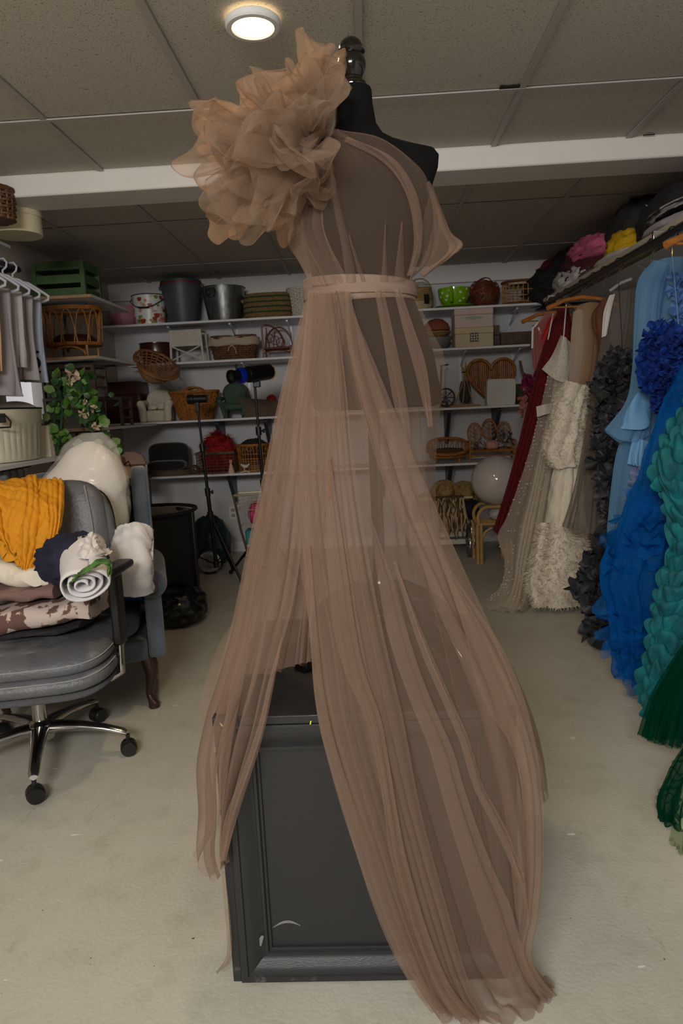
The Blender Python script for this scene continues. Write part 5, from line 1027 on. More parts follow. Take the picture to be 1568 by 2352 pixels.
x = sx(568, 1088); t = thing('bird_ornament', 'small white bird ornament on twigs at the shelf edge', 'ornament', (x, y_, Z4)); M_bird = mat('white_resin', (204, 198, 184), .5); MB().tube([(x-.03, y_, Z4+.072), (x-.022, y_, Z4+.07), (x-.012, y_, Z4+.062), (x+.006, y_, Z4+.052), (x+.03, y_, Z4+.055), (x+.05, y_, Z4+.075)], [.001, .008, .011, .018, .012, .003], 12).build('bird', M_bird, t); MB().tube([(x-.02, y_, Z4+.005), (x+.02, y_, Z4+.012), (x+.05, y_-.02, Z4-.0+.006)], .006).tube([(x+.005, y_, Z4+.008), (x+.002, y_, Z4+.04)], .0045).tube([(x-.035, y_, Z4+.004), (x+.01, y_-.02, Z4+.01)], .005).build('twigs', M_bird, t)
# cardboard tray with a strap on the left of the lowest shelf
a = P(300, 1090, 5.3); t = thing('tan_carton', 'tan card carton with a black strap standing beside the ivy', 'carton', (a[0], 5.3, a[2]-.02)); mt = mat('tan_card', (176, 142, 104), .8, var=.12, vscale=10)
z0 = a[2]-.02; MB().span((a[0]-.13, 5.2, z0), (a[0]+.09, 5.42, z0+.09)).build('box_base', mt, t, bevel=.003)
slab_poly([(a[0]-.13, z0+.09), (a[0]+.09, z0+.09), (a[0]+.075, z0+.15), (a[0]+.02, z0+.185), (a[0]-.08, z0+.19), (a[0]-.13, z0+.16)], 5.40, 5.42).build('back_flap', mat('pink_card', (186, 150, 132), .8), t); MB().tube([(a[0]-.06, 5.2, z0+.12), (a[0]-.01, 5.19, z0+.10), (a[0]+.03, 5.19, z0+.13), (a[0]+.04, 5.2, z0+.085)], .006).build('strap', M_plas, t)
MB().lathe([(.03, .0), (.04, .04), (.03, .09)], (a[0]-.07, 5.25, z0+.085), 14).build('straw_bundle', M_straw, t)
u = thing('low_stool', 'dark wooden stool carrying the tan carton in the left corner', 'stool', (a[0], 5.3, 0)); MB().span((a[0]-.15, 5.16, z0-.03), (a[0]+.11, 5.46, z0-.001)).build('seat', M_dkwood, u, bevel=.005)
for q in (-.13, .09):
    for r_ in (5.19, 5.43): MB().tube([(a[0]+q, r_, 0), (a[0]+q, r_, z0-.028)], .015).build('leg', M_dkwood, u)
# ---- lowest shelf, right
x = sx(1028, 1060); c = (x, YS, Z4); t = thing('cane_doll_sofa', 'round cane doll sofa with a brown cushion on the lowest shelf', 'sofa', c); mb = MB()
MB().tube([(x+.175*math.cos(a), YS-.02+.11*math.sin(a), Z4+.07+.13*max(0, math.sin(a*1.0))**.7+.03*(math.cos(a)**2)) for a in np.linspace(0, 2*PI, 40)[:-1]], .012, 8, closed=True).build('cane_rim', M_honey, t)
for k in range(22):
    a = PI*k/21; z1 = .07+.13*math.sin(a)**.7+.03*math.cos(a)**2; s_ = .06*(1 if k % 2 else -1); mb.tube([(x+.15*math.cos(a+s_), YS-.02+.095*math.sin(a+s_), Z4+.06), (x+.175*math.cos(a-s_), YS-.02+.11*math.sin(a-s_), Z4+z1)], .0042, 5)
mb.build('zigzag_cane', M_honey, t); b = MB()
for z in (.045, .06, .075): torus_row(b, .15+.1*(z-.045), z, .009, c, 1, .65)
b.build('base_hoops', M_honey, t); MB().lathe([(.02, .05), (.135, .055), (.15, .085), (.12, .115), (.02, .125)], (x, YS-.01, Z4), 32, 1, .62).build('brown_cushion', mat('brown_velvet', (84, 54, 36), .85), t)
for a in (.6, 2.5, 3.8, 5.6): MB().tube([(x+.12*math.cos(a), YS+.075*math.sin(a), Z4), (x+.12*math.cos(a), YS+.075*math.sin(a), Z4+.05)], .011).build('leg', M_honey, t)
x = sx(1128, 1055); c = (x, YS, Z4); t = thing('leaf_back_bench', 'cane doll bench with three leaf shaped backs on the lowest shelf', 'bench', c); mb = MB(); hw = .19
for i in range(9): mb.tube([(x-hw, YS-.09+i*.02, Z4+.085), (x+hw, YS-.09+i*.02, Z4+.085)], .0085, 6)
mb.build('seat', M_honey, t)
for q in (-1, 1):
    for y_ in (-.09, .08): MB().tube([(x+q*hw, YS+y_, Z4), (x+q*hw, YS+y_, Z4+.17)], .01).build('leg', M_honey, t)
    MB().tube([(x+q*hw, YS-.09, Z4+.165), (x+q*hw, YS+.08, Z4+.165)], .01).build('arm', M_honey, t)
MB().tube([(x-hw, YS-.09, Z4+.045), (x+hw, YS-.09, Z4+.045)], .007).build('rail', M_honey, t)
for q, zz_ in ((-.125, .0), (0, .03), (.125, .0)):
    b = MB(); ct = Z4+.235+zz_; b.tube([(x+q+.058*math.cos(a), YS+.085, ct+.082*math.sin(a)) for a in np.linspace(0, 6.28, 22)[:-1]], .0075, 6, closed=True).tube([(x+q, YS+.085, ct-.14), (x+q, YS+.085, ct+.08)], .006)
    for k in range(3):
        for s in (-1, 1): b.tube([(x+q, YS+.085, ct-.05+.035*k), (x+q+s*.045, YS+.085, ct-.01+.035*k)], .0045)
    b.build('leaf_back', M_honey, t)
M_fl = [mat('dried_pink_flower', (156, 70, 92), .8), mat('purple_flower', (70, 54, 100), .8), mat('blush_flower', (192, 140, 132), .8), mat('dark_foliage', (44, 60, 42), .7), mat('olive_foliage', (104, 116, 62), .7)]
def flowers(name, c, r, mats, n, size, label, seed):
    rs = np.random.RandomState(seed); t = thing(name, label, 'flowers', c)
    for k, m in enumerate(mats):
        pts, nr = [], []
        for i in range(n):
            d = rs.normal(0, 1, 3); d[2] = abs(d[2]); d /= np.linalg.norm(d); pts.append(np.array(c)+d*np.array(r)*rs.uniform(.55, 1)+[0, 0, .012]); nr.append(d+[0, -.6, 0])
        petals(MB(), pts, nr, size, seed+k, wav=.25).build('blossoms' if k != len(mats)-1 else 'foliage', m, t, auto=180)
    MB().tube([(c[0]-r[0]*.7, c[1], c[2]+.008), (c[0], c[1], c[2]+.014), (c[0]+r[0]*.7, c[1], c[2]+.008)], .006).build('stems', M_fl[3], t)
flowers('dried_flowers', (x-.10, YS-.03, Z4+.095), (.075, .06, .085), [M_fl[0], M_fl[0], M_fl[4]], 16, .018, 'spray of dried pink flowers at the left of the leaf back bench', 5)
flowers('flower_wreath', (x+.10, YS-.02, Z4+.095), (.09, .06, .17), [M_fl[1], M_fl[2], M_fl[3], M_fl[3]], 14, .022, 'purple flower wreath with dark foliage at the right of the leaf back bench', 9)
tag(lump((x+.0, YS-.05, Z4+.095), (.055, .04, .04), 17, .1).build('pink_doll_cushion', M_fl[2], None, loc=(x, YS-.05, Z4+.095), auto=180), 'small blush pink cushion among the flowers on the leaf back bench', 'cushion')
# ---- left corner shelves
c = P(212, 690, 4.85); x0, x1, y0, y1 = -2.14, -1.79, 4.70, 5.0; z = 2.075; M_green = mat('green_crate_paint', (66, 96, 50), .6, var=.25, vscale=9); t = thing('green_crate', 'green painted slatted crate on the uppermost corner shelf', 'crate', ((x0+x1)/2, (y0+y1)/2, z))
for px_ in (x0, x1-.03):
    for py_ in (y0, y1-.03): MB().span((px_, py_, z), (px_+.03, py_+.03, z+.225)).build('post', M_green, t, bevel=.002)
for zz_ in (.0, .085, .17):
    h_ = .055
    for a, b in (((x0+.03, y0+.004), (x1-.03, y0+.016)), ((x0+.03, y1-.016), (x1-.03, y1-.004)), ((x0+.004, y0+.03), (x0+.016, y1-.03)), ((x1-.016, y0+.03), (x1-.004, y1-.03))): MB().span((a[0], a[1], z+zz_), (b[0], b[1], z+zz_+h_)).build('slat', M_green, t, bevel=.002)
MB().span((x0+.03, y0+.016, z), (x1-.03, y1-.016, z+.01)).build('bottom', M_green, t)
x, y, z = -1.985, 4.92, 1.685; t = thing('cane_bassinet', 'honey cane doll bassinet with looped sides on the middle corner shelf', 'bassinet', (x, y, z)); mb = MB(); b = MB(); rx_, ry_ = .185, .15
for z_, k in ((.095, 1), (.105, 1), (.33, 1.08), (.342, 1.08)): torus_row(b, rx_*k, z_, .0065, (x, y, z), 1, .8)
b.build('woven_rims', M_honey, t)['kind'] = 'stuff'; loops = 13
for k in range(loops):
    a0 = 2*PI*k/loops; w_ = 2*PI/loops*.62
    mb.tube([(x+rx_*(1+.08*q)*math.cos(a0-w_+2*w_*s_), y+rx_*.8*(1+.08*q)*math.sin(a0-w_+2*w_*s_), z+.105+q*.225) for s_, q in [(0, 0), (.08, .3), (.18, .6), (.30, .88), (.5, 1.0), (.70, .88), (.82, .6), (.92, .3), (1, 0)]], .0048, 5)
mb.build('cane_loops', M_honey, t); MB().lathe([(.17, .09), (.17, .10)], (x, y, z), 32, 1, .8).build('bottom', M_honey, t)
MB().lathe([(.15, .101), (.16, .13), (.12, .165), (.01, .17)], (x, y, z), 28, 1, .8).build('dark_mattress', M_maroon, t)
for a in (.7, 2.4, 3.9, 5.5):
    lx, ly = x+.165*math.cos(a), y+.13*math.sin(a); MB().tube([(lx, ly, z), (lx, ly, z+.095)], .009).build('leg', M_honey, t)
MB().tube(arc((x, y-.13, z+.02), .12, .06, 0, PI), .007).build('arched_brace', M_honey, t)
x, y, z = -1.70, 5.66, Z3+.345; t = thing('round_tray_basket', 'large round brown vine basket tipped on its side in the left corner', 'basket', (x, y, z)); mb = MB()
for i in range(13): torus_row(mb, .04+.0105*i, .004+.0009*i*i*1.1, .006, (x, y, z), n=44, wob=.003, ph=i*PI, k=14)
for k in range(20): mb.tube([(x+(.036+.0105*i)*math.cos(2*PI*k/20), y+(.036+.0105*i)*math.sin(2*PI*k/20), z+.008+.00099*i*i) for i in range(13)], .005, 5)
mb.rot(.75, 'X', (x, y, z)); mb.rot(.9, 'Z', (x, y, z)); mb.build('vine_weave', mat('tan_vine', (150, 100, 52), .6, var=.5, vscale=25), t)
b = MB(); torus_row(b, .178, .14, .012, (x, y, z)); b.rot(.75, 'X', (x, y, z)); b.rot(.9, 'Z', (x, y, z)); b.build('rim', mat('tan_vine', (150, 100, 52), .6), t)
# dark stacked doll stools on the lowest corner shelf
for k, (x, y, z, lab) in enumerate(((-2.0, 4.85, 1.215, 'dark slatted wooden doll stool on the lowest corner shelf, the lower of two'), (-1.98, 4.88, 1.215+.214, 'dark slatted wooden doll stool stacked on top in the left corner'), (-1.93, 5.25, 1.215, 'dark wooden doll bench behind the stacked stools in the left corner'))):
    t = thing('doll_stool', lab, 'stool', (x, y, z)); w_ = .17 if k < 2 else .16
    for i in range(6): MB().span((x-w_, y-.12+i*.041, z+.19), (x+w_, y-.12+i*.041+.033, z+.21)).build('slat', M_dkwood, t, bevel=.002)
    for q in (-1, 1):
        for s in (-1, 1): MB().box((x+q*(w_-.012), y+s*.105, z+.095), (.022, .022, .19)).build('leg', M_dkwood, t)
        MB().box((x+q*(w_-.012), y, z+.06), (.016, .19, .016)).box((x+q*(w_-.012), y, z+.13), (.016, .19, .016)).build('side_rail', M_dkwood, t)
# ================================================================== LEFT WALL RACKS
t = thing('hanging_shelf', 'white melamine shelf on the left wall above the hanging garments', 'shelf', (-2.03, 2.9, 2.20)); MB().span((XL, 1.9, 2.202), (-1.87, 3.9, 2.22)).build('board', M_shelf, t, bevel=.002); MB().span((XL, 2.0, 2.0), (XL+.015, 2.03, 2.2)).span((XL, 3.7, 2.0), (XL+.015, 3.73, 2.2)).build('shelf_bracket', M_brk, t)
t = thing('clothes_rail', 'dark metal clothes rail under the shelf on the left wall', 'rail', (-1.94, 3.0, 2.13)); MB().tube([(-1.94, 2.0, 2.135), (-1.94, 4.12, 2.135)], .012, 12).build('rod', M_plas, t); MB().span((XL, 4.09, 2.12), (-1.93, 4.11, 2.15)).span((XL, 2.02, 2.12), (-1.93, 2.04, 2.15)).build('rod_holder', M_plas, t)
q = P(58, 575, 3.72); M_hat = mat('cream_hat_box', (218, 206, 172), .7, var=.06, vscale=5); t = thing('hat_box', 'cream round hat box on the shelf above the hanging garments', 'box', (q[0]-.03, 3.72, 2.22)); MB().lathe([(.12, .0), (.122, .003), (.122, .10)], (q[0]-.03, 3.72, 2.22), 48).build('box_base', M_hat, t); MB().lathe([(.1265, .085), (.1265, .15), (.12, .154), (.01, .155)], (q[0]-.03, 3.72, 2.22), 48, cap=False).build('lid', M_hat, t)
q = P(-8, 560, 3.45); t = thing('brown_basket', 'brown woven basket at the left edge on the shelf beside the hat box', 'basket', (q[0], 3.45, 2.22)); woven(t, (q[0], 3.45, 2.22), [(.09, .004), (.10, .14)], M_brownw, rows=9, stakes=18)
def hanger_mb(w_=.19, drop=.085, r=.0055):
    m1 = MB().tube([(0, 0, -.035), (0, 0, -.005), (.022, 0, .012), (.028, 0, .035), (.014, 0, .056), (-.008, 0, .056), (-.022, 0, .04)], r*.75, 7)
    m2 = MB().tube([(0, 0, -.035), (w_*.45, 0, -.06), (w_*.9, 0, -.035-drop), (w_, 0, -.05-drop), (w_*.97, 0, -.068-drop), (w_*.85, 0, -.075-drop), (0, 0, -.075-drop), (-w_*.85, 0, -.075-drop), (-w_*.97, 0, -.068-drop), (-w_, 0, -.05-drop), (-w_*.9, 0, -.035-drop), (-w_*.45, 0, -.06)], r, 8, closed=True)
    return m1, m2
def make_hanger(name, m, label, group, loc, w_=.19, rz=0, wood=False, drop=.085):
    m1, m2 = hanger_mb(w_, drop, r=.0075)
    if wood:
        m2 = MB()
        for s in (-1, 1): m2.tube([(0, 0, -.045), (s*w_*.5, -.004, -.06), (s*w_, -.014, -.105)], [.013, .012, .015], 10)
        m2.tube([(-w_*.9, -.01, -.10), (w_*.9, -.01, -.10)], .005)
    for mb in (m1, m2): mb.v = [(v[0], v[1], v[2]-.045) for v in mb.v]
    t = thing(name, label, 'hanger', (0, 0, 0), group); m1.build('hook', M_chrome if wood else m, t); m2.build('hanger_frame', m, t); t.location = loc; t.rotation_euler[2] = rz; return t
M_hgr = mat('pale_plastic', (206, 208, 216), .35); RL = 2.147
hY = [2.75, 3.02, 3.22, 3.42, 3.55, 3.68, 3.80, 3.92, 4.03]
h0 = make_hanger('clothes_hanger', M_hgr, 'white plastic hanger nearest the left edge, carrying the pale lilac grey garment', 'white hangers on the left rail', (-1.94, hY[0], RL))
hl = ['the grey garment second from the left edge', 'the light blue garment', 'the warm grey garment', 'the peach tinted garment', 'the long mauve grey garment', 'the off white folded garment', 'the dusty grey garment', 'the lettered pale blue garment']
for y, q in zip(hY[1:], hl): copy_thing(h0, (-1.94, y, RL), random.uniform(-.05, .05), 'white plastic hanger on the left rail carrying '+q)
gc = [((176, 178, 190), 'pale lilac grey garment, nearest on the left rail'), ((166, 164, 168), 'grey garment second from the left edge on the rail'), ((158, 176, 198), 'light blue garment hanging on the left rail'), ((190, 182, 178), 'warm grey garment hanging beside the light blue one'), ((214, 174, 136), 'peach tinted garment on the left rail'), ((168, 160, 168), 'mauve grey long garment hanging lowest on the left rail'), ((196, 192, 190), 'off white folded garment with a hem line on the left rail'), ((176, 170, 172), 'dusty grey garment near the end of the left rail'), ((178, 186, 206), 'pale blue garment with dark lettering, last on the left rail')]
for k, (y, (col, lab)) in enumerate(zip(hY, gc)):
    zt = RL-.045-.16; ln = [.42, .48, .40, .44, .40, .52, .37, .43, .44][k]; x = -1.94; m = mat('garment_%d' % k, col, .85, trans=.08, bump=.1, bscale=30); rs = np.random.RandomState(k)
    gs = []
    for s in np.linspace(-1, 1, 6): gs.append([(x+s*.155, y-.012, zt+.012), (x+s*.158, y-.022, zt-.04), (x+s*.155+rs.normal(0, .006), y-.03, zt-ln*.5), (x+s*.15+rs.normal(0, .014), y-.035+rs.normal(0, .01), zt-ln*(1+.03*s))])
    mb = MB()
    for g in drape(gs, nu=70, nv=24, folds=5, amp=(.003, .016), lap=1.2, seed=k+200, closed=True, bulge=.022): mb.grid(g, cu=True)
    tag(mb.build('hanging_garment', m, None, loc=(x, y, zt), auto=180), lab, 'garment')
# letters printed on the last garment
q = (-1.94+.10, 4.03-.066, 1.60); mb = MB(); mb.tube([(q[0]+.03*math.cos(a), q[1], q[2]+.03*math.sin(a)) for a in np.linspace(0, 6.28, 16)[:-1]], .007, 6, closed=True).tube([(q[0]-.02, q[1], q[2]+.055), (q[0]+.03, q[1], q[2]+.06)], .006).tube([(q[0]-.02, q[1], q[2]-.05), (q[0]+.03, q[1], q[2]-.05)], .006)
o = mb.build('dark_print', M_navy, bpy.data.objects.get('hanging_garment.008'))
# tub on the lower shelf, its lid, lower hangers
t = thing('rack_shelf', 'white melamine shelf on the left wall under the enamel tub', 'shelf', (-1.95, 3.2, 1.05)); MB().span((XL, 2.2, 1.055), (-1.70, 3.98, 1.075)).build('board', M_shelf, t, bevel=.002); MB().span((XL, 3.9, .8), (XL+.02, 3.93, 1.055)).build('shelf_bracket', M_brk, t)
x, y, z = -1.955, 3.62, 1.075; t = thing('enamel_tub', 'cream ribbed enamel tub with black rim and wire handle on the lower rack shelf', 'tub', (x, y, z)); M_enam = mat('cream_enamel', (204, 198, 178), .35, coat=.3); G = np.zeros((9, 160, 3))
pr = [(.205, .004, 0), (.21, .012, 0), (.214, .03, 1), (.22, .10, 1), (.225, .175, 1), (.228, .19, 0), (.231, .20, 0), (.236, .268, 0), (.232, .268, 0)]
for i, (r, h_, f_) in enumerate(pr):
    for k in range(160):
        a = 2*PI*k/160; ca, sa = math.cos(a), math.sin(a); rr = r-.004*f_*max(0, math.sin(a*40)); G[i, k] = (x+rr*math.copysign(abs(ca)**.8, ca), y+rr*1.2*math.copysign(abs(sa)**.8, sa), z+h_)
mb = MB().grid(G, cv=True); mb.f.append(tuple(range(160))[::-1]); mb.build('body', M_enam, t)
MB().tube([(x+.236*math.copysign(abs(math.cos(a))**.8, math.cos(a)), y+.284*math.copysign(abs(math.sin(a))**.8, math.sin(a)), z+.27) for a in np.linspace(0, 2*PI, 49)[:-1]], .005, 6, closed=True).build('black_rim', M_plas, t)
hx = P(5, 970, 3.36)[0]; hz = P(5, 970, 3.36)[2]; MB().box((hx, 3.36, hz+.02), (.035, .012, .045)).build('handle_plate', M_plas, t, bevel=.002); MB().tube([(hx-.02, 3.35, hz+.03), (hx+.03, 3.345, hz+.03), (hx+.05, 3.345, hz+.0), (hx+.045, 3.345, hz-.025), (hx-.02, 3.345, hz-.025)], .005, 6).build('handle', M_plas, t)
q = P(40, 930, 4.0); t = tag(MB().lathe([(.005, -.01), (.10, -.006), (.135, 0), (.137, .006), (.10, .006), (.004, .01)], (0, 0, 0), 40, axis='Y', sx=1.15, sy=.62).build('tub_lid', mat('grey_lid', (150, 144, 138), .5), None), 'grey oval lid leaning behind the enamel tub', 'lid'); t.location = (x-.03, 3.95, 1.075+.325-.09)
MB().span((XL+.02, 3.915, 1.0755), (-1.78, 3.97, 1.25)).build('book', M_cream, None, loc=(-1.99, 3.94, 1.0755)); tag(bpy.data.objects['book'], 'pale folded board propping the grey lid behind the enamel tub', 'board')
t = thing('lower_rail', 'lower clothes rail under the tub shelf on the left wall', 'rail', (-1.93, 3.0, .985)); MB().tube([(-1.93, 2.2, 1.03), (-1.93, 3.95, 1.03)], .012, 10).build('rod', M_plas, t); MB().span((XL, 3.93, 1.02), (-1.92, 3.95, 1.043)).span((XL, 2.22, 1.02), (-1.92, 2.24, 1.043)).build('rod_holder', M_plas, t)
M_hgr2 = mat('grey_plastic', (150, 154, 168), .4)
h0 = make_hanger('clothes_hanger', M_hgr2, 'empty grey plastic hanger in the close row on the lower left rail', 'grey hangers on the lower rail', (-1.93, 2.6, 1.012), .2, drop=.035)
for k in range(1, 17): copy_thing(h0, (-1.93, 2.6+.077*k, 1.012), random.uniform(-.06, .06))
# ================================================================== IVY GARLAND
iv = thing('ivy_garland', 'hanging artificial ivy garland with cream flowers beside the left rack', 'plant', P(150, 860, 4.05))
M_stem = mat('ivy_stem', (30, 62, 36), .6); M_leaf = [mat('ivy_leaf', (104, 150, 58), .45, col2=(48, 94, 38), vscale=30, trans=.1), mat('ivy_leaf_dark', (52, 88, 40), .45, col2=(26, 54, 28), vscale=30), mat('ivy_leaf_pale', (150, 170, 112), .5, col2=(74, 118, 58), vscale=36)]
stems = [PC((150, 862, 4.0), (165, 900, 3.98), (190, 925, 3.96), (215, 960, 3.95), (240, 1000, 3.94), (262, 1045, 3.93)), PC((140, 860, 4.05), (142, 920, 4.0), (140, 980, 3.98), (132, 1040, 3.97)), PC((150, 862, 4.02), (128, 920, 4.0), (124, 980, 3.99), (120, 1030, 3.98)), PC((150, 862, 4.0), (185, 880, 3.95), (200, 930, 3.93), (205, 975, 3.92))]
for s in stems: MB().tube(cr(s, 16), .0075, 6).build('stem', M_stem, iv)
MB().tube([P(150, 862, 4.02), (-2.0, 4.09, 1.62), (-2.1, 4.14, 1.75), (XL+.01, 4.15, 1.9)], .004, 5).build('hanging_cord', M_stem, iv)
def leaf_mesh(k):
    mb = MB(); pr = [(0, 0, 0), (.3, .10, .02), (.55, .42, .05), (.46, .72, .03), (.2, .92, .0), (0, 1.08, -.05)]; vs = []
    for px_, py_, z in pr: vs.append((0, py_, z-.05*(1 if 0 < py_ < 1 else 0)))
    n_ = len(pr); L_ = [(-a, b, c+.06) for a, b, c in pr]; R2 = [(a, b, c+.06) for a, b, c in pr]; mb.add(vs+L_+R2, [(i, i+1, n_+i+1, n_+i) for i in range(n_-1)]+[(i+1, i, 2*n_+i, 2*n_+i+1) for i in range(n_-1)])
    return mb
protos = []
rs = np.random.RandomState(12); cnt = 0
for si, s in enumerate(stems):
    pts = cr(s, 60)
    for k in range(52 if si in (0, 3) else 22):
        p = pts[rs.randint(0, 60)] if si else pts[min(59, int(rs.uniform(0, 1)**1.1*60))]; mi = rs.choice([0, 0, 1, 1, 2])
        if mi not in [m for m, _ in protos]:
            o = leaf_mesh(mi).build('leaf', M_leaf[mi], iv, auto=180); me = o.data; off = Vector(iv.location)
            for v in me.vertices: v.co = v.co+off
            protos.append((mi, me)); 
        else: o = bpy.data.objects.new('leaf', dict(protos)[mi]); C.objects.link(o); o.parent = iv
        sz = rs.uniform(.034, .066) if si != 0 else rs.uniform(.032, .058); spread = .035 if si else .05
        o.location = Vector(p)+Vector(rs.normal(0, spread, 3)*np.array([1, .6, .7]))-Vector(iv.location)
        dirv = Vector((rs.normal(0, .6), -.9+rs.normal(0, .3), rs.normal(.2, .5))).normalized()
        o.rotation_euler = (dirv.to_track_quat('Z', 'Y') @ Matrix.Rotation(rs.uniform(0, 6.28), 3, 'Z').to_quaternion()).to_euler(); o.scale = (sz,)*3
M_ivf = mat('cream_flower', (220, 196, 168), .6, trans=.2)
for px, py, sz in ((167, 860, .075), (190, 950, .06), (215, 940, .045), (222, 978, .05), (160, 880, .035), (195, 922, .03), (258, 1022, .03)):
    p = P(px, py, 3.90); rs2 = np.random.RandomState(px); pts, nr = [], []
    for i in range(6):
        a = 2*PI*i/6; d = np.array([math.cos(a), -.6, math.sin(a)]); pts.append(p+d*sz*.12); nr.append(d)
    petals(MB(), pts, nr, sz*.55, px, wav=.12).build('flower', M_ivf, iv, auto=180)
# ================================================================== FLOOR THINGS AT THE BACK LEFT
hx, hy, hr, hh = -1.42, 4.42, .29, .66; t = thing('laundry_hamper', 'black round fabric hamper with a wire frame and clear liner behind the armchair', 'hamper', (hx, hy, 0)); M_hamp = mat('black_fabric', (17, 17, 18), .85, bump=.2, bscale=200)
MB().lathe([(hr, .0), (hr, .01), (hr, hh-.01), (hr-.006, hh), (hr-.012, hh-.01), (hr-.012, .02), (.01, .02)], (hx, hy, 0), 48).build('fabric_wall', M_hamp, t)
b = MB(); torus_row(b, hr+.012, hh+.012, .013, (hx, hy, 0), n=48); b.build('top_hoop', M_hamp, t)
for a in (-.25, PI-.3, PI/2, -PI/2-.5): MB().box((hx+(hr+.02)*math.cos(a), hy+(hr+.02)*math.sin(a), hh/2+.0), (.026, .026, hh+.02), rz=a).build('frame_leg', M_plas, t, bevel=.004)
lm = skin([(0, 0, .2, .2)], 1, 1) if False else MB(); G = np.zeros((40, 8, 3))
for i in range(40):
    a = 2*PI*i/40
    for j in range(8):
        v = j/7; rr = hr-.018-.05*v+.02*math.sin(7*a+3*v); G[i, j] = (hx+rr*math.cos(a), hy+rr*math.sin(a), hh+.005-.14*v+.02*math.sin(5*a)*v)
lm.grid(G, cu=True).build('clear_liner', mat('milky_liner', (170, 166, 158), .25, alpha=.45, spec=.8), t, auto=180)
q = F(415, 1440); tag(lump((q[0]-.02, q[1]+.06, .0), (.16, .15, .13), 21, .13, n=(60, 34), freq=1.6).build('rubbish_bag', mat('black_bin_bag', (12, 12, 13), .22, bump=.5, bscale=24), None, loc=(q[0], q[1], 0), auto=180), 'shiny black rubbish bag on the floor in front of the hamper', 'bag')
# tripods
M_mblk = mat('black_metal', (18, 18, 19), .35, metal=.3)
def tripod(name, label, base, top_z, feet, hub_z, parent_extra=None, lean=(0, 0)):
    t = thing(name, label, 'tripod', (base[0], base[1], 0)); b = Vector((base[0], base[1], 0)); tp = Vector((base[0]+lean[0], base[1]+lean[1], top_z)); at_ = lambda z: b.lerp(tp, z/top_z)
    MB().tube([at_(.09), at_(top_z*.52)], .0155, 12).build('lower_pole', M_mblk, t); MB().tube([at_(top_z*.5), at_(top_z*.78)], .012, 12).build('middle_pole', M_mblk, t); MB().tube([at_(top_z*.76), at_(top_z)], .009, 10).build('upper_pole', M_mblk, t)
    for f in (.52, .78):
        MB().tube([at_(top_z*f-.03), at_(top_z*f+.03)], .021, 12).build('clamp_collar', M_plas, t); p = at_(top_z*f); MB().tube([p, p+Vector((.045, -.02, 0))], .006, 8).tube([p+Vector((.04, -.02, -.014)), p+Vector((.04, -.02, .014))], .008, 8).build('clamp_knob', M_plas, t)
    MB().tube([at_(hub_z-.03), at_(hub_z+.03)], .024, 12).build('leg_hub', M_plas, t); MB().tube([at_(.09), at_(.14)], .022, 12).build('brace_hub', M_plas, t)
    for fx, fy_ in feet:
        f = Vector((fx, fy_, .012)); h_ = at_(hub_z); MB().tube([h_, f], .0105, 8).build('leg', M_mblk, t); MB().tube([at_(.115), h_.lerp(f, .62)], .006, 6).build('leg_brace', M_mblk, t)
        MB().lathe([(.014, 0), (.016, .01), (.012, .03)], (fx, fy_, 0), 10).build('foot', M_plas, t)
    return t, tp
f2 = F(508, 1320); b0 = (-1.2, 5.3); feet = [(F(555, 1340)[0], F(555, 1340)[1]), (-1.42, 5.22), (-1.13, 5.55)]
t, tp = tripod('light_stand', 'thin black tripod stand with a small black flash head', b0, 1.31, feet, .50, lean=(-.055, 0))
MB().box(tp+Vector((0, 0, .03)), (.028, .028, .10)).build('tilt_bracket', M_plas, t, bevel=.005); MB().lathe([(.02, -.075), (.036, -.07), (.038, -.03), (.03, -.02), (.03, .07), (.024, .075)], tuple(tp+Vector((.0, 0, .075))), 20, axis='X').build('flash_head', M_plas, t, bevel=.003)
b0 = (P(600, 1130, 5.0)[0]+.03, 5.0); f3 = F(530, 1318); feet = [(f3[0], f3[1]), (-.50, 4.85), (-.72, 5.3)]
zt = P(585, 885, 5.0); t, tp = tripod('spotlight_stand', 'black tripod stand carrying the black spotlight with a blue ring', b0, zt[2], feet, .45, lean=(zt[0]-b0[0], 0))
MB().box(tp+Vector((.015, 0, .02)), (.05, .04, .07)).build('tilt_bracket', M_plas, t, bevel=.006)
s0, s1 = P(528, 866, 4.82), P(622, 853, 5.06); d = Vector(s1)-Vector(s0); L_ = d.length; sp = thing('spotlight', 'black spotlight with a round front lens and a blue ring on the tripod', 'spotlight', tuple(s0)); q_ = d.to_track_quat('Z', 'Y')
def along(prof, m, nm, n_=28, cap=True):
    mb = MB().lathe(prof, (0, 0, 0), n_, cap=cap); mb.v = [tuple(Vector(s0)+q_ @ Vector(v)) for v in mb.v]; return mb.build(nm, m, sp)
M_blue = mat('blue_anodised', (18, 52, 200), .3, metal=.5); s = L_/.34
along([(.036, .0), (.047, .0), (.048, .02), (.041, .035), (.041, .07)], M_mblk, 'lens_hood', cap=False); along([(.002, .018), (.036, .02), (.036, .03)], mat('lens_glass', (54, 60, 56), .08, spec=1), 'lens'); along([(.044, .07), (.053, .075), (.055, .085), (.055, .105), (.050, .112)], M_blue, 'blue_ring'); along([(.048, .108), (.05, .14), (.056, .145), (.056, L_-.02), (.048, L_-.0), (.01, L_)], M_mblk, 'housing')
MB().tube([s1+np.array([-.015, -.03, .045]), s1+np.array([.03, -.04, .03]), s1+np.array([.04, -.04, -.03]), s1+np.array([.01, -.04, -.06])], .003, 5).build('yellow_cord', mat('yellow_cord', (190, 150, 80), .7), sp); MB().tube([s0+np.array([.05, -.01, .05]), s0+np.array([.05, -.012, .085])], .008, 8).build('knob', M_plas, sp)
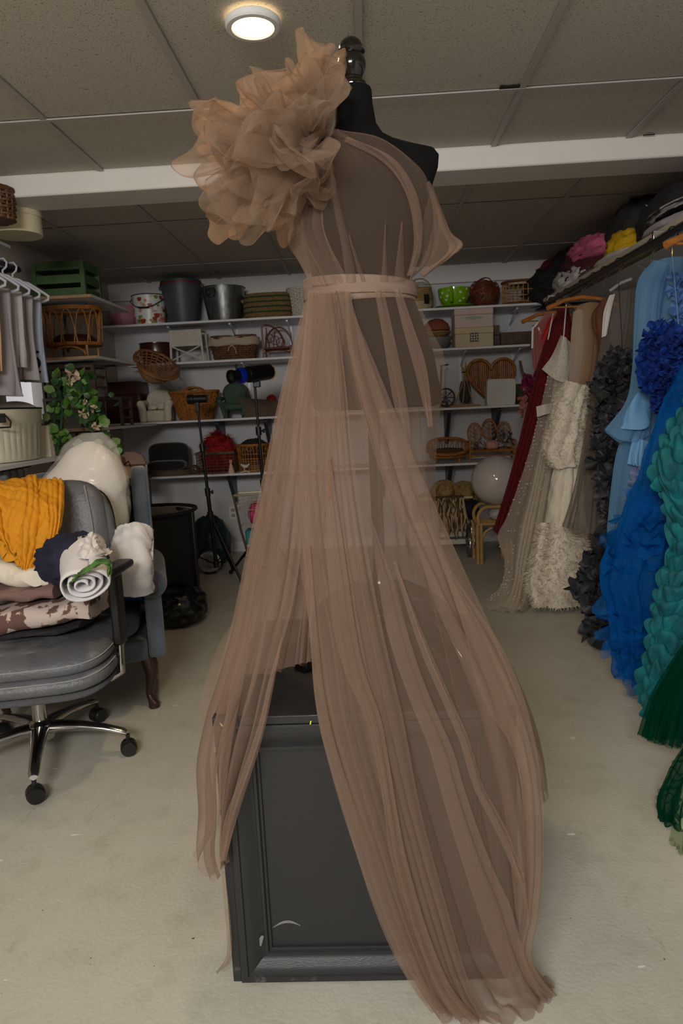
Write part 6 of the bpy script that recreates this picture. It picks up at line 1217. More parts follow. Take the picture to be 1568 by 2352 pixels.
# mini shopping cart
q0 = P(578, 1240, 5.62); t = thing('mini_shopping_cart', 'miniature wire shopping cart with a teal basket behind the gown', 'cart', (q0[0], 5.62, 0)); M_wirew = mat('pale_wire', (190, 176, 146), .4, metal=.4); x = q0[0]+.04; mb = MB(); zt, zb = P(575, 1135, 5.62)[2], P(575, 1208, 5.62)[2]
for z, w_ in ((zt, .15), (zt-.06, .142), (zt-.12, .134), (zb, .12)): mb.tube([(x-w_, 5.55, z), (x+w_, 5.55, z), (x+w_, 5.75, z), (x-w_, 5.75, z)], .004 if z < zt else .009, 6, closed=True)
for k in range(9): mb.tube([(x-.12+.03*k, 5.55, zb), (x-.15+.0375*k, 5.55, zt)], .0025, 5)
mb.build('wire_basket', M_wirew, t); MB().tube([(x-.15, 5.55, zt), (x-.11, 5.55, zb-.02), (x-.06, 5.56, .10)], .010, 8).tube([(x+.15, 5.55, zt), (x+.11, 5.55, zb-.02), (x+.06, 5.56, .10)], .010, 8).build('frame', M_oldw, t)
MB().span((x-.075, 5.53, zb-.14), (x+.1, 5.72, zb-.02)).build('teal_basket', mat('teal_plastic', (44, 122, 128), .5), t, bevel=.012); MB().box((x, 5.6, .09), (.18, .14, .02)).build('lower_tray', M_oldw, t)
for q in (-.07, .07):
    for y in (5.55, 5.67): MB().lathe([(.01, -.008), (.035, -.008), (.035, .008), (.01, .008)], (x+q, y, .036), 16, axis='X').tube([(x+q, y, .036), (x+q, y, .085)], .005).build('wheel', M_chrome, t)
tag(lump((x+.03, 5.65, zb+.005), (.085, .07, .10), 31, .1).build('pink_bundle', mat('pink_polka', (206, 44, 104), .85, col2=(226, 160, 180), vscale=60, thr=(.36, .40)), None, loc=(x+.03, 5.65, zb), auto=180), 'bright pink dotted bundle inside the mini shopping cart', 'bundle')
q = P(480, 1260, 5.72); tag(lump((q[0]-.0, 5.78, .0), (.16, .13, .22), 33, .12).build('teal_bag', mat('teal_satin', (36, 66, 72), .45, var=.4, vscale=9), None, loc=(q[0], 5.78, 0), auto=180), 'dark teal satin bag on the floor against the back wall', 'bag')
q = F(478, 1322); t = thing('glass_globe', 'clear glass globe on the floor behind the light stand', 'globe', (q[0], 5.5, 0)); MB().lathe([(.09*math.cos(k), .09*math.sin(k)) for k in np.linspace(-PI/2, PI/2, 18)], (q[0], 5.5, .093), 28, cap=False).build('globe', mat('globe_glass', (190, 190, 190), .05, transm=.8, spec=.8), t); MB().lathe([(.05, 0), (.05, .008), (.04, .012)], (q[0], 5.5, 0), 20).build('base', M_dkwood, t)
t = tag(MB().box((P(1020, 1, 1)[0]*0+P(535, 1178, 6.33)[0], YB-.003, P(535, 1178, 6.33)[2]), (.075, .006, .12)).build('wall_outlet', M_white, None, loc=P(535, 1178, 6.335), bevel=.002), 'white wall outlet plate on the back wall right of the light stand', 'outlet')
for dz in (.025, -.025): MB().box((P(535, 1178, 6.33)[0], YB-.0065, P(535, 1178, 6.33)[2]+dz), (.034, .002, .03)).build('socket', mat('socket_grey', (150, 150, 152), .5), t)
# ================================================================== FLOOR THINGS AT THE BACK RIGHT
q = F(1105, 1293); x, y = q[0]+.10, 5.56; M_bam = mat('bamboo', (200, 160, 100), .45, var=.25, vscale=20); t = thing('bamboo_stool', 'pale bamboo stool with arched sides under the white balloon', 'stool', (x, y, 0)); hw = .115
for px_ in (-1, 1):
    for py_ in (-1, 1):
        xx, yy = x+px_*hw, y+py_*.11
        for k in (-1, 1): MB().tube([(xx+k*.014, yy, 0), (xx+k*.014, yy, .31)], .0135, 9).build('leg', M_bam, t)
        MB().tube([(xx-px_*.02, yy, .20), (xx-px_*.05, yy, .26), (xx-px_*.10, yy, .285)], .009).build('arched_brace', M_bam, t)
mb = MB()
for i in range(10): mb.tube([(x-hw-.02, y-.11+i*.0245, .315), (x+hw+.02, y-.11+i*.0245, .315)], .0125, 7)
mb.build('seat', M_bam, t)
for py_ in (-1, 1): MB().tube([(x-hw, y+py_*.11, .31)]+arc((x-hw+.07, y+py_*.11, .36), .08, .09, PI, PI/2, 8)+arc((x+hw-.07, y+py_*.11, .36), .08, .09, PI/2, 0, 8)+[(x+hw, y+py_*.11, .31)], .0135, 9).build('arched_rail', M_bam, t)
c = P(1140, 1103, 5.56); r = .198; zc_ = .445+.01+r; t = thing('white_balloon', 'large glossy white balloon resting on the bamboo stool', 'balloon', (x+.04, y, zc_-r)); bx = c[0]
MB().lathe([(max(.002, r*math.cos(k)), r*math.sin(k)) for k in np.linspace(-PI/2, PI/2, 40)], (bx, y, c[2]), 56, cap=False).build('skin', mat('white_latex', (206, 196, 192), .06, coat=.5), t, auto=180); MB().lathe([(.004, 0), (.008, -.012), (.016, -.022)], (bx+.03, y+.03, c[2]-r+.004), 12).build('knot', mat('white_latex', (206, 196, 192), .12), t)
tag(lump((bx+.03, y+.02, .328), (.085, .08, .055), 41, .15).build('white_bundle', mat('white_satin', (198, 190, 184), .4), None, loc=(bx, y, .328), auto=180), 'white satin bundle on the bamboo stool below the balloon', 'bundle')
# doll bed with rails, straw hats, furry throw, navy bolster
xa, xb = P(1000, 1147, 5.9)[0], P(1084, 1140, 5.9)[0]; zr = P(1045, 1143, 5.9)[2]; yb0, yb1 = 5.88, 6.22; t = thing('doll_daybed', 'white doll daybed with a thin cream top rail against the back wall', 'bed', ((xa+xb)/2, 6.05, 0)); M_wmet = mat('white_enamel_metal', (206, 202, 192), .5)
MB().tube([(xa-.25, yb0, zr), (xb, yb0, zr)], .011, 8).build('top_rail', mat('cream_rail', (214, 200, 160), .5), t)
for xx in (xa-.24, xb-.006):
    for yy in (yb0, yb1): MB().tube([(xx, yy, 0), (xx, yy, zr)], .008, 8).build('post', M_mblk, t)
for z in (.10, .165, .225): MB().span((xa-.24, yb0, z-.022), (xb-.006, yb0+.012, z+.022)).build('side_slat', M_wmet, t, bevel=.003)
MB().span((xa-.24, yb0+.012, .245), (xb-.006, yb1, .27)).build('bed_base', M_wmet, t)
mb = MB().lathe([(.02, -.17), (.075, -.17), (.082, -.15), (.082, .15), (.075, .17), (.02, .17)], ((xa+xb)/2+.04, yb0+.10, .355), 28, axis='X'); tag(mb.build('navy_bolster', mat('navy_velvet', (24, 27, 44), .85), None, loc=((xa+xb)/2+.04, yb0+.1, .272)), 'navy round bolster lying on the doll daybed', 'bolster')
tag(MB().box((xb-.11, yb0+.22, .38), (.2, .12, .22)).build('white_pillow', mat('cream_satin', (206, 194, 178), .6), None, loc=(xb-.11, yb0+.2, .272), bevel=.04, seg=4), 'cream pillow at the right end of the doll daybed', 'pillow')
tag(lump((xa-.06, yb0+.2, .27), (.13, .09, .12), 42, .1).build('dark_cushion', M_blackc, None, loc=(xa-.06, yb0+.2, .27), auto=180), 'black cushion at the left end of the doll daybed', 'cushion')
hc = [(1022, 1128, 5.97, 'straw hat standing on the left of the daybed cushions'), (1067, 1130, 6.04, 'straw hat standing on the right of the daybed cushions')]
for px, py, Y, lab in hc:
    q = P(px, py, Y); mb = MB().lathe([(.13, 0), (.125, .006), (.08, .012), (.072, .05), (.055, .085), (.02, .095), (.002, .096)], (0, 0, 0), 32, cap=False); R2 = Matrix.Rotation(1.0, 3, 'X'); mb.v = [tuple(R2 @ Vector(v)+Vector(q)-Vector((0, 0, .02))) for v in mb.v]
    t = thing('straw_hat', lab, 'hat', tuple(q), 'straw hats on the daybed'); mb.build('hat_body', M_straw, t, solid=.004); b = MB(); b.tube([tuple(R2 @ Vector((.075*math.cos(a), .075*math.sin(a), .014))+Vector(q)-Vector((0, 0, .02))) for a in np.linspace(0, 6.28, 25)[:-1]], .005, 5, closed=True).build('hat_band', M_plas, t)
t = thing('shaggy_throw', 'shaggy cream and brown fur throw hanging over the daybed rail', 'throw', (xa+.1, yb0-.02, zr)); rs = np.random.RandomState(3); mbs = [MB(), MB()]; MB().box((xa+.10, yb0-.018, zr-.05), (.26, .016, .13)).tube([(xa-.03, yb0, zr+.004), (xa+.23, yb0, zr+.004)], .017).build('backing', mat('fur_brown', (92, 66, 42), .9), t)
for k in range(150):
    x_ = xa-.03+rs.uniform(0, .26); z_ = zr+.01-rs.uniform(0, .08); L_ = rs.uniform(.14, .30); y_ = yb0-.03-rs.uniform(0, .03); w1, w2 = rs.normal(0, .014, 2); mbs[0 if rs.rand() < .62 else 1].tube([(x_, y_+.01, z_), (x_+w1, y_-.012, z_-L_*.4), (x_+w2, y_-.004, z_-L_*.75), (x_+w1+w2, y_, z_-L_)], [.006, .0065, .005, .0015], 5)
mbs[0].build('cream_strands', mat('fur_cream', (196, 172, 130), .9), t)['kind'] = 'stuff'; mbs[1].build('brown_strands', mat('fur_brown', (92, 66, 42), .9), t)['kind'] = 'stuff'
q = F(1075, 1268); t = thing('silver_ornament', 'crumpled silver foil ornament on the floor between the daybed and the stool', 'ornament', (q[0]+.02, 5.72, 0)); lump((q[0]+.02, 5.72, 0), (.055, .05, .14), 51, .3).build('foil', mat('silver_foil', (170, 168, 166), .18, metal=1), t, auto=180)
# ================================================================== RIGHT WALL: SHELF, RAIL AND GOWNS
RX, RZ = 1.33, 1.935
t = thing('long_wall_shelf', 'long white shelf along the right wall above the gowns, heaped with cloths', 'shelf', (1.62, 3.4, 2.0)); MB().span((1.385, .6, 1.985), (XR, 5.55, 2.005)).build('board', M_shelf, t, bevel=.002); MB().span((1.38, .6, 1.983), (1.385, 5.55, 2.007)).build('edge_strip', mat('worn_edge', (190, 176, 156), .6, var=.15, vscale=12), t); MB().span((1.40, .6, 1.93), (1.415, 5.5, 1.984)).build('support_rail', mat('dim_board', (96, 84, 72), .6), t)
for y in (1.2, 2.6, 4.0, 5.4): MB().span((1.42, y-.012, 1.955), (XR-.004, y+.012, 1.984)).tube([(1.5, y, 1.955), (XR-.01, y, 1.75)], .008).build('shelf_bracket', M_wbrk, t)
t = thing('gown_rail', 'black metal clothes rail under the long shelf on the right wall', 'rail', (RX, 3.2, RZ)); MB().tube([(RX, .7, RZ), (RX, 5.25, RZ)], .015, 14).build('rod', M_mblk, t)
for y in (1.5, 3.35, 5.2): MB().span((RX-.01, y-.01, RZ), (RX+.10, y+.01, RZ+.05)).build('rod_holder', M_chrome, t, bevel=.002)
# cloths heaped on the shelf
def on_shelf(name, lab, px0, px1, pyb, pyt, m, seed, cat='cloth', X=1.62, fold=.2, zoff=0, depth=.17, n=(44, 26), e=1.0):
    a, b = PX(px0, pyb, X), PX(px1, pyb, X); y = (a[1]+b[1])/2; ry = abs(a[1]-b[1])/2*1.02; tp = PX((px0+px1)/2, pyt, X)[2]; z = 2.007+zoff; rz_ = max(.02, (min(tp, CEIL-.01)-z)/1.95)
    return tag(lump((X+.01, y, z), (depth, ry, rz_), seed, fold, n=n, e=e).build(name, m, None, loc=(X, y, z), auto=180), lab, cat)
def cmat(n_, c): return mat(n_, c, .88, var=.22, vscale=9, bump=.25, bscale=34)
C1 = cmat('cloth_black', (26, 25, 26)); C2 = cmat('cloth_crimson', (104, 14, 22)); C3 = cmat('cloth_pink', (206, 100, 132)); C4 = cmat('cloth_maroon', (74, 18, 24)); C5 = cmat('cloth_white', (196, 192, 186)); C6 = cmat('cloth_yellow', (206, 164, 12)); C7 = cmat('cloth_charcoal', (40, 38, 37)); C8 = cmat('cloth_greyish', (168, 162, 168)); C9 = cmat('cloth_mauve', (110, 84, 92))
on_shelf('black_ruffle', 'black ruffled cloth at the far end of the long shelf', 1246, 1282, 690, 628, C1, 1, X=1.55, fold=.35)
on_shelf('crimson_cloth', 'dark crimson cloth on top of the black ruffle at the far end of the shelf', 1258, 1302, 640, 575, C2, 2, X=1.66, zoff=.10)
on_shelf('black_cloth', 'plain black cloth heap between the crimson and the pink cloth', 1288, 1332, 650, 565, C1, 3, X=1.68)
on_shelf('white_ruffle', 'crumpled pale grey white cloth at the shelf edge near the far end', 1285, 1335, 672, 620, C5, 4, X=1.47, fold=.32, depth=.08)
on_shelf('pink_cloth', 'rose pink fluffy cloth on the maroon cloth on the long shelf', 1326, 1386, 604, 548, C3, 5, X=1.56, fold=.25, zoff=.15, depth=.12)
on_shelf('maroon_cloth', 'maroon cloth heap under the pink cloth on the long shelf', 1330, 1392, 638, 572, C4, 6, X=1.60, fold=.28)
on_shelf('dark_maroon_cloth', 'very dark maroon cloth between the pink cloth and the yellow one', 1380, 1424, 610, 545, C4, 7, X=1.68, fold=.25)
on_shelf('mauve_cloth', 'small mauve and white cloth flat at the shelf edge before the maroon heap', 1338, 1372, 652, 636, C9, 8, X=1.45, depth=.06)
on_shelf('white_cloth', 'long folded white cloth at the shelf edge under the yellow cloth', 1374, 1452, 630, 580, C5, 9, X=1.47, depth=.08, fold=.08)
on_shelf('yellow_cloth', 'bright yellow cloth rolled beside the dark hat on the long shelf', 1418, 1464, 585, 528, C6, 10, X=1.58, fold=.14, depth=.12)
on_shelf('charcoal_heap', 'large charcoal fabric heap with a white label on the long shelf', 1426, 1500, 590, 456, C7, 11, X=1.68, fold=.12)
on_shelf('black_heap', 'big black fabric heap at the near end of the long shelf touching the ceiling', 1500, 1640, 560, 420, C7, 12, X=1.66, fold=.14)
q = PX(1497, 478, 1.56); tag(MB().box((0, 0, 0), (.05, .10, .004), rx=.5, ry=.3).build('white_label', M_white, None), 'white label lying on the charcoal heap', 'label'); bpy.data.objects['white_label'].location = tuple(q)
on_shelf('grey_cloth', 'pale grey cloth at the near shelf edge under the striped one', 1494, 1600, 560, 500, C8, 13, X=1.49, depth=.10, fold=.1)
on_shelf('striped_cloth', 'grey and black striped cloth folded on the pale grey cloth', 1502, 1610, 520, 478, mat('striped_cloth', (178, 176, 178), .85, col2=(40, 40, 42), vscale=18, stripes='Z'), 14, X=1.50, zoff=.085, depth=.09, fold=.16)
# hangers
M_wood = mat('varnished_hanger', (178, 112, 52), .35, var=.25, vscale=18)
hz_ = RZ+.012
mk = [(make_hanger, M_wood, True)]
def hang(y, kind, lab, rz_=0): 
    if kind == 'wood': return make_hanger('wooden_hanger', M_wood, lab, 'wooden hangers on the gown rail', (RX, y, hz_), .215, rz_, True)
    return make_hanger('plastic_hanger', M_hgr, lab, 'white plastic hangers on the gown rail', (RX, y, hz_), .19, rz_)
hang(5.12, 'wood', 'wooden hanger at the far end of the gown rail, with the pink top', .1); hang(4.42, 'wood', 'wooden hanger of the cream fur dress on the gown rail', .05); hang(2.75, 'wood', 'wooden hanger at the right edge, over the light blue gown', .1); hang(2.58, 'plastic', 'white plastic hanger at the right edge, nearest on the gown rail', .1)
for y, lab in ((4.93, 'bare chrome hook of the red sequin dress on the gown rail'), (4.74, 'chrome hook of the pearl gown on the gown rail'), (3.38, 'chrome hook of the light blue gown on the gown rail'), (3.16, 'chrome hook above the royal blue ruffles on the gown rail'), (4.2, 'chrome hook above the rust brown garment on the gown rail'), (4.02, 'chrome hook above the sheer grey gown on the gown rail'), (3.8, 'chrome hook above the black ruffled gown on the gown rail'), (2.98, 'chrome hook above the cobalt blue gown on the gown rail'), (2.35, 'chrome hook of the dark green gown on the gown rail')):
    tag(MB().tube([(RX, y, RZ-.10), (RX, y, RZ-.045), (RX+.018, y, RZ-.02), (RX+.024, y, RZ+.004), (RX+.012, y, RZ+.022), (RX-.008, y, RZ+.023), (RX-.021, y, RZ+.008)], .0035, 7).build('hanger_hook', M_chrome, None, loc=(RX, y, RZ)), lab, 'hook')
def surf(guides, nu, nv): return drape(guides, nu=nu, nv=nv, folds=1, amp=(0, 0), lap=0, jitter=0)[0]
def flounces(mb, guides, bands, out=.03, ln=1.6, k=9, seed=0, nu=110, wav=.018):
    S = surf(guides, nu, 60); N_ = np.cross(np.gradient(S, axis=0), np.gradient(S, axis=1)); N_ /= np.linalg.norm(N_, axis=2, keepdims=True)+1e-9; N_ = N_*np.where((N_@np.array([-.3, -1, .2])) < 0, -1, 1)[..., None]
    rs = np.random.RandomState(seed); u = np.linspace(0, 1, nu)
    for b in range(bands):
        v0 = b/bands; v1 = min(1, v0+ln/bands); G = np.zeros((nu, 7, 3)); ph = rs.uniform(0, 6.28); kk = k*rs.uniform(.8, 1.25)
        for j in range(7):
            q = j/6; vv = (v0+(v1-v0)*q+.010*np.sin(u*7+ph))*59; i0 = np.clip(vv.astype(int), 0, 58); f_ = (np.clip(vv, 0, 59)-i0)[:, None]
            p = S[np.arange(nu), i0]*(1-f_)+S[np.arange(nu), i0+1]*f_; n_ = N_[np.arange(nu), i0]
            w_ = out*math.sin(q*PI*.62)+wav*q*(np.sin(2*PI*kk*u+ph+1.5*q)+.5*np.sin(2*PI*kk*2.3*u+ph*2))
            G[:, j] = p+n_*w_[:, None]
        mb.grid(G)
    return mb
def gown(name, lab, loc, group=None): return thing(name, lab, 'dress', loc)
# 1 pink top, fuchsia cloth and gloves
g1 = gown('sheer_pink_blouse', 'sheer pink and red top with a white edge at the far end of the rail', P(1245, 740, 5.1)); cloth('body', tulle('pink_sheer', (206, 130, 124), .6), g1, [PC((1250, 728, 5.1), (1224, 755, 5.1), (1222, 800, 5.08), (1226, 845, 5.06)), PC((1262, 720, 5.08), (1245, 760, 5.06), (1242, 810, 5.04), (1240, 862, 5.02)), PC((1285, 722, 5.1), (1285, 770, 5.08), (1270, 820, 5.06), (1262, 870, 5.04))], nu=60, nv=30, folds=4, amp=(.004, .012), lap=1, seed=1, closed=True, bulge=.02)
MB().tube([P(1250, 728, 5.08), P(1223, 754, 5.08), P(1222, 800, 5.06)], .008).build('white_edge', M_white, g1); MB().tube([P(1236, 752, 5.05), P(1242, 768, 5.05)], .006).build('white_tag', M_white, g1); cloth('red_inset', C2 if False else mat('bright_red', (176, 24, 30), .7), g1, [PC((1262, 728, 5.05), (1246, 765, 5.03), (1238, 790, 5.03)), PC((1275, 726, 5.05), (1262, 765, 5.03), (1250, 795, 5.03))], nu=16, nv=14, folds=1.5, amp=(.003, .006), lap=.6, seed=2)
mb = MB(); rs = np.random.RandomState(5); pts = [P(1218+rs.normal(0, 8), 880+rs.normal(0, 16), 5.0) for _ in range(26)]; petals(mb, pts, [(rs.normal(0, .6), -1, rs.normal(0, .6)) for _ in pts], .045, 4); mb.tube([P(1225, 865, 5.02), P(1262, 760, 5.08)], .006)
tag(mb.build('fuchsia_ruffle', mat('fuchsia_tulle', (122, 18, 76), .8, trans=.2), None, loc=P(1218, 880, 5.0), auto=180), 'fuchsia tulle ruffle peeking out left of the red sequin dress', 'ruffle')
mb = MB(); rs = np.random.RandomState(6); pts = [P(1204+rs.normal(0, 5), 925+rs.normal(0, 18), 5.0) for _ in range(22)]; petals(mb, pts, [(rs.normal(0, .6), -1, rs.normal(0, .6)) for _ in pts], .04, 5); mb.tube([P(1206, 915, 5.02), P(1222, 870, 5.02)], .006)
tag(mb.build('blush_ruffle', mat('blush_tulle', (184, 112, 104), .8, trans=.2), None, loc=P(1204, 925, 5.0), auto=180), 'blush pink ruffle below the fuchsia one beside the red sequin dress', 'ruffle')
# 2 red sequin dress
M_seq = mat('red_sequin', (132, 8, 20), .32, metal=.25, col2=(70, 2, 12), vscale=140, bump=.8, bscale=220)
g2 = gown('red_sequin_dress', 'long dark red sequin dress hanging at the far end of the rail', P(1275, 720, 4.93)); red = [PC((1284, 706, 4.93), (1264, 750, 4.92), (1240, 820, 4.90), (1214, 920, 4.88), (1190, 1020, 4.86), (1166, 1110, 4.84), (1132, 1218, 4.82)), PC((1292, 712, 4.9), (1290, 780, 4.88), (1262, 860, 4.86), (1240, 950, 4.84), (1214, 1050, 4.82), (1186, 1130, 4.80), (1158, 1232, 4.78)), PC((1300, 706, 4.93), (1318, 780, 4.9), (1300, 880, 4.9), (1275, 980, 4.9), (1250, 1080, 4.9), (1225, 1160, 4.88), (1200, 1240, 4.86))]
cloth('body', M_seq, g2, red, nu=90, nv=60, folds=5, amp=(.003, .014), lap=.9, seed=2, closed=True, bulge=.04)
# 3 pearl gown with train
M_ivory = tulle('ivory_tulle', (228, 217, 202), .46); M_lace = mat('ivory_lace', (228, 220, 206), .75, col2=(196, 186, 170), vscale=110, bump=.6, bscale=140); M_pearl = mat('pearl', (236, 232, 224), .2, coat=.5)
g3 = gown('pearl_gown', 'ivory tulle gown sewn with pearls, lace bodice and a train on the floor', P(1295, 775, 4.72)); wl = [
 PC((1288, 772, 4.72), (1264, 836, 4.70), (1243, 930, 4.66), (1217, 1030, 4.60), (1190, 1115, 4.54), (1162, 1190, 4.50), (1143, 1232, 4.46), (1158, 1290, 4.40), (1150, 1345, 4.34))+[F(1120, 1372, .03), F(1085, 1392, .012)],
 PC((1294, 776, 4.69), (1280, 850, 4.66), (1262, 940, 4.62), (1240, 1040, 4.56), (1220, 1130, 4.50), (1200, 1210, 4.45), (1188, 1280, 4.38), (1180, 1340, 4.32))+[F(1160, 1388, .03), F(1130, 1402, .012)],
 PC((1302, 780, 4.68), (1296, 850, 4.65), (1282, 940, 4.61), (1266, 1040, 4.56), (1250, 1130, 4.50), (1236, 1210, 4.45), (1220, 1290, 4.38), (1208, 1350, 4.30))+[F(1200, 1390, .03), F(1188, 1408, .012)],
 PC((1312, 790, 4.70), (1316, 850, 4.68), (1304, 930, 4.65), (1290, 1040, 4.62), (1276, 1130, 4.58), (1262, 1210, 4.54), (1244, 1290, 4.46), (1228, 1350, 4.36))+[F(1216, 1385, .03), F(1210, 1400, .012)]]
cloth('skirt', M_ivory, g3, wl, nu=180, nv=80, folds=9, amp=(.003, .018), lap=1.4, seed=3)
cloth('underskirt', mat('ivory_lining', (220, 208, 190), .8, trans=.2), g3, [[np.array(p)+[.01, .05, 0] for p in g] for g in wl[1:]], nu=80, nv=60, folds=5, amp=(.003, .016), lap=1, seed=4)
bd = [PC((1288, 770, 4.71), (1268, 815, 4.69), (1244, 848, 4.68)), PC((1293, 772, 4.66), (1285, 820, 4.63), (1275, 872, 4.62)), PC((1300, 776, 4.66), (1304, 830, 4.63), (1302, 878, 4.63)), PC((1312, 790, 4.69), (1322, 835, 4.68), (1318, 862, 4.68))]
cloth('lace_bodice', M_lace, g3, bd, nu=40, nv=24, folds=2, amp=(.003, .005), lap=.3, seed=3)
cloth('lace_belt', M_lace, g3, [PC((1231, 934, 4.58), (1233, 958, 4.58)), PC((1250, 929, 4.55), (1252, 952, 4.55)), PC((1266, 926, 4.57), (1268, 948, 4.57))], nu=20, nv=8, folds=1, amp=(.002, .002), lap=.2, seed=5)
for a, b in (((1300, 700), (1294, 774)), ((1270, 720), (1258, 780))): MB().tube([P(*a, 4.73), P(*b, 4.69)], .004, 5).build('strap', M_ivory if False else M_white, g3)
S = surf(wl, 60, 80); rs = np.random.RandomState(8); mb = MB()
for k in range(230):
    i = int(60*rs.beta(.6, 1.4)) % 60; j = rs.randint(2, 74); p = S[i, j]+[-.004, -.016, 0]; mb.lathe([(.004*math.cos(a), .004*math.sin(a)) for a in np.linspace(-PI/2, PI/2, 5)], p, 6, cap=False)
mb.build('pearls', M_pearl, g3)['kind'] = 'stuff'
# 4 cream fur dress
M_nude = tulle('nude_tulle', (198, 164, 130), .62); M_furc = mat('cream_fur', (230, 219, 200), .95, var=.08, vscale=30)
g4 = gown('fur_dress', 'cream dress with nude sheer bodice, fur stole and fluffy fur hem', P(1345, 705, 4.4)); ft = [PC((1322, 712, 4.42), (1312, 760, 4.40), (1308, 840, 4.38), (1300, 900, 4.36), (1280, 960, 4.34)), PC((1350, 698, 4.38), (1345, 760, 4.35), (1340, 840, 4.33), (1325, 900, 4.31), (1310, 970, 4.30)), PC((1385, 700, 4.42), (1378, 770, 4.40), (1365, 850, 4.40), (1352, 920, 4.38), (1345, 980, 4.36))]
cloth('bodice', M_nude, g4, ft, nu=80, nv=40, folds=4, amp=(.003, .008), lap=1, seed=6, closed=True, bulge=.03)
cloth('sheer_overlay', M_ivory, g4, [PC((1316, 716, 4.37), (1310, 790, 4.34), (1306, 870, 4.32), (1295, 940, 4.30)), PC((1335, 712, 4.35), (1332, 790, 4.31), (1322, 870, 4.29), (1312, 950, 4.28)), PC((1348, 745, 4.35), (1345, 800, 4.32), (1335, 870, 4.31), (1322, 930, 4.30))], nu=60, nv=30, folds=5, amp=(.003, .008), lap=1.2, seed=7)
def furpiece(nm, guides, n, ln, seed, bulge=.05, folds=3, amp=(.01, .012)):
    mb = MB()
    for g in drape(guides, nu=60, nv=36, folds=folds, amp=amp, lap=.3, closed=True, bulge=bulge, seed=seed, crumple=.012): mb.grid(g, cu=True)
    p = mb.build(nm, M_furc, g4, auto=180); o = furry(mb, M_furc, p, None, n*4, ln*.62, seed, 'fur_tufts', .0016, .35); o['kind'] = 'stuff'; return p
furpiece('fur_stole', [PC((1300, 880, 4.32), (1272, 925, 4.30), (1262, 980, 4.28), (1246, 1030, 4.26), (1268, 1062, 4.26)), PC((1320, 885, 4.27), (1305, 940, 4.24), (1295, 1000, 4.22), (1290, 1040, 4.21), (1300, 1070, 4.22)), PC((1345, 890, 4.32), (1345, 950, 4.30), (1342, 1000, 4.28), (1338, 1040, 4.27), (1335, 1068, 4.27))], 1500, .035, 11)
cloth('fur_skirt', M_furc, g4, [PC((1276, 1050, 4.32), (1262, 1120, 4.30), (1250, 1200, 4.28), (1240, 1280, 4.26), (1230, 1330, 4.25)), PC((1300, 1055, 4.27), (1295, 1120, 4.25), (1290, 1200, 4.23), (1285, 1280, 4.2), (1280, 1350, 4.19)), PC((1340, 1055, 4.32), (1340, 1120, 4.30), (1345, 1200, 4.28), (1350, 1280, 4.26), (1352, 1350, 4.25))], nu=60, nv=40, folds=4, amp=(.006, .014), lap=.4, seed=12, closed=True, bulge=.05, crumple=.01)
furpiece('fluffy_hem', [PC((1246, 1225, 4.27), (1225, 1280, 4.22), (1208, 1340, 4.18), (1225, 1375, 4.18)), PC((1285, 1200, 4.2), (1275, 1280, 4.15), (1268, 1340, 4.12), (1275, 1388, 4.13)), PC((1345, 1215, 4.27), (1352, 1280, 4.22), (1356, 1340, 4.2), (1350, 1380, 4.2))], 3200, .05, 13, bulge=.07, amp=(.016, .03))
# brown garment and white one
tag(cloth('brown_garment', mat('rust_velvet', (108, 62, 40), .85, var=.3, vscale=9), None, [PC((1384, 690, 4.2), (1360, 725, 4.18), (1368, 760, 4.17), (1380, 790, 4.17)), PC((1392, 690, 4.15), (1380, 725, 4.13), (1386, 780, 4.12), (1390, 830, 4.12)), PC((1405, 690, 4.2), (1400, 730, 4.18), (1402, 790, 4.17), (1400, 850, 4.17))], loc=P(1390, 690, 4.2), nu=40, nv=24, folds=2, amp=(.004, .008), lap=.5, seed=9, closed=True, bulge=.02), 'rust brown garment squeezed between the fur dress and the grey gown', 'garment')
# 5 sheer grey gown
g5 = gown('grey_gown', 'long sheer grey gown with a white bodice edge beside the fur dress', P(1420, 690, 4.0)); M_gry = tulle('grey_tulle', (146, 136, 128), .42); gg = [PC((1408, 668, 4.0), (1390, 740, 3.98), (1372, 840, 3.95), (1356, 940, 3.92), (1338, 1040, 3.88), (1318, 1130, 3.86), (1292, 1210, 3.85)), PC((1425, 672, 3.96), (1412, 760, 3.93), (1395, 850, 3.9), (1375, 950, 3.86), (1362, 1050, 3.83), (1350, 1130, 3.81), (1336, 1222, 3.8)), PC((1445, 665, 3.97), (1436, 760, 3.94), (1418, 850, 3.91), (1394, 950, 3.87), (1378, 1050, 3.84), (1376, 1130, 3.82), (1372, 1224, 3.81)), PC((1465, 672, 4.0), (1462, 760, 3.98), (1448, 850, 3.96), (1412, 950, 3.92), (1392, 1050, 3.9), (1390, 1130, 3.88), (1392, 1216, 3.87))]
cloth('skirt', M_gry, g5, gg, nu=160, nv=60, folds=8, amp=(.003, .014), lap=1.4, seed=14, closed=True, bulge=.03)
cloth('white_bodice', mat('white_satin_cloth', (202, 198, 192), .6), g5, [PC((1400, 678, 3.97), (1386, 720, 3.95), (1382, 775, 3.93)), PC((1412, 675, 3.95), (1402, 720, 3.92), (1394, 770, 3.91))], nu=24, nv=20, folds=2, amp=(.002, .005), lap=.6, seed=15); MB().tube([P(1400, 668, 3.99), P(1425, 650, 3.98), P(1450, 640, 3.98)], .008, 6).build('clear_strap', mat('clear_plastic_film', (244, 240, 232), .12, alpha=.16), g5)
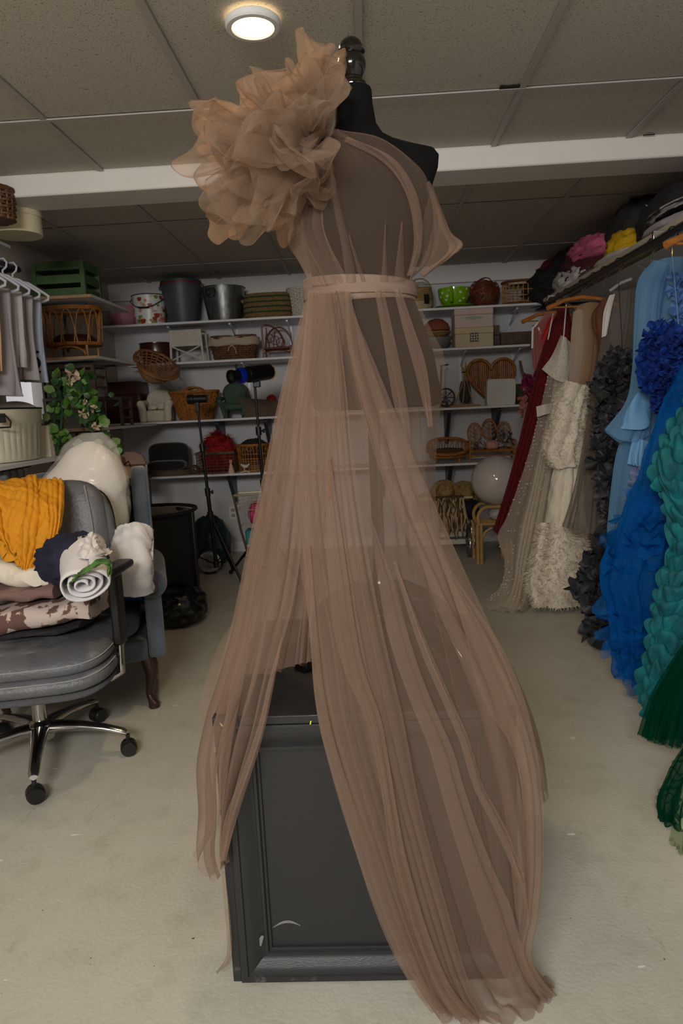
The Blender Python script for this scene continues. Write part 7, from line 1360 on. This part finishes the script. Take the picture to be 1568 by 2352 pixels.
# 6 black ruffled gown
g6 = gown('black_ruffled_gown', 'black gown covered in large charcoal fabric ruffles down to the floor', P(1410, 820, 3.7)); M_bruf = mat('charcoal_organza', (64, 64, 68), .6, col2=(30, 30, 33), vscale=12, trans=.12)
bl = [PC((1402, 815, 3.74), (1388, 850, 3.70), (1372, 930, 3.66), (1372, 1040, 3.64), (1378, 1150, 3.62), (1380, 1250, 3.60), (1330, 1320, 3.55), (1345, 1400, 3.54), (1375, 1455, 3.55)), PC((1425, 812, 3.7), (1420, 850, 3.64), (1412, 930, 3.60), (1405, 1040, 3.58), (1402, 1150, 3.56), (1402, 1250, 3.52), (1385, 1320, 3.44), (1395, 1400, 3.43), (1410, 1462, 3.45)), PC((1450, 815, 3.72), (1466, 850, 3.68), (1465, 930, 3.66), (1445, 1040, 3.64), (1430, 1150, 3.62), (1435, 1250, 3.58), (1450, 1320, 3.5), (1460, 1400, 3.5), (1450, 1460, 3.52))]
cloth('lining', C1, g6, bl, nu=50, nv=50, folds=3, amp=(.003, .008), lap=.4, closed=True, bulge=.03, seed=17)
S = surf(bl, 40, 90); rs = np.random.RandomState(4)
def ruff(nm, m, par, S, jr, n, size, seed, push=.03, wav=.3, nr=(-.3, -1, .25)):
    rs = np.random.RandomState(seed); pts, nn = [], []
    for k in range(n): i, j = rs.randint(0, S.shape[0]), rs.randint(*jr); pts.append(S[i, j]+np.array([-.3, -1, 0])*push*rs.uniform(.4, 1.2)); nn.append(np.array(nr)+rs.normal(0, .7, 3))
    return petals(MB(), pts, nn, size, seed, wav=wav).build(nm, m, par, auto=180)
for k, (j0, j1, n, sz) in enumerate(((0, 14, 90, .062), (8, 24, 80, .07), (22, 42, 80, .066), (38, 58, 70, .06), (55, 74, 95, .08), (70, 89, 100, .085))): ruff('ruffle_tier', M_bruf, g6, S, (j0, j1), n, sz, 30+k, .05)
MB().tube([P(1430, 820, 3.74), (RX, 3.8, RZ-.10)], .002).build('strap', C1, g6)
# 7 light blue gown
g7 = gown('light_blue_gown', 'light blue tulle gown with a long bell sleeve and layered skirt', P(1520, 600, 3.36)); M_lb = tulle('light_blue_tulle', (132, 182, 222), .52); M_lbs = mat('light_blue_satin', (112, 166, 212), .6, trans=.2)
sl = [PC((1500, 604, 3.36), (1466, 645, 3.33), (1458, 740, 3.30), (1454, 850, 3.28), (1440, 925, 3.26), (1388, 990, 3.24)), PC((1515, 610, 3.32), (1490, 670, 3.28), (1482, 760, 3.25), (1478, 860, 3.23), (1468, 930, 3.20), (1430, 1015, 3.18)), PC((1535, 615, 3.34), (1518, 700, 3.30), (1508, 780, 3.28), (1500, 870, 3.26), (1496, 930, 3.24), (1490, 1000, 3.22))]
cloth('sleeve', M_lb, g7, sl, nu=100, nv=50, folds=5, amp=(.003, .012), lap=1.1, seed=18, closed=True, bulge=.03)
lbm = [PC((1500, 604, 3.38), (1500, 720, 3.36), (1478, 860, 3.34), (1448, 960, 3.33), (1420, 1040, 3.31), (1408, 1130, 3.3), (1396, 1250, 3.28)), PC((1545, 596, 3.34), (1545, 720, 3.31), (1520, 860, 3.29), (1490, 960, 3.27), (1455, 1040, 3.25), (1440, 1130, 3.23), (1430, 1250, 3.22)), PC((1600, 600, 3.36), (1600, 720, 3.34), (1570, 860, 3.32), (1530, 960, 3.30), (1490, 1040, 3.28), (1478, 1130, 3.27), (1470, 1240, 3.26))]
cloth('body', M_lb, g7, lbm, nu=140, nv=60, folds=8, amp=(.003, .014), lap=1.2, seed=19, closed=True, bulge=.04)
cloth('satin_sash', M_lbs, g7, [PC((1452, 1005, 3.18), (1440, 1065, 3.16)), PC((1475, 1010, 3.16), (1468, 1072, 3.15)), PC((1492, 1015, 3.17), (1486, 1070, 3.16))], nu=40, nv=16, folds=3, amp=(.003, .006), lap=1, seed=20)
cloth('cuff', M_lbs, g7, [PC((1430, 960, 3.15), (1425, 985, 3.15)), PC((1465, 900, 3.13), (1478, 985, 3.13)), PC((1490, 905, 3.14), (1495, 960, 3.15))], nu=40, nv=16, folds=2, amp=(.004, .008), lap=.8, seed=21)
S = surf([PC((1545, 640, 3.24), (1540, 760, 3.22)), PC((1600, 640, 3.24), (1600, 760, 3.22))], 20, 20); ruff('ruffled_front', mat('periwinkle_organza', (104, 142, 206), .6, trans=.3), g7, S, (0, 19), 46, .045, 41, .02)
S = surf([PC((1470, 1090, 3.14), (1440, 1160, 3.12)), PC((1520, 1090, 3.14), (1500, 1160, 3.12))], 20, 20); ruff('fabric_flower', mat('lavender_organza', (122, 138, 178), .6, trans=.3), g7, S, (0, 19), 40, .05, 42, .03)
# grey lavender ruffled hem behind the blue gown
S = surf([PC((1420, 1300, 3.22), (1440, 1390, 3.2), (1450, 1420, 3.2)), PC((1480, 1300, 3.22), (1480, 1380, 3.2), (1475, 1420, 3.2))], 20, 30); ruff('tulle_hem', tulle('lavender_tulle', (120, 124, 142), .6), g7, S, (0, 29), 40, .07, 43, .03)
cloth('underskirt', tulle('lavender_tulle', (120, 124, 142), .6), g7, [PC((1405, 1130, 3.3), (1408, 1250, 3.27), (1425, 1380, 3.24)), PC((1440, 1130, 3.25), (1445, 1250, 3.22), (1455, 1420, 3.2)), PC((1478, 1130, 3.28), (1485, 1250, 3.25), (1490, 1400, 3.22))], nu=70, nv=30, folds=5, amp=(.004, .014), lap=1, seed=44, closed=True, bulge=.03)
# 8 royal blue ruffle top
g8 = gown('royal_blue_top', 'royal blue top made of dense tulle ruffles in front of the light blue gown', P(1530, 800, 3.12)); M_roy = mat('royal_blue_tulle', (4, 58, 152), .8, col2=(2, 36, 106), vscale=16, trans=.2)
S = surf([PC((1500, 765, 3.1), (1478, 850, 3.08), (1500, 930, 3.08)), PC((1540, 755, 3.04), (1530, 850, 3.02), (1530, 940, 3.02)), PC((1600, 750, 3.08), (1600, 850, 3.06), (1590, 940, 3.06))], 40, 40)
cloth('core', M_roy, g8, [PC((1515, 768, 3.12), (1500, 850, 3.10), (1512, 925, 3.1)), PC((1550, 764, 3.08), (1545, 850, 3.06), (1545, 935, 3.06)), PC((1610, 764, 3.1), (1610, 850, 3.1), (1600, 935, 3.1))], nu=40, nv=30, folds=3, amp=(.004, .01), lap=.5, closed=True, bulge=.02, seed=45)
for k in range(3): ruff('ruffle_tier', M_roy, g8, S, (k*12, min(40, k*12+16)), 150, .048, 50+k, .045, .3)
MB().tube([P(1560, 768, 3.1), (RX, 3.16, RZ-.10)], .0018).build('strap', M_lbs, g8)
# 9 bright blue tulle gown
g9 = gown('bright_blue_gown', 'bright cobalt blue tulle gown with a full flared skirt', P(1560, 880, 2.98)); M_cob = tulle('cobalt_tulle', (20, 116, 200), .40); bb = [PC((1560, 870, 2.98), (1510, 960, 2.94), (1482, 1060, 2.92), (1430, 1190, 2.88), (1384, 1310, 2.84), (1412, 1400, 2.84), (1416, 1470, 2.86), (1440, 1530, 2.9)), PC((1575, 880, 2.92), (1545, 970, 2.88), (1520, 1080, 2.85), (1480, 1200, 2.80), (1440, 1320, 2.76), (1450, 1410, 2.78), (1455, 1490, 2.8), (1468, 1562, 2.84)), PC((1610, 880, 2.92), (1590, 970, 2.9), (1570, 1080, 2.88), (1540, 1200, 2.84), (1515, 1320, 2.8), (1508, 1420, 2.82), (1500, 1500, 2.84), (1500, 1555, 2.88)), PC((1680, 890, 2.98), (1680, 980, 2.96), (1670, 1100, 2.94), (1640, 1210, 2.9), (1600, 1320, 2.88), (1580, 1420, 2.88), (1560, 1500, 2.9), (1545, 1550, 2.92))]
cloth('skirt', M_cob, g9, bb, nu=200, nv=70, folds=10, amp=(.005, .035), lap=1.6, seed=46, closed=True, bulge=.05, crumple=.02)
S = surf(bb, 60, 80)
for k, (j0, j1, n_) in enumerate(((34, 52, 60), (60, 79, 80))): ruff('ruffle_tier', M_cob, g9, S, (j0, j1), n_, .10, 480+k, .02, .2, (-.2, -.7, -.6))
cloth('skirt', M_cob, g9, [[np.array(p)+[.03, .05, .0] for p in g] for g in bb], nu=120, nv=60, folds=6, amp=(.005, .03), lap=1.2, seed=47)
_t = [g_[0] for g_ in bb]; cloth('bodice', M_cob, g9, [[np.array([RX+.09+.22*i/(len(_t)-1), 2.98-(.05 if 0 < i < len(_t)-1 else 0), RZ-.13]), np.array([RX+.09+.22*i/(len(_t)-1), 2.98-(.06 if 0 < i < len(_t)-1 else 0), RZ-.30]), (np.array([RX+.09+.22*i/(len(_t)-1), 2.98, RZ-.30])+_t[i]*2)/3, _t[i]] for i in range(len(_t))], nu=70, nv=40, folds=5, amp=(.002, .012), lap=1.0, seed=90, closed=True, bulge=.03)
MB().tube([(RX+.16, 2.98, RZ-.14), (RX, 2.98, RZ-.07)], .006).build('strap', M_roy, g9)
# 10 teal crinkled gown
g10 = gown('teal_gown', 'teal gown with crinkled horizontal tulle flounces from top to hem', P(1600, 930, 2.7)); M_teal = mat('teal_tulle', (6, 122, 130), .75, col2=(4, 88, 98), vscale=18, trans=.22)
tl = [PC((1580, 920, 2.72), (1512, 1040, 2.66), (1500, 1090, 2.64), (1535, 1160, 2.62), (1545, 1250, 2.60), (1516, 1340, 2.57), (1500, 1430, 2.55), (1482, 1520, 2.53), (1468, 1585, 2.53), (1492, 1640, 2.55)), PC((1610, 920, 2.66), (1560, 1040, 2.58), (1555, 1100, 2.56), (1570, 1160, 2.55), (1575, 1250, 2.53), (1560, 1340, 2.5), (1545, 1430, 2.47), (1530, 1520, 2.45), (1515, 1590, 2.45), (1520, 1650, 2.48)), PC((1700, 920, 2.7), (1690, 1040, 2.66), (1680, 1100, 2.64), (1680, 1160, 2.62), (1680, 1250, 2.6), (1670, 1340, 2.56), (1660, 1430, 2.53), (1640, 1520, 2.5), (1620, 1590, 2.5), (1610, 1650, 2.52))]
cloth('lining', M_teal, g10, [[np.array(p)+[.03, .07, 0] for p in g] for g in tl], nu=60, nv=60, folds=4, amp=(.004, .012), lap=.6, closed=True, bulge=.02, seed=60)
def ruched(guides, n, out, seed, nu=150, nv=220, fold=.02):
    S = surf(guides, nu, nv); N_ = np.cross(np.gradient(S, axis=0), np.gradient(S, axis=1)); N_ /= np.linalg.norm(N_, axis=2, keepdims=True)+1e-9; N_ = N_*np.where((N_@np.array([-.3, -1, .2])) < 0, -1, 1)[..., None]
    u = np.linspace(0, 1, nu)[:, None]; v = np.linspace(0, 1, nv)[None]; q = n*v+.9*n1(u*2.5+v*4, seed)+.4*n1(u*6-v*6, seed+1); f = q-np.floor(q); am = .55+.5*n1(u*9+np.floor(q)*2.1, seed+2)
    d = out*am*np.sin(PI*f**.6)+fold*n1(u*26+np.floor(q)*1.7+f*2, seed+3)*f*.6; drop = out*.7*am*(f**2)
    edge = out*.35*np.exp(-((u)/.04)**2)*np.sin(PI*f**.7)
    G = S+N_*d[..., None]; G[..., 2] -= drop; G[..., 0] -= edge; return MB().grid(G)
ruched(tl, 21, .034, 61, fold=.008).build('ruched_tulle', M_teal, g10, auto=180)
_t = [g_[0] for g_ in tl]; cloth('bodice', M_teal, g10, [[np.array([RX-.04+.26*i/(len(_t)-1), 2.72-(.05 if 0 < i < len(_t)-1 else 0), RZ-.13]), np.array([RX-.03+.24*i/(len(_t)-1), 2.72-(.06 if 0 < i < len(_t)-1 else 0), RZ-.30]), (np.array([RX-.03+.24*i/(len(_t)-1), 2.72, RZ-.30])+_t[i]*2)/3, _t[i]] for i in range(len(_t))], nu=70, nv=40, folds=5, amp=(.002, .012), lap=1.0, seed=91, closed=True, bulge=.03)
MB().tube([(RX, 2.72, RZ-.14), (RX, 2.72, RZ-.07)], .006).build('strap', M_teal, g10)
# 11 dark green gown
g11 = gown('dark_green_gown', 'dark green tulle gown with two ruffled tiers at the right edge', P(1610, 1450, 2.25)); M_dgr = tulle('bottle_green_tulle', (8, 78, 54), .45)
gr = [PC((1600, 1440, 2.3), (1552, 1530, 2.26), (1508, 1610, 2.22), (1480, 1690, 2.2)), PC((1640, 1440, 2.26), (1590, 1540, 2.2), (1550, 1620, 2.17), (1525, 1708, 2.15)), PC((1720, 1440, 2.3), (1680, 1540, 2.26), (1650, 1620, 2.24), (1620, 1700, 2.22))]
for sd in (70, 71): cloth('tulle_tier', M_dgr, g11, gr, nu=150, nv=40, folds=9, amp=(.005, .028), lap=1.3, seed=sd, closed=True, bulge=.03)
gr2 = [PC((1600, 1690, 2.1), (1560, 1740, 2.06), (1530, 1800, 2.03), (1512, 1850, 2.0), (1536, 1912, 2.0)), PC((1640, 1690, 2.06), (1600, 1750, 2.01), (1572, 1810, 1.98), (1556, 1860, 1.96), (1565, 1922, 1.96)), PC((1720, 1690, 2.1), (1680, 1750, 2.06), (1660, 1810, 2.04), (1640, 1860, 2.02), (1630, 1910, 2.02))]
cloth('tulle_tier', M_dgr, g11, gr2, nu=90, nv=40, folds=6, amp=(.005, .02), lap=1, seed=72, closed=True, bulge=.03); ruched(gr2, 11, .018, 73, 110, 110, .008).build('ruffle_tier', M_dgr, g11, auto=180)
M_dgs = mat('bottle_green_satin', (8, 66, 46), .6)
_t = [g_[0] for g_ in gr]; cloth('bodice', M_dgs, g11, [[np.array([RX-.13+.26*i/(len(_t)-1), 2.35-(.05 if 0 < i < len(_t)-1 else 0), RZ-.13]), np.array([RX-.12+.24*i/(len(_t)-1), 2.35-(.06 if 0 < i < len(_t)-1 else 0), RZ-.30]), (np.array([RX-.12+.24*i/(len(_t)-1), 2.35, RZ-.30])+_t[i]*2)/3, _t[i]] for i in range(len(_t))], nu=70, nv=40, folds=5, amp=(.002, .012), lap=1.0, seed=92, closed=True, bulge=.03)
MB().tube([(RX, 2.35, RZ-.14), (RX, 2.35, RZ-.09)], .006).build('shoulder_strap', M_dgs, g11)
_t = [g_[-1]+np.array([.05, .04, .1]) for g_ in gr]; cloth('tulle_tier', M_dgr, g11, [[_t[i]+np.array([.02, .03, 0]), gr2[i][0]+np.array([0, .02, -.05])] for i in range(3)], nu=60, nv=12, folds=6, amp=(.01, .014), lap=1, seed=94)
g12 = gown('pale_green_gown', 'pale sage tulle skirt hem on the floor at the right edge, below the green gown', P(1590, 1900, 1.95)); cloth('hem', tulle('sage_tulle', (170, 184, 150), .6), g12, [PC((1560, 1900, 1.98), (1545, 1915, 1.97))+[F(1536, 1930, .012)], PC((1590, 1905, 1.94), (1575, 1925, 1.93))+[F(1572, 1962, .012)], PC((1680, 1905, 1.96), (1670, 1930, 1.95))+[F(1660, 1970, .012)]], nu=60, nv=16, folds=5, amp=(.004, .012), lap=1, seed=74)
sg = [PC((1560, 1900, 1.98)), PC((1590, 1905, 1.94)), PC((1680, 1905, 1.96))]; M_sgs = mat('sage_satin', (160, 176, 140), .7, trans=.2)
_t = [g_[0] for g_ in sg]; cloth('bodice', M_sgs, g12, [[np.array([RX-.13+.26*i/(len(_t)-1), 2.06-(.05 if 0 < i < len(_t)-1 else 0), RZ-.13]), np.array([RX-.12+.24*i/(len(_t)-1), 2.06-(.06 if 0 < i < len(_t)-1 else 0), RZ-.30]), (np.array([RX-.12+.24*i/(len(_t)-1), 2.06, RZ-.30])+_t[i]*2)/3, _t[i]] for i in range(len(_t))], nu=70, nv=40, folds=5, amp=(.002, .012), lap=1.0, seed=93, closed=True, bulge=.03)
MB().tube([(RX, 2.06, RZ-.14), (RX, 2.06, RZ)], .006).build('shoulder_strap', M_sgs, g12)
